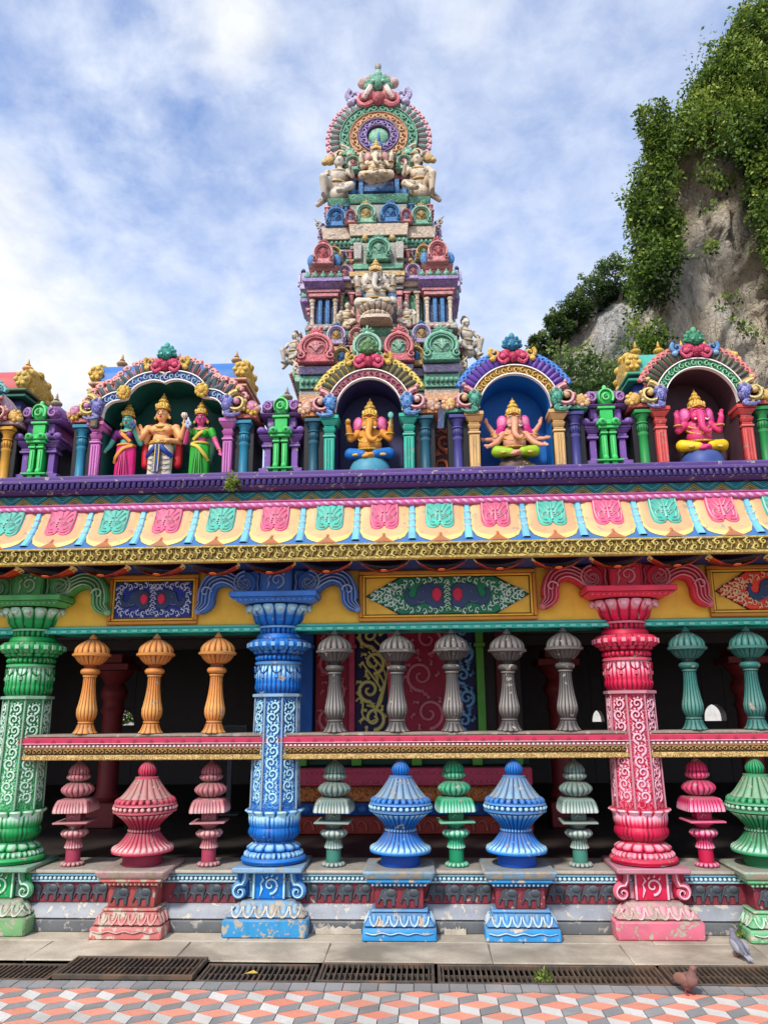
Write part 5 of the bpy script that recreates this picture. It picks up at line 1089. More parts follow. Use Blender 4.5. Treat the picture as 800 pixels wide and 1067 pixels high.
# ------------------------------------------------------------------ purple and green miniature shrines
m_pu = gp((124, 84, 164), (186, 160, 214), (52, 32, 82), name='mini_purple', dust=.35, chip=.04); m_pu2 = gp((132, 72, 150), (206, 160, 214), (54, 22, 66), name='mini_violet', dust=.2); m_gr = gp((58, 196, 96), (150, 236, 160), (18, 104, 50), name='mini_green', dust=.15); m_gy = gp((110, 104, 130), (176, 170, 190), (44, 40, 56), name='mini_dome', dust=.5)
def mini(label, X, w, fin=True):
    t = thing('mini_shrine', label, 'shrine', (X, 6.3, ZF), 0, 'purple and green miniature shrines'); 
    g = MB(); g.box(-w * .8, w * .8, .06, .5, 0, .42, .004, -.9); g.build('dark_core', gp((56, 48, 62), None, (16, 12, 18), name='mini_core', dust=0), t)
    g = MB(); g.box(-w, w, -.06, .5, .005, .03, .004); g.box(-w, w, -.05, .5, .075, .11, .005, .15)
    for s in (-1, 1):
        c = s * w * .62; g.box(c - .028, c + .028, -.03, .05, .03, .30, .004); g.box(c - .05, c + .05, -.05, .07, .302, .325, .004, .3); g.box(c - .04, c + .04, -.04, .06, .327, .35, .004); g.fru(c, .01, .352, .045, .055, .385, .07, .08, .004, .2); g.box(c - .032, c + .032, -.036, .0, .112, .13, .003, .4)
    g.build('side_pillars', m_pu, t)
    g = MB(); g.box(-w * 1.02, w * 1.02, -.07, .5, .39, .415, .005, .1); g.fru(0, .2, .417, w * 1.1, .3, .48, w * .88, .22, .012, 0)
    for s in (-1, 1):
        for c in (.42, .9): g.ell((s * w * c, -.085 + .02, .445), (.04, .03, .035), 10, 8, .2); g.ell((s * w * c, -.1 + .02, .445), (.018, .016, .016), 8, 6, -.6)
    g.box(-w * .7, w * .7, -.02, .42, .482, .58, .004, -.1)
    for s in (-1, 1): g.box(s * w * .5 - .03, s * w * .5 + .03, -.035, .0, .484, .578, .004, .2)
    g.fru(0, .19, .582, w * .98, .26, .6, w * 1.02, .28, .005, .25); g.build('storey', m_pu, t)
    g = MB(); 
    for i in range(8): q0 = i / 7; 
    rows = [(lerp(1.0, .62, q ** 1.6) * w * .95, .602 + .17 * q ** .8) for q in [i / 6 for i in range(7)]]
    for (a, z0), (b, z1) in zip(rows, rows[1:]): g.fru(0, .19, z0, a, .25 * a / w, z1, b, .25 * b / w, .001, .0)
    g.build('dome', m_pu, t)
    for s in (-1, 1):
        g = MB(); g.ell((s * w * .62, -.055, .665), (.055, .04, .065), 12, 8, .1); g.stroke(spiral(s * w * .62, .66, .045, 1.2, PI / 2, s, 16, .2), .012, -.085, .02, .7); g.build('side_medallion', m_pu2, t)
        g = MB(); g.ell((s * w * .93, .15, .66), (.05, .07, .07), 10, 8, .0); g.build('side_medallion', m_pu2, t)
    g = MB()
    for s in (-1, 1): c = s * .036; g.box(c - .024, c + .024, -.08, .06, .03, .33, .005); g.box(c - .032, c + .032, -.095, .06, .332, .35, .004, .4); g.box(c - .026, c + .026, -.085, .06, .352, .375, .004); g.box(c - .008, c + .008, -.088, -.075, .14, .31, .003, .5); g.box(c - .034, c + .034, -.1, .06, .0, .028, .004, .2); g.ell((c, -.085, .12), (.026, .02, .03), 8, 6, .2)
    g.box(-.11, .11, -.1, .06, .09, .105, .004, .2); g.box(-.085, .085, -.11, .06, .377, .4, .005, .3); g.fru(0, 0, .402, .105, .12, .46, .085, .1, .01)
    for s in (-1, 1): g.ell((s * .055, -.125, .43), (.034, .02, .03), 10, 8, .3); g.ell((s * .055, -.14, .43), (.016, .014, .014), 8, 6, -.6)
    g.box(-.055, .055, -.07, .05, .46, .56, .004); g.box(-.075, .075, -.085, .05, .562, .585, .004, .3); g.ell((0, -.06, .665), (.075, .045, .085), 14, 10, 0)
    g.stroke(arc(0, .66, .06, -.6, PI + .6, 20, .07), .012, -.095, .022, .75); g.stroke(spiral(0, .655, .034, 1.3, PI / 2, 1, 16, .2), .01, -.1, .02, .7); g.ell((0, -.06, .755), (.02, .02, .028), 8, 6, .5)
    g.build('green_facade', m_gr, t)
    g = MB(); g.fru(0, .19, .772, w * .5, .12, .8, w * .2, .06, .01); g.build('cap', m_gy, t)
    if fin: finial(t, 0, .19, .80, 1.0, gp((150, 136, 110), (190, 176, 150), (70, 60, 46), name='grey_finial', dust=.5))
    return t
mini('purple and green miniature shrine between left edge and three-figure niche', -3.36, .19)
mini('purple and green miniature shrine between three-figure niche and midnight niche', -1.205, .19)
mini('purple and green miniature shrine between vivid blue niche and plum niche', 1.59, .2, False)
# carved relief panel
m_terra = gp((190, 92, 62), (236, 140, 100), (40, 22, 24), name='terracotta_relief', dust=.15)
t = thing('relief_panel', 'terracotta scroll relief panel standing between two round columns', 'relief panel', (.19, 6.42, ZF))
g = MB(); g.box(-.15, .15, .0, .06, 0, .5, .01, -.9); 
for (cx, cz, r, s) in ((-.02, .14, .115, 1), (.03, .36, .1, -1)):
    g.stroke(spiral(cx, cz, r, 1.6, PI * .5, s, 30, .12), [.026 * (1 - .4 * q / 30) for q in range(31)], .0, .025, .25, -.2)
    for a in range(8): th = a * PI / 4; g.stroke([(cx + cos(th) * r * .95, cz + sin(th) * r * .95), (cx + cos(th + .3) * r * 1.25, cz + sin(th + .3) * r * 1.25), (cx + cos(th + .7) * r * 1.2, cz + sin(th + .7) * r * 1.2)], [.014, .018, .003], .0, .02, .2)
g.build('scroll', m_terra, t)
t = thing('floodlight', 'small dark floodlight fixed on the pilaster left of the three figures', 'floodlight', (-2.80, 6.1, 3.99)); g = MB(); g.box(-.03, .03, -.02, .03, -.03, .035, .006); g.box(-.034, .034, -.03, -.018, -.034, .04, .003, .3); g.build('housing', gp((46, 42, 40), (110, 100, 80), None, name='lamp_housing'), t); g = MB(); g.box(-.022, .022, -.034, -.031, -.022, .027, .001); g.build('glass', gp((120, 110, 80), None, None, name='lamp_glass', rough=.2), t); g = MB(); g.box(-.008, .008, .03, .09, -.01, .01, .002); g.build('bracket', m_iron, t)
# ------------------------------------------------------------------ statues
def V3(*a): return Vector(a)
def hand(c, d, n, s=.03):
    """palm and five unequal bent fingers: c wrist, d along the hand, n palm normal"""
    c, d, n = Vector(c), Vector(d).normalized(), Vector(n).normalized(); w_ = d.cross(n).normalized(); P = [('e', tuple(c + d * s * .55), (s * .42, s * .42, s * .42))]
    P.append(('c', tuple(c), tuple(c + d * s * .9), s * .32, s * .36))
    for i, (o, L) in enumerate(((-.42, .78), (-.14, .95), (.14, 1.0), (.42, .85))):
        a = c + d * s * .9 + w_ * o * s * .9; b = a + d * s * L * .5 + n * s * .06; P += [('c', tuple(a), tuple(b), s * .15, s * .13), ('c', tuple(b), tuple(b + d * s * L * .42 + n * s * .22), s * .13, s * .10)]
    a = c + d * s * .35 - w_ * s * .35; b = a + d * s * .35 - w_ * s * .4; P += [('c', tuple(a), tuple(b), s * .16, s * .14), ('c', tuple(b), tuple(b + d * s * .4 + n * s * .1), s * .14, s * .1)]
    return P
def arm(sh, el, wr, r=(.032, .027, .018), d=None, n=(0, -1, 0), s=.03):
    d = d or (Vector(wr) - Vector(el)); return [('e', sh, r[0] * 1.12), ('c', sh, el, r[0], r[1]), ('c', el, wr, r[1], r[2])] + hand(wr, d, n, s)
def crown(parent, x, y, z, s, m, lean=0):
    g = MB(); g.lathe([(.052 * s, z), (.06 * s, z + .006 * s, .4), (.06 * s, z + .02 * s, .2), (.05 * s, z + .026 * s, -.5)] + rnd(.052 * s, z + .03 * s, .04 * s, z + .065 * s, .008 * s, 4, .1, .4, .1, 12) + [(.036 * s, z + .068 * s, -.5)] + rnd(.04 * s, z + .072 * s, .026 * s, z + .1 * s, .006 * s, 4, .1, .4, .1, 10) + [(.02 * s, z + .104 * s, -.4)] + rnd(.022 * s, z + .108 * s, .012 * s, z + .13 * s, .004 * s, 3) + [(.006 * s, z + .14 * s, .5), (.002 * s, z + .155 * s, .5)], 48, x, y)
    for i in (-2, -1, 0, 1, 2): g.ell((x + i * .021 * s, y - .055 * s + abs(i) * .007 * s, z + .03 * s), (.012 * s, .01 * s, .02 * s if i else .028 * s), 8, 6, .5)
    return g.build('crown', m, parent)
def ring_(g, c, rx, ry, z, r, h=.2, dz=0, seg=24):
    pts = [(c[0] + rx * cos(2 * PI * i / seg), c[1] + ry * sin(2 * PI * i / seg), z - dz * max(0, -sin(2 * PI * i / seg))) for i in range(seg + 1)]; g.tube(pts, r, 6, h)
def face(parent, x, y, z, s, lip):
    g = MB(); 
    for q in (-1, 1): g.ell((x + q * .019 * s, y - .049 * s, z + .004 * s), (.0115 * s, .005 * s, .0062 * s), 8, 6)
    g.m = 1
    for q in (-1, 1): g.ell((x + q * .019 * s, y - .0535 * s, z + .004 * s), (.0052 * s, .0035 * s, .0058 * s), 8, 6); g.tube([(x + q * .007 * s, y - .0515 * s, z + .017 * s), (x + q * .02 * s, y - .05 * s, z + .022 * s), (x + q * .034 * s, y - .043 * s, z + .016 * s)], .0028 * s, 5)
    g.m = 2; g.ell((x, y - .052 * s, z - .028 * s), (.013 * s, .005 * s, .005 * s), 8, 6); g.ell((x, y - .054 * s, z + .028 * s), (.004 * s, .004 * s, .006 * s), 6, 4)
    g.build('face_paint', [m_eyew, m_black, lip], parent, sharp=0)
m_eyew = gp((238, 236, 230), None, (200, 200, 196), name='eye_white', dust=0, ao=0); m_black = gp((26, 20, 20), (50, 44, 44), (8, 6, 6), name='black_hair', dust=.05); m_lip = gp((200, 36, 52), None, None, name='lip_red', dust=0, ao=0)
def head(x, y, z, s=1.0): return [('e', (x, y, z + .006 * s), (.047 * s, .05 * s, .056 * s)), ('e', (x, y - .012 * s, z - .03 * s), (.034 * s, .036 * s, .032 * s)), ('c', (x, y - .046 * s, z + .008 * s), (x, y - .06 * s, z - .011 * s), .006 * s, .0085 * s), ('e', (x - .05 * s, y + .005 * s, z - .004 * s), (.008 * s, .014 * s, .024 * s)), ('e', (x + .05 * s, y + .005 * s, z - .004 * s), (.008 * s, .014 * s, .024 * s)), ('c', (x, y + .005, z - .04 * s), (x, y + .008, z - .085 * s), .026 * s, .03 * s)]
def deity_male(label, loc):
    t = thing('deity_statue', label, 'statue', loc, 0, 'standing deities in the green niche'); t.scale = (1.12,) * 3; sk = gp((236, 172, 112), (250, 214, 170), (150, 84, 50), name='skin_gold', dust=.05, ao=.5)
    P = [('e', (0, 0, .435), (.088, .055, .06)), ('e', (-.045, -.03, .44), (.042, .03, .036)), ('e', (.045, -.03, .44), (.042, .03, .036)), ('e', (0, -.004, .36), (.07, .052, .07)), ('e', (0, 0, .475), (.085, .035, .025))] + head(0, -.012, .565)
    P += arm((-.112, 0, .455), (-.165, -.03, .37), (-.2, -.06, .46), d=(-.1, -.1, 1)) + arm((.112, 0, .455), (.165, -.03, .37), (.2, -.065, .45), d=(.05, -.2, 1)) + arm((.095, .01, .45), (.15, .01, .345), (.085, -.075, .335), (.03, .025, .017), (-1, -.2, .1)) + arm((-.1, .01, .45), (-.13, .02, .35), (-.16, -.01, .44), (.028, .024, .016), (-.3, -.2, 1))
    for s in (-1, 1): P += [('c', (s * .04, 0, .09), (s * .045, -.005, .03), .03, .027), ('e', (s * .05, -.035, .016), (.026, .048, .017))]
    b = blob('body', P, sk, t, .0055); face(b, 0, -.012, .565, 1, m_lip)
    g = MB(); g.ell((0, .012, .575), (.052, .046, .055), 14, 10); [g.ell((s * .054, .02, .53), (.016, .02, .03), 8, 6) for s in (-1, 1)]; g.build('hair', m_black, b)
    wh = gp((226, 216, 190), (248, 244, 230), (130, 116, 100), name='dhoti_cream', dust=.1); nb = gp((36, 66, 150), (240, 214, 120), (12, 22, 60), name='sash_navy', dust=.05)
    P = [('e', (0, 0, .30), (.088, .06, .05))]
    for s in (-1, 1): P += [('c', (s * .042, 0, .29), (s * .05, -.004, .07), .058, .046), ('e', (s * .05, -.004, .075), (.05, .046, .03))]
    d = blob('dhoti', P, wh, t, .006); g = MB()
    for s in (-1, 1):
        g.tube(curve([(s * .015, -.066, .30), (s * .055, -.064, .25), (s * .1, -.02, .215)], 4), [.02] * 9, 8, 0, .7)
        for q in range(4): g.tube(curve([(s * .025, -.062, .24 - q * .04), (s * .05, -.062, .225 - q * .042), (s * .09, -.03, .235 - q * .04)], 4), .0035, 5, .4)
    g.tube(curve([(0, -.072, .31), (0, -.074, .2), (-.004, -.07, .075)], 5), [.02] * 6 + [.024] * 5, 8, 0, .45); g.tube(curve([(-.014, -.083, .3), (-.015, -.085, .2), (-.018, -.08, .08)], 4), .004, 5, 1); g.tube(curve([(.014, -.083, .3), (.015, -.085, .2), (.01, -.08, .08)], 4), .004, 5, 1); g.build('sash', nb, d)
    g = MB(); ring_(g, (0, 0), .086, .063, .325, .013, .1); ring_(g, (0, 0), .083, .06, .342, .007, .5); ring_(g, (0, -.012), .055, .05, .485, .007, .3, .03); ring_(g, (0, -.014), .07, .052, .475, .006, .2, .06)
    g.ell((0, -.068, .33), (.018, .012, .018), 8, 6, .6); [g.ell((s * .056, -.01, .545), (.012, .012, .014), 8, 6, .5) for s in (-1, 1)]; g.build('ornaments', m_goldpaint, b); crown(b, 0, -.008, .605, .98, m_goldpaint)
    cp = gp((212, 30, 44), (246, 120, 120), (96, 8, 16), name='cape_red', dust=.05)
    P = []
    for s in (-1, 1): P += [('c', (s * .1, .03, .47), (s * .135, .035, .33), .036, .03), ('c', (s * .135, .035, .33), (s * .125, .04, .17), .03, .038), ('e', (s * .112, .012, .44), (.038, .035, .045))]
    P.append(('c', (-.1, .045, .45), (.1, .045, .45), .03, .03)); blob('cape', P, cp, t, .006)
    g = MB(); g.lathe(rnd(.006, -.02, .02, .03, .012, 5, 0, .7, .15, 8), 32, .2, -.085); [o for o in [g]]; g.v = [(x, y, z + .52) for x, y, z in g.v]; g.tube([(.2, -.085, .48), (.2, -.085, .505)], .005, 6); g.build('lotus_bud', gp((236, 214, 190), (255, 240, 220), (150, 110, 90), name='bud_cream', dust=0), b); return t
def deity_female(label, loc, skin, sari, sash, fl, flower):
    t = thing('deity_statue', label, 'statue', loc, 0, 'standing deities in the green niche'); t.scale = (1.12,) * 3; X = lambda p: (p[0] * fl, p[1], p[2])
    P = [('e', (0, 0, .405), (.066, .045, .05)), ('e', (0, 0, .44), (.07, .03, .022)), ('e', (0, -.002, .345), (.05, .042, .05))] + head(0, -.012, .522, .9)
    P += [(q[0],) + tuple(X(a) if isinstance(a, tuple) and len(a) == 3 and q[0] == 'c' and i < 2 else (X(a) if q[0] == 'e' and i == 0 else a) for i, a in enumerate(q[1:])) for q in arm((-.085, 0, .425), (-.13, -.01, .32), (-.175, -.05, .24), (.025, .021, .014), (-.35, -.3, -1), (0, -1, 0), .027) + arm((.085, 0, .425), (.115, -.015, .33), (.082, -.075, .41), (.025, .021, .014), (-.1, -.3, 1), (0, -1, 0), .026)]
    for s in (-1, 1): P += [('e', (s * .035, -.045, .014), (.022, .04, .015)), ('c', (s * .035, 0, .06), (s * .035, -.01, .02), .022, .02)]
    b = blob('body', P, skin, t, .0055); face(b, 0, -.012, .522, .9, m_lip)
    g = MB(); g.ell((0, .012, .532), (.047, .044, .052), 14, 10); [g.tube(curve([(s * .045, .01, .52), (s * .058, .01, .47), (s * .05, .012, .43)], 4), .014, 7) for s in (-1, 1)]; g.build('hair', m_black, b)
    P = [('e', (0, 0, .285), (.078, .058, .055)), ('c', (0, 0, .28), (0, -.002, .05), .066, .06), ('c', (-.03, 0, .27), (-.035, -.002, .045), .05, .048), ('c', (.03, 0, .27), (.035, -.002, .045), .05, .048)]; k_ = blob('sari_skirt', P, sari, t, .006)
    g = MB()
    for i in range(5): x = -.03 + i * .015; g.tube(curve([(x * .5, -.064, .26), (x, -.07, .15), (x * 1.3, -.068, .035)], 4), .006, 6, .35 if i % 2 else -.3)
    g.build('pleats', sari, k_)
    P = [('e', (0, -.002, .4), (.07, .05, .048)), ('e', (-.032, -.036, .4), (.032, .026, .03)), ('e', (.032, -.036, .4), (.032, .026, .03))]
    for s in (-1, 1): P.append(('c', (s * .083, 0, .428), (s * .103, -.004, .382), .031, .029))
    blob('blouse', P, sash[1], t, .006)
    g = MB(); g.tube(curve([(fl * .06, -.04, .31), (0, -.074, .275), (-fl * .05, -.066, .215), (-fl * .075, -.03, .17)], 6), [.014] * 19, 8, .3, .6); g.tube(curve([(-fl * .07, .0, .44), (-fl * .02, -.06, .4), (fl * .045, -.05, .34)], 5), [.014] * 11, 8, .2, .5); ring_(g, (0, 0), .066, .055, .318, .012, .2); g.build('sash', sash[0], t)
    g = MB(); ring_(g, (0, -.012), .045, .042, .452, .007, .4, .03); ring_(g, (0, -.012), .055, .045, .45, .005, .2, .055); [g.ell((s * .052, -.01, .5), (.012, .012, .015), 8, 6, .5) for s in (-1, 1)]; ring_(g, (-fl * .165, -.04), .018, .018, .258, .005, .3); g.build('ornaments', m_goldpaint, b); crown(b, 0, -.008, .558, .86, m_goldpaint)
    g = MB(); fx, fy, fz = fl * .075, -.1, .455; [g.ell((fx + cos(a) * .016, fy, fz + sin(a) * .02), (.012, .012, .02), 8, 6, .5) for a in (0, 1.2, 2.4, 3.6, 4.8)]; g.tube([(fx, fy, fz - .06), (fx, fy, fz)], .004, 5, -.4); g.ell((fx, fy, fz + .028), (.008, .008, .03), 8, 6, .8); g.build('flower', flower, b); return t
ZS = ZF + .005
deity_male('golden-skinned standing deity with red cape and white dhoti, tallest of three', (-2.28, 6.31, ZS))
deity_female('teal-skinned standing goddess in a pink sari at the left of three', (-2.59, 6.31, ZS), gp((96, 196, 176), (180, 230, 216), (30, 96, 90), name='skin_teal', dust=.05, ao=.5), gp((222, 40, 124), (246, 140, 180), (110, 10, 58), name='sari_pink', dust=.05), (gp((238, 150, 60), (250, 200, 120), (140, 70, 16), name='sash_orange', dust=.05), gp((128, 44, 130), (220, 110, 180), (60, 14, 64), name='blouse_purple', dust=.05)), 1, gp((40, 60, 96), (90, 120, 160), None, name='lily_blue'))
deity_female('pink-skinned standing goddess in a green sari at the right of three', (-1.93, 6.31, ZS), gp((226, 92, 150), (248, 170, 200), (130, 30, 70), name='skin_rose', dust=.05, ao=.5), gp((44, 166, 50), (140, 222, 110), (12, 78, 22), name='sari_green', dust=.05), (gp((214, 190, 60), (246, 230, 130), (110, 92, 20), name='sash_lime', dust=.05), gp((52, 176, 56), (150, 226, 120), (14, 84, 26), name='blouse_green', dust=.05)), -1, gp((150, 170, 200), (220, 230, 240), None, name='lily_pale'))
def ganesha(label, loc, skin, legs, ear, shawl, base, arms=2, s=1.0, gold=m_goldpaint, kind='dome', cat='statue', group=None, axe=None, rz=0):
    t = thing('elephant_headed_statue', label, cat, loc, rz, group); t.scale = (s, s, s)
    P = [('e', (0, -.02, .275), (.095, .085, .088)), ('e', (0, 0, .36), (.092, .062, .06)), ('e', (0, .0, .395), (.08, .05, .03)), ('e', (0, -.025, .462), (.062, .058, .062)), ('e', (-.028, -.045, .49), (.034, .034, .034)), ('e', (.028, -.045, .49), (.034, .034, .034)), ('e', (-.034, -.06, .435), (.03, .03, .034)), ('e', (.034, -.06, .435), (.03, .03, .034))]
    tr = curve([(0, -.075, .455), (0, -.1, .42), (-.006, -.118, .37), (-.006, -.13, .325), (.01, -.137, .295), (.036, -.135, .285), (.05, -.13, .302)], 4); n = len(tr)
    for i in range(n - 1): P.append(('c', tr[i], tr[i + 1], lerp(.034, .013, i / n), lerp(.034, .013, (i + 1) / n)))
    P += [('e', (0, -.105, .275), (.012, .01, .012))]
    if arms == 2: P += arm((-.098, 0, .385), (-.155, -.02, .335), (-.168, -.065, .425), (.036, .03, .022), (0, -.1, 1), s=.034) + arm((.098, 0, .385), (.155, -.02, .335), (.168, -.065, .425), (.036, .03, .022), (.05, -.1, 1), s=.034)
    else:
        for q in (-1, 1): P += arm((q * .1, 0, .39), (q * .16, 0, .36), (q * .215, -.03, .44), (.034, .027, .018), (q * .2, -.1, 1), s=.03) + arm((q * .1, .0, .37), (q * .165, -.02, .31), (q * .235, -.05, .3), (.033, .026, .018), (q, -.2, .2), s=.03) + arm((q * .095, -.01, .355), (q * .15, -.05, .27), (q * .205, -.09, .235), (.033, .026, .018), (q, -.3, -.05), s=.03)
    for q in (-1, 1): P += [('e', (q * .02 - .01, -.135, .15 if q < 0 else .165), (.03, .032, .018)), ('c', (q * .06, -.115, .172), (q * .0, -.135, .16), .03, .022)]
    b = blob('body', P, skin, t, .006)
    g = MB(); 
    for q in (-1, 1): g.ell((q * .03, -.085, .468), (.009, .006, .006), 8, 6); 
    g.m = 1
    for q in (-1, 1): g.ell((q * .03, -.09, .468), (.004, .004, .005), 6, 4); g.tube([(q * .018, -.083, .484), (q * .034, -.082, .488), (q * .046, -.075, .482)], .0022, 5)
    g.m = 2; g.ell((0, -.086, .5), (.004, .004, .01), 6, 4)
    g.m = 0
    for q in ():  g.tube(curve([(q * .034, -.085, .41), (q * .046, -.105, .395), (q * .055, -.118, .40)], 4), [.008 - .0006 * i for i in range(9)], 6)
    g.build('face_paint', [m_eyew, m_black, m_lip], b, sharp=0)
    for q in (-1, 1):
        g = MB(); g.tube(curve([(q * .034, -.085, .41), (q * .046, -.105, .395), (q * .055, -.118, .40)], 4), [.008 - .0006 * i for i in range(9)], 6); g.build('tusk', m_eyew, b)
        g = MB(); R = Matrix.Rotation(q * .5, 4, 'Z'); g.ell((q * .096, -.022, .46), (.046, .012, .058), 14, 10, rot=R, hf=lambda u: .15); g.ell((q * .112, -.02, .425), (.026, .011, .034), 10, 8, rot=R, h=.15); g.ell((q * .098, -.032, .46), (.03, .008, .04), 12, 8, rot=R, h=.6); g.build('ear', ear, b)
    P = [('c', (-.04, .01, .2), (-.15, -.06, .195), .062, .05), ('c', (.04, .01, .2), (.15, -.06, .195), .062, .05), ('c', (-.15, -.06, .195), (-.05, -.12, .17), .048, .036), ('c', (.15, -.06, .195), (.05, -.12, .175), .048, .036), ('e', (0, .01, .2), (.11, .07, .05))]
    blob('trousers', P, legs, t, .006)
    if shawl:
        P = []
        for q in (-1, 1): P += [('c', (q * .1, -.01, .4), (q * .135, .0, .35), .04, .035), ('c', (q * .085, .02, .4), (q * .13, .04, .25), .03, .025)]
        P.append(('c', (-.09, .035, .4), (.09, .035, .4), .028, .028)); blob('shawl', P, shawl, t, .006)
    g = MB(); ring_(g, (0, -.01), .08, .062, .375, .008, .3, .045); ring_(g, (0, -.02), .09, .08, .335, .007, .2, .06); ring_(g, (0, -.025), .098, .085, .235, .009, .2, .01)
    for q in (-1, 1): ring_(g, (q * .16, -.04), .03, .03, .365 if arms == 2 else .34, .006, .4); g.ell((q * .105, -.135, .165), (.028, .012, .012), 8, 6, .4)
    g.ell((0, -.108, .295), (.02, .012, .02), 8, 6, .4); g.tube(curve([(-.05, -.075, .51), (0, -.09, .522), (.05, -.075, .51)], 4), .007, 6, .3); g.build('ornaments', gold, b); crown(b, 0, -.015, .505, 1.12, gold)
    if axe:
        g = MB(); g.tube([(.172, -.09, .40), (.168, -.085, .53)], .005, 6); g.ell((.168, -.086, .505), (.022, .006, .028), 10, 6, .5); g.build('axe', axe, b); g = MB(); g.ell((-.168, -.09, .46), (.02, .018, .02), 10, 8, .2); g.build('sweet', gold, b)
    if kind == 'dome': g = MB(); g.lathe([(.17, 0, -.2), (.172, .02)] + rnd(.168, .03, .125, .15, .012, 7, 0, .2) + [(.05, .156, .2)], 40, 0, -.01); g.build('pedestal', base, t)
    elif kind == 'rock':
        g = MB(); g.ell((0, 0, .06), (.165, .12, .1), 24, 16); g.v = [(x * (1 + .18 * mn.noise(Vector((x * 14, y * 14, z * 14)))), y * (1 + .1 * mn.noise(Vector((z * 20, x * 20, 3)))), max(0, z) * (1 + .12 * mn.noise(Vector((x * 18, 7, z * 9))))) for x, y, z in g.v]; g.build('rock', base, t)
    elif kind == 'block': g = MB(); g.lathe([(.15, 0, .2, 0, 0, .5), (.15, .03, .3, 0, 0, .5), (.12, .04, -.4, 0, 0, .5)] + rnd(.13, .045, .12, .09, .015, 4, 0, .5, .08, 16) + rnd(.12, .095, .165, .145, .01, 4, -.2, .9, .08, 16) + [(.12, .15, .2)], 96, 0, -.01); g.build('lotus_seat', base, t)
    return t
ganesha('orange elephant-headed statue in blue trousers on a teal pedestal', (-.435, 6.33, ZS), gp((232, 158, 62), (250, 214, 140), (140, 70, 20), name='skin_orange', dust=.05, ao=.5), gp((28, 112, 190), (110, 180, 230), (10, 46, 100), name='trousers_blue', dust=.05), gp((222, 84, 150), (246, 160, 190), (120, 24, 70), name='ear_pink', dust=.05), None, gp((74, 146, 168), (140, 196, 208), (30, 66, 86), name='pedestal_teal', dust=.2), 2, 1.1, axe=gp((60, 150, 140), (150, 210, 200), None, name='axe_teal'))
ganesha('many-armed peach elephant-headed statue in lime trousers on a dark rock', (.81, 6.33, ZS), gp((236, 168, 132), (250, 214, 190), (150, 80, 60), name='skin_peach', dust=.05, ao=.5), gp((168, 206, 44), (226, 240, 120), (70, 100, 12), name='trousers_lime', dust=.05), gp((224, 90, 160), (246, 170, 200), (120, 24, 70), name='ear_rose', dust=.05), gp((206, 40, 130), (240, 120, 180), (96, 10, 58), name='shawl_magenta', dust=.05), gp((88, 62, 54), (130, 100, 84), (34, 24, 22), name='rock_brown', dust=.4), 6, 1.06, kind='rock')
ganesha('hot pink elephant-headed statue in yellow trousers on a blue pedestal', (2.37, 6.33, ZS), gp((232, 70, 128), (250, 160, 190), (140, 20, 64), name='skin_hotpink', dust=.05, ao=.5), gp((234, 196, 30), (250, 232, 120), (140, 100, 8), name='trousers_yellow', dust=.05), gp((230, 60, 150), (250, 150, 200), (130, 14, 70), name='ear_magenta', dust=.05), None, gp((62, 84, 150), (120, 140, 196), (26, 36, 76), name='pedestal_blue', dust=.2), 2, 1.1)
# ------------------------------------------------------------------ gateway tower
def tp(base, hi=None, dk=None, name='tower_paint', chip=.05, dust=.4):
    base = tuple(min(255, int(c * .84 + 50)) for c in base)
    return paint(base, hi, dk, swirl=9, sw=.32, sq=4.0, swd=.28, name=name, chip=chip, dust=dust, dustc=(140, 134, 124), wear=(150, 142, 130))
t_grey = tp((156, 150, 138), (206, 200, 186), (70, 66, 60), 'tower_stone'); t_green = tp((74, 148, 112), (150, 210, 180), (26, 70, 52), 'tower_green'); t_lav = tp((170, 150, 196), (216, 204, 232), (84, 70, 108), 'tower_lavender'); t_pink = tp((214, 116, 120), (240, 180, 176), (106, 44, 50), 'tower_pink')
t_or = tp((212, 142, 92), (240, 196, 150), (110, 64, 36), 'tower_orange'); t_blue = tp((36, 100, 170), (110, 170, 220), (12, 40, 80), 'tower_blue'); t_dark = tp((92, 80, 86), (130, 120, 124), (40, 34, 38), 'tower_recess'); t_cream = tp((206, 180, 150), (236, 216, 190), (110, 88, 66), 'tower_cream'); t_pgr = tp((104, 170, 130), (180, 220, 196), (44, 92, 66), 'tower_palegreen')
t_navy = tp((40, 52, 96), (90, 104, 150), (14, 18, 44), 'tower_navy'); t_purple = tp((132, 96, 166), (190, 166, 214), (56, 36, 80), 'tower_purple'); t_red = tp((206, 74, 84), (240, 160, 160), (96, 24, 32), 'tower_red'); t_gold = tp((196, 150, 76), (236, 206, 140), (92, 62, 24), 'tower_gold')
t_swg = paint((76, 142, 104), (130, 190, 150), (30, 72, 52), swirl=9, sw=.6, name='tower_carved_green', dust=.4)
TW = thing('temple_tower', 'tall tapering painted gateway tower crowned by a ringed medallion', 'tower', (-.49, 9.3, 0), .03)
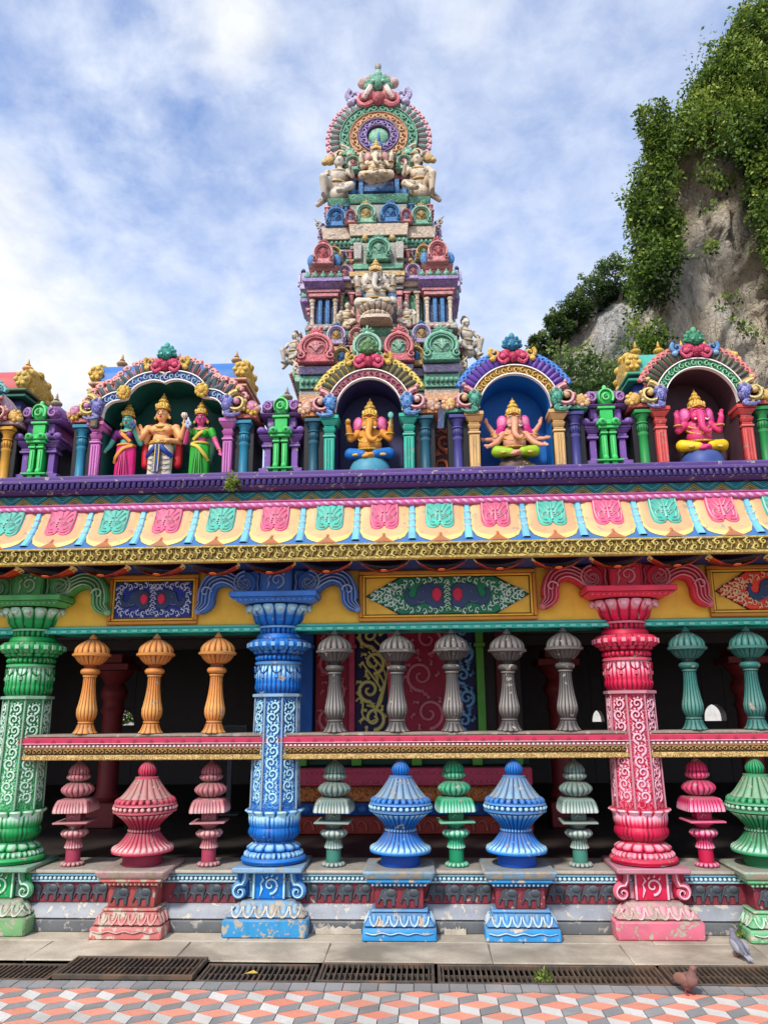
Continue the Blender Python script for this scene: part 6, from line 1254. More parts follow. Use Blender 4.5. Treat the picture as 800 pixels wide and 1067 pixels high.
def kudu_mesh(w, h, mr, mi, mt):
    g = MB(); r = w / 2; cz = h * .40
    el = [(r * .98 * cos(a), cz + h * .40 * sin(a)) for a in [2 * PI * i / 24 for i in range(24)]]; g.m = 0; g.prism(el, -.04, .05, .015, -.1)
    g.prism([(-r, 0), (r, 0), (r * .9, h * .22), (-r * .9, h * .22)], -.05, .05, .01, 0)
    g.stroke([(r * .84 * cos(a), cz + h * .34 * sin(a)) for a in [-.5 + (PI + 1) * i / 26 for i in range(27)]], [r * .13] * 27, -.04, .035, .55)
    g.stroke([(r * .64 * cos(a), cz + h * .26 * sin(a)) for a in [-.6 + (PI + 1.2) * i / 24 for i in range(25)]], [r * .055] * 25, -.04, .03, 1.0)
    g.m = 1; g.ell((0, -.035, cz - h * .02), (r * .5, .03, h * .22), 14, 8, -.1)
    for a in range(5): th = PI * .1 + PI * .2 * a; g.stroke([(0, cz - h * .12), (r * .22 * cos(th), cz + h * .06 * sin(th)), (r * .42 * cos(th), cz + h * .17 * sin(th) - h * .02)], [r * .04, r * .09, r * .03], -.06, .03, .7 if a % 2 == 0 else -.2)
    g.m = 0
    for s in (-1, 1): g.stroke(spiral(s * r * .82, h * .17, r * .24, 1.2, PI / 2, s, 16, .2), [r * .08 * (1 - .5 * q / 16) for q in range(17)], -.05, .03, .8)
    g.m = 2; zt = cz + h * .36
    for i in range(5): a = PI / 2 + (i - 2) * .55; L = h * .14; g.ell((cos(a) * L * .9, -.02, zt + sin(a) * L * .9), (r * .11, .03, L * .6), 8, 6, rot=Matrix.Rotation(-(a - PI / 2), 4, 'Y'), hf=lambda u: .6 * u)
    g.ell((0, -.035, zt), (r * .2, .035, h * .08), 8, 6, .3); g.ell((0, -.02, zt + h * .2), (r * .08, .02, h * .06), 8, 6, .6); return g, [mr, mi, mt]
def kudu(parent, x, y, z, w, h, mr, mi, mt, rz=0):
    g, ms = kudu_mesh(w, h, mr, mi, mt); o = g.build('horseshoe_ornament', ms, parent, (x, y, z)); o.rotation_euler = (0, 0, rz); return o
def stack(name, parent, rows, blocks=()):
    """stepped mouldings: rows of (hx, hy, z0, z1, material index list) in one mesh with projecting blocks (x centre, half width, front)"""
    mats = []; g = MB()
    for hx, hy, z0, z1, m, *r in rows:
        if m not in mats: mats.append(m)
        g.m = mats.index(m); top = r[0] if r else 0
        g.fru(0, 0, z0 + .001, hx, hy, z1 - .001, hx + top, hy + top, .008, random.uniform(-.2, .25))
        for bx, bw, by in blocks:
            g.fru(bx, -hy - by / 2 + .01, z0 + .003, bw + .001, by / 2 + .01, z1 - .003, bw + top, by / 2 + .01 + top, .006, random.uniform(-.15, .3))
    return g.build(name, mats, parent)
def beads(g, x0, x1, y, z, r, h, n, m): 
    g.m = m
    for i in range(n): g.ell((lerp(x0, x1, (i + .5) / n), y, z), (r * .8, r, r), 6, 5, h)
# -- base tier
T0 = stack('tier', TW, [(.88, 1.0, 3.5, 5.0, t_navy), (.9, 1.02, 5.0, 5.1, t_or), (.86, .98, 5.1, 5.17, t_grey), (.89, 1.01, 5.17, 5.34, t_green), (.93, 1.05, 5.34, 5.43, t_lav, .02), (.86, .96, 5.43, 5.62, t_grey), (.9, .98, 5.62, 5.72, t_or), (.84, .92, 5.72, 5.86, t_grey)], [(-.66, .26, .1), (.72, .2, .1), (.02, .36, .12)])
KT = [(-.72, t_red, t_pink, t_red), (-.13, t_pgr, t_gold, t_green), (.23, t_red, t_pgr, t_red), (.72, t_green, t_pgr, t_green)]
for x, a, b, c in KT: kudu(T0, x, -1.2, 5.44, .42 if abs(x) > .5 else .36, .46, a, b, c)
for s in (-1, 1):
    for y in (-.55, .2): kudu(T0, s * .99, y, 5.44, .34, .42, t_pgr, t_gold, t_green, s * PI / 2)
g = MB(); beads(g, -.9, .9, -1.03, 5.25, .035, .3, 26, 0); [beads(g, x - w, x + w, -1.13, 5.25, .03, .4, n, 0) for x, w, n in ((-.66, .25, 9), (.72, .19, 7))]; g.build('bead_row', t_green, T0)
def pavilion(parent, x, y, z, w, mk):
    g = MB(); ms = [t_cream, t_blue, t_pink, t_purple, t_green, t_grey, t_navy]; H = w / 2
    g.m = 5; g.box(x - H * 1.05, x + H * 1.05, y - .06, y + .3, z, z + .05, .006); g.box(x - H, x + H, y - .04, y + .3, z + .051, z + .09, .005, .2)
    g.m = 6; g.box(x - H * .85, x + H * .85, y + .03, y + .3, z + .091, z + .45, .004)
    for s in (-1, 1):
        g.m = 0; cx = x + s * H * .66; g.lathe([(.034, z + .091), (.034, z + .12, .2), (.024, z + .13)] + [(.023, z + .3), (.03, z + .33, .3), (.022, z + .345, -.4), (.03, z + .37, .1), (.024, z + .39, -.3), (.04, z + .42, .3), (.04, z + .43)], 16, cx, y)
        g.m = 1; g.box(x + s * .045 - .024, x + s * .045 + .024, y - .02, y + .05, z + .091, z + .43, .004); g.box(x + s * .045 - .008, x + s * .045 + .008, y - .028, y, z + .12, z + .4, .003, .4)
    g.m = 2; g.box(x - H * .85, x + H * .85, y - .06, y + .3, z + .451, z + .5, .005, .2); g.box(x - H * .95, x + H * .95, y - .075, y + .3, z + .501, z + .54, .005)
    g.m = 3; g.fru(x, y + .1, z + .541, H * .9, .17, z + .6, H * 1.12, .24, .006, .0); g.box(x - H * 1.14, x + H * 1.14, y - .15, y + .3, z + .601, z + .655, .008, .35)
    g.m = 4; 
    for i in range(5): g.ell((x + (i - 2) * H * .46, y - .1, z + .69), (H * .2, .05, .045), 8, 6, .1); g.ell((x + (i - 2) * H * .46, y - .12, z + .735), (.014, .014, .022), 6, 5, .5)
    g.m = 5; g.box(x - H * .9, x + H * .9, y - .06, y + .28, z + .656, z + .74, .005); g.m = 2; g.box(x - H * .72, x + H * .72, y - .04, y + .25, z + .741, z + .8, .005); g.fru(x, y + .1, z + .8, H * .74, .15, z + .85, H * .9, .19, .005, .3)
    g.m = 4; g.ell((x, y + .1, z + .94), (H * .92, .2, .13), 16, 10, .1)
    for s in (-1, 1): g.m = 1; g.ell((x + s * H * .72, y - .03, z + .95), (.06, .04, .09), 10, 8, .3)
    o = g.build('corner_pavilion', ms, parent); kudu(parent, x, y - .12, z + .83, .26, .36, *mk); return o
# -- second tier
T1 = stack('tier', TW, [(.86, .94, 5.865, 5.98, t_green, .02), (.82, .88, 5.98, 6.06, t_grey), (.7, .72, 6.06, 6.58, t_dark), (.74, .78, 6.58, 6.64, t_grey), (.78, .82, 6.64, 6.72, t_cream, .02), (.7, .74, 6.72, 6.86, t_dark), (.72, .76, 6.86, 7.0, t_pink), (.66, .7, 7.0, 7.2, t_grey)], [(.0, .3, .08)])
pavilion(T1, -.67, -.9, 5.99, .42, (t_pink, t_red, t_red)); pavilion(T1, .72, -.9, 5.99, .42, (t_pink, t_red, t_red))
for s in (-1, 1):
    g = MB(); g.box(s * .40 - .125, s * .40 + .125, -.77, -.7, 6.08, 6.54, .005); g.build('carved_panel', t_swg, T1)
    g = MB(); g.box(s * .25 - .028, s * .25 + .028, -.84, -.72, 6.0, 6.5, .005); g.box(s * .25 - .04, s * .25 + .04, -.86, -.72, 6.5, 6.56, .005, .3); g.box(s * .25 - .036, s * .25 + .036, -.85, -.72, 6.0, 6.05, .004, .2); g.build('pilaster', t_pink, T1)
    g = MB(); g.box(s * .17 - .06, s * .17 + .06, -.82, -.74, 6.42, 6.6, .005); g.build('blue_block', t_blue, T1)
    for y in (-.35, .35):
        P = pavilion(T1, 0, 0, 5.99, .4, (t_lav, t_grey, t_navy)); K = TW.children; ks = [o for o in T1.children if o.name.startswith('horseshoe_ornament')][-1]; R = Matrix.Translation((s * .86, y, 0)) @ Matrix.Rotation(s * PI / 2, 4, 'Z')
        P.matrix_local = R; ks.matrix_local = R @ Matrix.Translation((0, -.12, 6.835))
g = MB(); g.m = 0; g.box(-.34, .3, -.9, -.6, 6.641, 6.72, .006); g.m = 1; g.box(-.36, .32, -.93, -.6, 6.722, 6.79, .006); g.m = 0; g.box(-.3, .27, -.86, -.6, 6.792, 6.85, .005); g.m = 2; g.box(-.32, .3, -.88, -.6, 6.852, 6.93, .006, .1); g.m = 0; g.box(-.30, .31, -.85, -.6, 6.932, 7.24, .01, .3)
for s in (-1, 1): g.box(s * .26 - .05, s * .26 + .05, -.9, -.8, 6.98, 7.22, .01, .3); g.m = 3; g.ell((s * .17, -.86, 7.3), (.035, .035, .05), 8, 6, .3); g.m = 0
g.build('middle_bay', [t_grey, t_gold, t_green, t_gold], T1); kudu(T1, 0, -.9, 6.94, .31, .38, t_green, t_pgr, t_green)
# -- third tier
T2 = stack('tier', TW, [(.66, .7, 7.2, 7.26, t_grey), (.69, .72, 7.26, 7.36, t_green), (.71, .75, 7.36, 7.53, t_cream, .015), (.64, .66, 7.53, 7.88, t_grey), (.64, .68, 7.88, 8.0, t_green, .03)], [(.0, .36, .07)])
g = MB(); beads(g, -.68, .68, -.745, 7.31, .028, .3, 24, 0); beads(g, -.34, .34, -.81, 7.30, .028, .4, 12, 0); g.build('bead_row', t_green, T2)
for x, a, b, c in ((-.54, t_blue, t_blue, t_blue), (-.16, t_pgr, t_gold, t_gold), (.15, t_blue, t_blue, t_blue), (.54, t_pgr, t_gold, t_gold)): kudu(T2, x, -.80 if abs(x) < .3 else -.74, 7.53, .27, .34, a, b, c)
for s in (-1, 1):
    for y in (-.4, .25): kudu(T2, s * .73, y, 7.53, .24, .31, t_lav, t_grey, t_navy, s * PI / 2)
for s in (-1, 1): g = MB(); g.box(s * .24 - .05, s * .24 + .05, -.7, -.6, 7.54, 7.8, .005); g.build('pink_block', t_pink, T2)
# -- neck and crowning vault
T3 = stack('tier', TW, [(.58, .6, 8.0, 8.06, t_lav), (.4, .42, 8.06, 8.22, t_pink), (.46, .47, 8.22, 8.3, t_blue), (.4, .42, 8.3, 8.44, t_navy), (.46, .47, 8.44, 8.56, t_pink), (.52, .52, 8.56, 8.64, t_or), (.55, .56, 8.64, 8.73, t_grey, .02)], [(.0, .2, .06)])
for x in (-.34, -.24, .24, .34): g = MB(); g.box(x - .03, x + .03, -.5, -.42, 8.07, 8.43, .005); g.build('pilaster', t_blue, T3)
g = MB(); pr = [(cos(a) * .40, 9.05 + sin(a) * .42) for a in [-.7 + (PI + 1.4) * i / 24 for i in range(25)]]; g.prism(pr[::1], -.42, .45, .01); g.build('crowning_vault', t_pink, TW)
MD = MB(); cz = 9.07
def disc(g, r0, r1, y, h, m, hf=0.0, n=48):
    g.m = m; P_ = [(cos(a), sin(a)) for a in [2 * PI * i / n for i in range(n)]]; vs = []; fs = []
    for x, z in P_: vs += [(x * r1, y + .05, cz + z * r1), (x * (r1 - .012), y, cz + z * (r1 - .012)), (x * (r0 + .012), y, cz + z * (r0 + .012)), (x * r0, y + .05, cz + z * r0)]
    for i in range(n):
        j = (i + 1) % n
        for q in range(3): fs.append((i * 4 + q, j * 4 + q, j * 4 + q + 1, i * 4 + q + 1))
    g.add(vs, fs, [hf] * len(vs))
def mring(name, r0, r1, y, m, curl=0, hi=.8, r_b=0, parent=None):
    g = MB(); disc(g, r0, r1, y, 0, 0); rm = (r0 + r1) / 2; w = (r1 - r0) / 2
    if curl:
        for i in range(curl): a = 2 * PI * i / curl; s = 1 if i % 2 else -1; g.stroke(spiral(rm * cos(a), cz + rm * sin(a), w * .72, 1.0, a + s * 1.57, s, 11, .2), [w * .26 * (1 - .5 * q / 11) for q in range(12)], y, .025, hi)
        for e in (r0 + .012, r1 - .012): g.stroke([(e * cos(a), cz + e * sin(a)) for a in [2 * PI * i / 48 for i in range(49)]], [.008] * 49, y, .02, 1)
    return g.build(name, m, parent)
md = MB(); md.prism([(.53 * cos(a), cz + .53 * sin(a)) for a in [2 * PI * i / 40 for i in range(40)]], -.47, -.40, 0, 0); MDL = md.build('medallion', t_green, TW)
mring('outer_ring', .40, .53, -.52, t_green, 26, .5, parent=MDL); mring('gold_ring', .275, .40, -.535, t_or, 20, .8, parent=MDL); mring('purple_ring', .155, .275, -.55, t_purple, 16, .9, parent=MDL)
g = MB(); g.ell((0, -.5, cz), (.15, .07, .15), 20, 12, .1); g.build('boss', t_pgr, MDL); g = MB(); g.ell((0, -.56, cz - .17), (.06, .05, .06), 10, 8, .2); [g.ell((s * .08, -.54, cz - .15), (.05, .03, .035), 8, 6, .8) for s in (-1, 1)]; g.ell((0, -.575, cz - .03), (.014, .02, .07), 8, 6, .6); g.build('flower', t_blue, MDL)
ref = None
for i in range(27):
    a = -.35 + (PI + .7) * i / 26
    if abs(a - PI / 2) < .3: continue
    if ref is None: ref = plume_mesh(1.55).build('plume', paint((224, 136, 150), (246, 206, 206), (120, 160, 150), name='tower_plume', dust=.5), MDL); o = ref
    else: o = ref.copy(); COL.objects.link(o); o.parent = MDL
    o.location = (.52 * cos(a), -.45, cz + .52 * sin(a)); o.rotation_euler = (0, PI / 2 - a, 0); o.scale = (1 if a > PI / 2 else -1, 1, 1)
for s in (-1, 1): makara(TW, s * .5, -.5, 8.8, 1.35, s, t_cream, t_pgr, t_gold)
cr = crest(TW, 0, -.48, 9.56, 2.2, t_red, t_green, t_lav)
for s in (-1, 1):
    g = MB(); g.tube(curve([(s * .1, -.48, 9.58), (s * .2, -.5, 9.62), (s * .27, -.49, 9.72), (s * .28, -.48, 9.86)], 5), [.05 - .0029 * i for i in range(16)], 8, .3); g.build('tusk_horn', t_grey, TW)
    g = MB(); g.ell((s * .12, -.5, 9.78), (.07, .08, .12), 10, 8, .7); g.tube(curve([(s * .1, -.55, 9.85), (s * .15, -.6, 9.72), (s * .2, -.58, 9.64)], 4), [.05 - .003 * i for i in range(9)], 8, .8); g.ell((s * .2, -.46, 10.0), (.09, .07, .08), 10, 8, .1); g.ell((s * .12, -.47, 10.06), (.05, .06, .06), 8, 6, .2); g.build('trunked_beast', tp((196, 150, 140), (240, 214, 200), (96, 50, 56), 'tower_beast'), TW)
g = MB(); g.ell((0, -.48, 10.1), (.055, .06, .13), 10, 8, .2); g.ell((0, -.5, 10.24), (.045, .045, .07), 10, 8, .1); g.build('crest_bud', t_grey, TW)
# -- stone-coloured statues on the tower
t_st = paint((234, 212, 180), (232, 220, 200), (86, 72, 58), name='weathered_statue', dust=.5, chip=.18, wear=(132, 124, 114), var=.3); t_st2 = paint((218, 206, 186), (240, 230, 214), (66, 62, 58), name='grey_statue', dust=.5, chip=.16, wear=(120, 114, 108), var=.3); t_sg = paint((208, 168, 96), (236, 206, 150), (96, 66, 28), name='statue_gilding', dust=.4)
ganesha('grey stone elephant-headed statue seated in the middle bay of the tower', (-.49, 8.22, 5.98), t_st2, t_st2, t_st2, None, t_cream, 2, 1.3, t_sg, 'block')
ganesha('ochre elephant-headed statue seated highest on the tower under the medallion', (-.49, 8.52, 7.99), t_st, t_st, paint((200, 130, 120), None, None, name='statue_ear', dust=.4), None, t_cream, 2, 1.18, t_sg, None)
def squat(label, loc, s, fl, mat, seat=None, rz=0, tall=0):
    t = thing('crouching_statue', label, 'statue', loc, rz); t.scale = (s * fl, s, s)
    P = [('e', (0, 0, .2), (.085, .07, .075)), ('e', (.015, -.01, .31), (.09, .065, .085)), ('e', (.015, -.01, .36), (.1, .05, .035))] + head(.03, -.03, .47, 1.05)
    P += arm((-.095, -.01, .36), (-.15, -.05, .27), (-.11, -.13, .24), d=(1, -.6, 0)) + arm((.12, -.01, .36), (.17, -.06, .27), (.15, -.13, .34), d=(0, -.3, 1))
    P += [('c', (-.06, -.01, .17), (-.13, -.12, .22), .055, .045), ('c', (-.13, -.12, .22), (-.12, -.07, .03), .042, .028), ('e', (-.125, -.11, .02), (.028, .055, .02)), ('c', (.06, -.01, .17), (.16, -.09, .13), .055, .045), ('c', (.16, -.09, .13), (.07, -.13, .05), .042, .028), ('e', (.045, -.15, .035), (.04, .035, .022))]
    P += [('c', (-.2, .02, .0), (-.08, .03, .12), .03, .045), ('e', (0, 0, .08), (.1, .08, .09))]
    b = blob('body', P, mat, t, .008); g = MB(); g.ell((.03, -.005, .5), (.06, .058, .06), 14, 10, -.2); g.ell((.03, .01, .55), (.035, .035, .035), 10, 8, 0); g.build('hair', paint((96, 82, 70), None, None, name='statue_hair', dust=.5), b)
    g = MB(); ring_(g, (.02, -.015), .07, .055, .375, .009, .4, .03); ring_(g, (0, 0), .095, .078, .215, .012, .3); ring_(g, (-.135, -.06), .03, .03, .27, .007, .4); g.build('ornaments', t_sg, b); return t
squat('weathered crouching statue on the upper left corner of the tower', (-1.02, 8.66, 7.99), 1.25, 1, t_st2)
squat('weathered tan crouching statue on the upper right corner of the tower', (.07, 8.66, 7.99), 1.22, -1, t_st)
squat('weathered seated statue on the lower right shoulder of the tower', (.60, 8.62, 5.72), .95, -1, t_st2, rz=.5)
squat('small weathered seated statue on the lower left shoulder of the tower', (-1.55, 8.72, 5.74), .8, 1, t_st2, rz=-.4)

# -- rows of little petals and curls that run along the ledges
def petalrow(parent, hx, y, z, n, r, m, m2, side=True):
    g = MB()
    def row(c, g=None):
        for i in range(n):
            x = lerp(-hx, hx, (i + .5) / n); g.m = i % 2; g.ell((x, y, z), (hx / n * .82, r * .7, r), 7, 6, hf=lambda u: .55 * u); g.ell((x, y - r * .45, z - r * .2), (hx / n * .35, r * .4, r * .4), 6, 5, -.4)
    row(0, g); g.build('petal_row', [m, m2], parent)
    for s in (-1, 1): g = MB(); g.M = Matrix.Rotation(s * PI / 2, 4, 'Z'); row(0, g); g.build('petal_row', [m, m2], parent)
for par, hx, y, z, n, r, a, b in ((T0, .9, -1.06, 5.475, 26, .032, t_pink, t_cream), (T0, .86, -1.0, 5.66, 22, .03, t_gold, t_red), (T0, .88, -.98, 5.80, 24, .03, t_lav, t_pink), (T1, .86, -.96, 6.02, 26, .028, t_pink, t_cream), (T1, .76, -.84, 6.75, 20, .03, t_blue, t_lav), (T1, .72, -.78, 7.02, 20, .032, t_green, t_gold), (T2, .7, -.76, 7.55, 22, .022, t_pink, t_lav), (T2, .64, -.7, 7.85, 20, .024, t_red, t_cream), (T3, .58, -.63, 8.07, 18, .024, t_pink, t_gold), (T3, .54, -.58, 8.755, 18, .025, t_gold, t_green)):
    petalrow(par, hx, y, z, n, r, a, b)
for par, hx, hy, z, s0, m in ((T0, .95, 1.05, 5.5, 1.0, t_cream), (T0, .92, 1.0, 5.78, .8, t_red), (T1, .84, .86, 6.78, .8, t_lav), (T2, .74, .78, 7.62, .8, t_grey), (T3, .6, .62, 8.12, .7, t_cream), (T1, .74, .78, 7.1, .8, t_gold)):
    for s in (-1, 1):
        for yy in (-hy * .8, -hy * .25, hy * .4):
            g = MB(); P_ = spiral(s * (hx + .05), z + .06 * s0, .055 * s0, 1.1, -PI / 2, -s, 14, .2); g.tube([(s * (hx - .04), yy, z - .03)] + [(q[0], yy, q[1]) for q in P_], [.028 * s0] * 8 + [.02 * s0] * 8, 7, .3); g.tube([(s * (hx + .04), yy, z + .1 * s0), (s * (hx + .1), yy, z + .17 * s0)], [.024 * s0, .006], 6, .4); g.build('corner_curl', m, par)

# -- little pillars, niches and ornaments that crowd the tower walls
for s in (-1, 1):
    for par, x, y, z0, z1, r, m in ((T1, .34, -.80, 6.06, 6.56, .026, t_pink), (T1, .47, -.80, 6.06, 6.56, .026, t_cream), (T2, .42, -.72, 7.54, 7.86, .022, t_blue), (T2, .66, -.70, 7.54, 7.86, .022, t_pink), (T1, .48, -.74, 6.87, 7.18, .03, t_lav), (T1, .36, -.74, 6.87, 7.18, .026, t_pink), (T0, .40, -1.04, 5.45, 5.72, .03, t_lav), (T0, .46, -1.06, 3.6, 4.98, .05, t_pink), (T3, .44, -.5, 8.07, 8.55, .03, t_cream)):
        roundcol(par, s * x, y, z0, z1, r, m, 'small_column')
    kudu(T1, s * .42, -.84, 6.70, .2, .26, t_lav, t_pink, t_gold); kudu(T1, s * .56, -.80, 7.0, .2, .24, t_gold, t_pgr, t_red); kudu(T0, s * .43, -1.08, 5.44, .22, .3, t_gold, t_blue, t_gold); kudu(T3, s * .34, -.56, 8.5, .22, .26, t_pgr, t_pink, t_gold); kudu(T2, s * .35, -.8, 7.53, .16, .22, t_pink, t_lav, t_red)
    kudu(T0, s * .5, -1.04, 5.74, .24, .3, t_lav, t_gold, t_blue); kudu(T0, s * .26, -1.04, 5.74, .2, .26, t_pink, t_cream, t_pink)
squat('small weathered attendant on the ledge left of the tower middle bay', (-.86, 8.36, 6.0), .66, 1, t_st); squat('small weathered attendant on the ledge right of the tower middle bay', (-.12, 8.38, 6.0), .66, -1, t_st2)
# ------------------------------------------------------------------ inside the pavilion
def ip(base, hi=None, dk=None, name='hall_paint', **k): return paint(base, hi, dk, name=name, dust=.15, **k)
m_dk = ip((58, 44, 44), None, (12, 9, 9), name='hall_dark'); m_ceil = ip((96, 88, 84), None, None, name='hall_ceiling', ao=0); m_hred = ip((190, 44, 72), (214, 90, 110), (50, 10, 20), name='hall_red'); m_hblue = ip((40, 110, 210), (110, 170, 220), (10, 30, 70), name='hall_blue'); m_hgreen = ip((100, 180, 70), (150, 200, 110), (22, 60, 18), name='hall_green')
m_hnavy = ip((44, 36, 96), (60, 54, 100), (10, 8, 24), name='hall_navy'); m_hyel = ip((236, 220, 100), (250, 240, 150), (90, 80, 26), name='hall_yellow'); m_hor = ip((226, 130, 66), (230, 160, 96), (64, 26, 14), name='hall_orange', swirl=9, sw=.5); m_hrose = ip((232, 84, 118), (236, 140, 150), (90, 20, 36), name='hall_rose'); m_hgt = ip((30, 84, 72), (70, 130, 110), (8, 34, 28), name='hall_bottle_green')
g = MB(); g.add([(-9, 6.65, .40), (9, 6.65, .40), (9, 13.6, .40), (-9, 13.6, .40)], [(0, 1, 2, 3)]); tag(g.build('hall_floor', ground_mat('hall_tiles', (70, 62, 58), (54, 48, 46), (44, 40, 38), 5, .5), fix=False), kind='structure')
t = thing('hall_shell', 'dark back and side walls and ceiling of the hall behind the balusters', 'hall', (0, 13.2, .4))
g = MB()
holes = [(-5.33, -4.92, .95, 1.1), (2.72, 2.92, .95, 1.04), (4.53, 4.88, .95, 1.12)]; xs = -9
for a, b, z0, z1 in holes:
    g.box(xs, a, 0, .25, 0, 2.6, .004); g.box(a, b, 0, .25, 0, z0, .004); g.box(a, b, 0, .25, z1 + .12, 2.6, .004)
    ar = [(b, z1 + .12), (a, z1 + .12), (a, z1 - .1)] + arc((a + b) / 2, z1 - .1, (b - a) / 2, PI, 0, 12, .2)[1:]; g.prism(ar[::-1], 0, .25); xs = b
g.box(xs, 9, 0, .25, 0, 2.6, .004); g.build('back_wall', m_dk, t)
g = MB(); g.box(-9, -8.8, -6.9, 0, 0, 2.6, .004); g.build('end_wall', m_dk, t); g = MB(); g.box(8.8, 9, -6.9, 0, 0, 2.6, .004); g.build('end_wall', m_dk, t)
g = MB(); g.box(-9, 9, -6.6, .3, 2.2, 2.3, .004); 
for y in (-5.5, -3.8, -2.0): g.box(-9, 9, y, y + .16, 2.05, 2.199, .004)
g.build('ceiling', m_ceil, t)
# inner shrine with scroll-painted walls
S = thing('inner_shrine', 'inner shrine wall with red and navy scroll panels above stacked carved mouldings', 'shrine', (-.2, 8.0, .4)); o = Vector((-.2, 0, .4))
X = lambda x: x + .2
def z_(z): return z - .4
g = MB(); g.box(X(-1.28), X(.98), .12, 2.5, 0, 2.0, .004); g.build('core', m_dk, S)
def wallpanel(x0, x1, base, curl, hi=.8, n=3, seed=0, bird=False):
    g = MB(); g.box(X(x0), X(x1), .06, .13, z_(1.33), z_(2.5), .004); p = g.build('wall_panel', base, S); f = MB(); w = (x1 - x0) / 2; cx = X((x0 + x1) / 2); hh = 1.12 / n
    for i in range(n):
        c = z_(1.36) + hh * (i + .5); s = 1 if (i + seed) % 2 else -1
        f.stroke(spiral(cx + s * w * .15, c, min(w * .72, hh * .42), 1.5, -PI / 2, s, 26, .1), [.022 * (1 - .4 * q / 26) for q in range(27)], .06, .02, hi)
        for a in range(7): th = a * .8; r = min(w * .7, hh * .42); px, pz = cx + s * w * .15 + cos(th) * r, c + sin(th) * r; px = max(cx - w + .05, min(cx + w - .05, px)); f.stroke([(px, pz), (px + cos(th + .6) * .035, pz + sin(th + .6) * .035), (px + cos(th + 1.2) * .055, pz + sin(th + 1.2) * .055)], [.012, .02, .003], .06, .018, hi * .8); f.ell((px, .05, pz), (.018, .012, .018), 8, 6, hi)
    if bird:
        bx, bz = X(-.62), z_(1.55); f.stroke(curve([(bx + .12, bz - .06), (bx + .05, bz - .08), (bx - .02, bz - .02), (bx - .02, bz + .1), (bx - .05, bz + .15), (bx - .09, bz + .12)], 6), [.012] * 31, .058, .02, hi); f.stroke(curve([(bx + .12, bz - .05), (bx + .1, bz + .05), (bx + .02, bz + .08)], 5), [.012] * 11, .058, .02, hi)
        for q in range(5): f.stroke(curve([(bx + .1, bz), (bx + .18 + .02 * q, bz + .2 + q * .08), (bx - .02 + .03 * q, bz + .5 + .06 * q)], 6), [.012] * 13, .058, .016, hi)
    f.build('scrollwork', curl, p); return p
wallpanel(-1.13, -.78, ip((170, 36, 62), None, None, name='hall_maroon'), ip((206, 84, 104), (232, 130, 140), None, name='hall_rose_scroll'), .7, 4)
wallpanel(-.72, -.38, m_hnavy, m_hyel, .9, 4, 1, True); wallpanel(-.27, .26, ip((186, 34, 70), None, None, name='hall_crimson'), ip((220, 92, 120), (240, 150, 164), None, name='hall_rose_scroll2'), .7, 3, 1); wallpanel(.28, .52, m_hnavy, ip((60, 140, 230), (140, 200, 240), None, name='hall_blue_scroll'), .8, 5)
for x0, x1, m, d in ((-1.29, -1.15, m_hblue, .0), (-.78, -.72, m_hrose, .02), (-.38, -.27, m_hrose, .0), (.52, .60, m_hgreen, -.02), (.72, .82, ip((110, 30, 44), None, None, name='hall_wine'), .04)):
    g = MB(); a, b = X(x0), X(x1); c = (a + b) / 2; w = (b - a) / 2; g.box(a, b, d, .14, z_(1.33), z_(2.2), .006); g.box(a - .015, b + .015, d - .02, .14, z_(2.2), z_(2.24), .005, .3); g.box(a, b, d - .01, .14, z_(2.24), z_(2.5), .005, -.1); g.build('wall_column', m, S)
rows = [(1.27, 1.33, -.06, m_hnavy, 0), (1.14, 1.21, -.05, m_hgreen, .1), (1.04, 1.14, .06, m_hgt, -.3), (.86, 1.03, -.08, m_hrose, 0), (.70, .86, .0, m_hor, 0), (.58, .70, -.03, m_hblue, -.4), (.40, .585, .02, ip((190, 70, 60), (230, 140, 124), None, name='hall_brick'), 0)]
for z0, z1, d, m, h in rows:
    g = MB(); g.box(X(-1.36), X(1.02), d, .4, z_(z0) + .002, z_(z1) - .002, .012, h)
    if m is m_hrose:
        for q in (.9, .98): 
            x = -1.3
            while x < 1: g.ell((X(x), d - .004, z_(q)), (.012, .012, .012), 6, 4, .7); x += .05
    if m is m_hblue:
        x = -1.3
        while x < 1: g.ell((X(x), d, z_(.64)), (.045, .03, .04), 8, 6, .3); x += .11
    if m is m_hgt:
        g2 = MB(); [g2.box(X(x) - .05, X(x) + .05, d - .06, .1, z_(z0) + .004, z_(z1) - .004, .005) for x in (-1.25, -.7, -.1, .5, .9)]; g2.build('green_post', m_hgreen, S)
    if z0 == .40:
        x = -1.3
        while x < 1: g.stroke(arc(X(x), z_(.44), .05, 0, PI, 10, .09), .012, d, .02, .6); x += .13
    g.build('moulding', m, S)
g = MB(); g.box(X(-1.3), X(1.0), .1, .4, 0, .01, .002); 
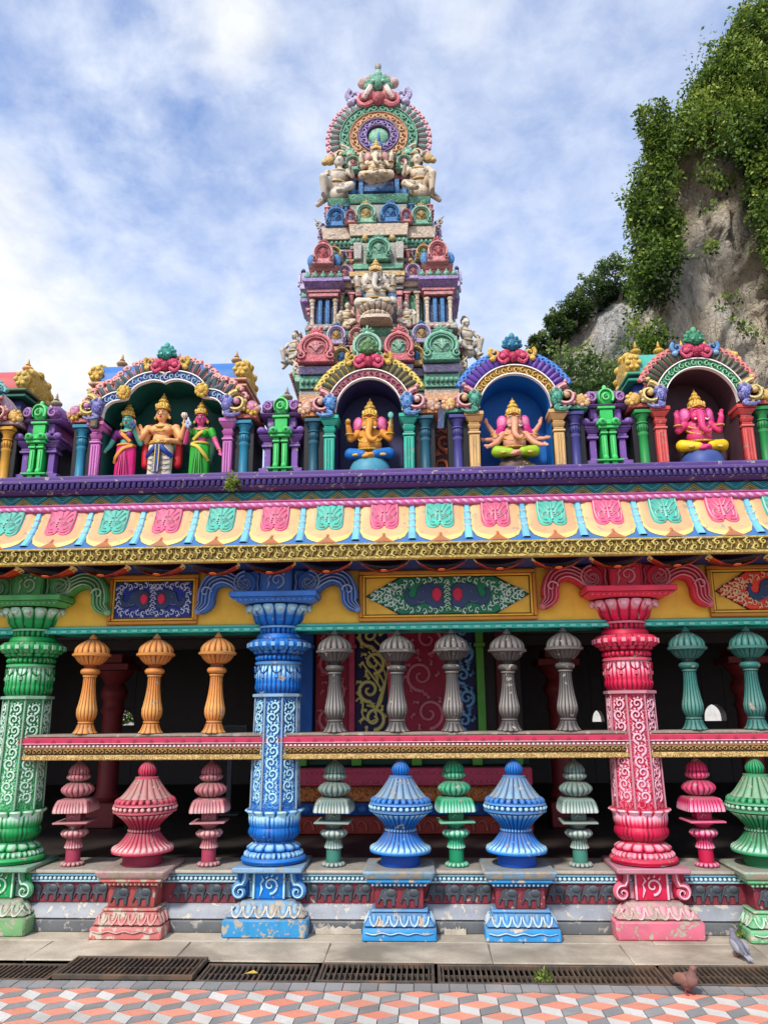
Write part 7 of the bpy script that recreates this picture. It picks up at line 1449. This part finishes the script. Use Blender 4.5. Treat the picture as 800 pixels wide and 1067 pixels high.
# dim inner pillars
m_ipil = ip((130, 44, 48), (130, 70, 60), (26, 8, 10), name='hall_pillar')
def hallpillar(label, x, y):
    t = thing('hall_pillar', label, 'pillar', (x, y, .4), 0, 'dim pillars inside the hall'); g = MB(); g.box(-.16, .16, -.16, .16, 0, .25, .01); g.lathe([(.12, .25), (.14, .3, .2), (.11, .36), (.105, 1.15), (.13, 1.2, .2), (.11, 1.25)] + rnd(.11, 1.3, .12, 1.45, .03, 5) + [(.1, 1.48), (.2, 1.62, .3)], 40); g.build('shaft', m_ipil, t); g = MB(); g.box(-.22, .22, -.22, .22, 1.625, 1.7, .008); g.box(-.14, .14, -.2, .2, 1.702, 1.8, .006, .2); g.build('capital', m_ipil, t)
hallpillar('dim maroon pillar inside the hall behind the orange balusters', -3.45, 8.6); hallpillar('dim maroon pillar inside the hall left of the red pillar', 1.42, 8.6); hallpillar('dim maroon pillar inside the hall behind the teal balusters', 3.4, 8.6)
t = thing('notice_screen', 'small dim framed screen standing in the hall behind an orange baluster', 'screen', (-2.35, 9.5, .4)); g = MB(); g.box(-.2, .2, 0, .05, .72, 1.02, .008); g.box(-.03, .03, .02, .05, .02, .72, .004); g.box(-.15, .15, -.1, .15, 0, .02, .004); g.build('frame', ip((90, 96, 104), None, None, name='steel_grey'), t); g = MB(); g.box(-.17, .17, -.006, -.001, .75, .99, .001); g.build('screen', ip((50, 62, 72), None, None, name='screen_glass', rough=.2), t)

# ------------------------------------------------------------------ pigeons
def pigeon(label, loc, rz, back, breast, neck, s=1.0):
    t = thing('pigeon', label, 'pigeon', loc, rz); t.scale = (s, s, s)     # faces -y
    P = [('e', (0, 0, .105), (.05, .085, .05), Matrix.Rotation(-.3, 4, 'X')), ('e', (0, -.05, .125), (.042, .045, .045)), ('c', (0, -.06, .14), (0, -.075, .19), .032, .021), ('e', (0, -.082, .2), (.021, .026, .021)), ('c', (0, .05, .095), (0, .13, .07), .028, .018), ('c', (0, -.005, .075), (0, .03, .08), .035, .03)]
    P = [tuple([q[0]] + [((a[0], a[1], a[2] - .022) if isinstance(a, tuple) and len(a) == 3 and (q[0] == 'c' or i == 0) else a) for i, a in enumerate(q[1:])]) for q in P]
    b = blob('body', P, neck, t, .005, 3)
    for q in (-1, 1):
        g = MB(); g.M = Matrix.Translation((0, 0, -.022)); g.ell((q * .04, .025, .112), (.017, .085, .036), 12, 10, rot=Matrix.Rotation(-.28, 4, 'X'), hf=lambda u: .1); g.ell((q * .03, .09, .09), (.012, .05, .018), 10, 8, rot=Matrix.Rotation(-.3, 4, 'X'), h=-.5); g.build('wing', back, t)
        g = MB(); g.tube([(q * .018, .0, .07), (q * .02, -.005, .035), (q * .02, .0, .006)], [.009, .005, .004], 6); [g.tube([(q * .02, .0, .006), (q * .02 + dx, dy, .003)], .0035, 5) for dx, dy in ((-.012, -.03), (0, -.035), (.012, -.03), (0, .02))]; g.build('leg', paint((190, 84, 84), None, None, name='pigeon_leg', dust=0), t)
    g = MB(); g.M = Matrix.Translation((0, 0, -.022)); g.prism([(-.018, 0), (.018, 0), (.024, .012), (-.024, .012)], 0, .09); g.v = [(x, y + .1, z + .07 - (y) * .25) for x, y, z in g.v]; g.build('tail', back, t)
    g = MB(); g.M = Matrix.Translation((0, 0, -.022)); g.tube([(0, -.104, .2), (0, -.122, .194)], [.006, .002], 6); g.m = 1; [g.ell((q * .019, -.09, .205), .0045, 6, 5) for q in (-1, 1)]; g.build('beak', [paint((70, 60, 58), (220, 214, 206), None, name='pigeon_beak', dust=0), paint((200, 90, 40), None, None, name='pigeon_eye', dust=0)], b); return t
m_pb = paint((150, 108, 94), (196, 166, 150), (70, 44, 38), name='pigeon_brown', dust=0, rough=.8); m_pn = paint((136, 98, 92), (190, 160, 156), (60, 40, 44), name='pigeon_mauve', dust=0, rough=.8); m_pg = paint((160, 160, 170), (196, 196, 204), (44, 42, 50), name='pigeon_grey', dust=0, rough=.8); m_pgn = paint((126, 122, 136), (150, 140, 160), (36, 34, 42), name='pigeon_slate', dust=0, rough=.8)
pigeon('reddish brown pigeon standing on the paving in front of the drain', (1.465, 5.02, .0), .25, m_pb, m_pb, m_pn, .86); pigeon('grey pigeon standing on the concrete near the right edge, back turned', (2.01, 5.7, .002), PI + .1, m_pg, m_pg, m_pgn, .8)

# ------------------------------------------------------------------ little weeds and litter
m_weed = leaf_mat('weed_leaf', (50, 70, 26), (104, 134, 52), (176, 184, 90))
def weed(name, label, loc, r, n, size, kind='plant', tone=.5):
    C = np.array([[0, 0, r * .5]]) + rng.normal(size=(14, 3)) * r * .4; C[:, 2] = np.abs(C[:, 2]); P, D, S_ = clumps(C, np.full(14, r * .35), max(3, n // 14), size, 1, np.full(14, tone)); o = leaves(name, P, D, size, S_, m_weed, None, loc, .1); tag(o, label, kind); return o
weed('weed_tuft', 'small round tuft of weeds growing from the purple cornice', (-1.53, 5.92, 3.36), .075, 260, .032, tone=.62)
weed('weed_tuft', 'scrap of green weed sprouting at the walkway edge beside the green pedestal', (2.16, 6.12, .0), .05, 90, .03); weed('grass_tuft', 'tuft of grass growing up through the long drain grating', (.68, 5.27, -.03), .045, 90, .035, tone=.55)
weed('weed_tuft', 'few green leaves growing on the big rock under the peach statue', (.88, 6.18, ZS), .06, 160, .026, tone=.7)
g = MB(); g.add([(-.04, -.015, 0), (0, -.03, .006), (.045, -.004, 0), (.01, .026, .009)], [(0, 1, 2, 3)]); tag(g.build('fallen_leaf', paint((222, 190, 80), None, None, name='dry_leaf', dust=0), None, (-1.12, 5.3, .006), sharp=0, fix=False), 'yellow fallen leaf lying on the drain grating', 'leaf')

g = MB(); g.box(-14, 14, 0, .2, 0, 2.6, .02); tag(g.build('added_white_wall', paint((236, 232, 222), None, None, name='bright_backing', dust=.1), None, (0, 20, -.2)), 'added white wall standing in for the glare through small arches behind the hall', 'wall')  # added wall, stands in for the bright white beyond the small arches

sh_ = tree('garden_shrub', 'bright green shrub glimpsed through the small arch at the left', -7.45, 19.2, 0, 1.75, .55, .5, 40, 30, .1, None, m_leaf)
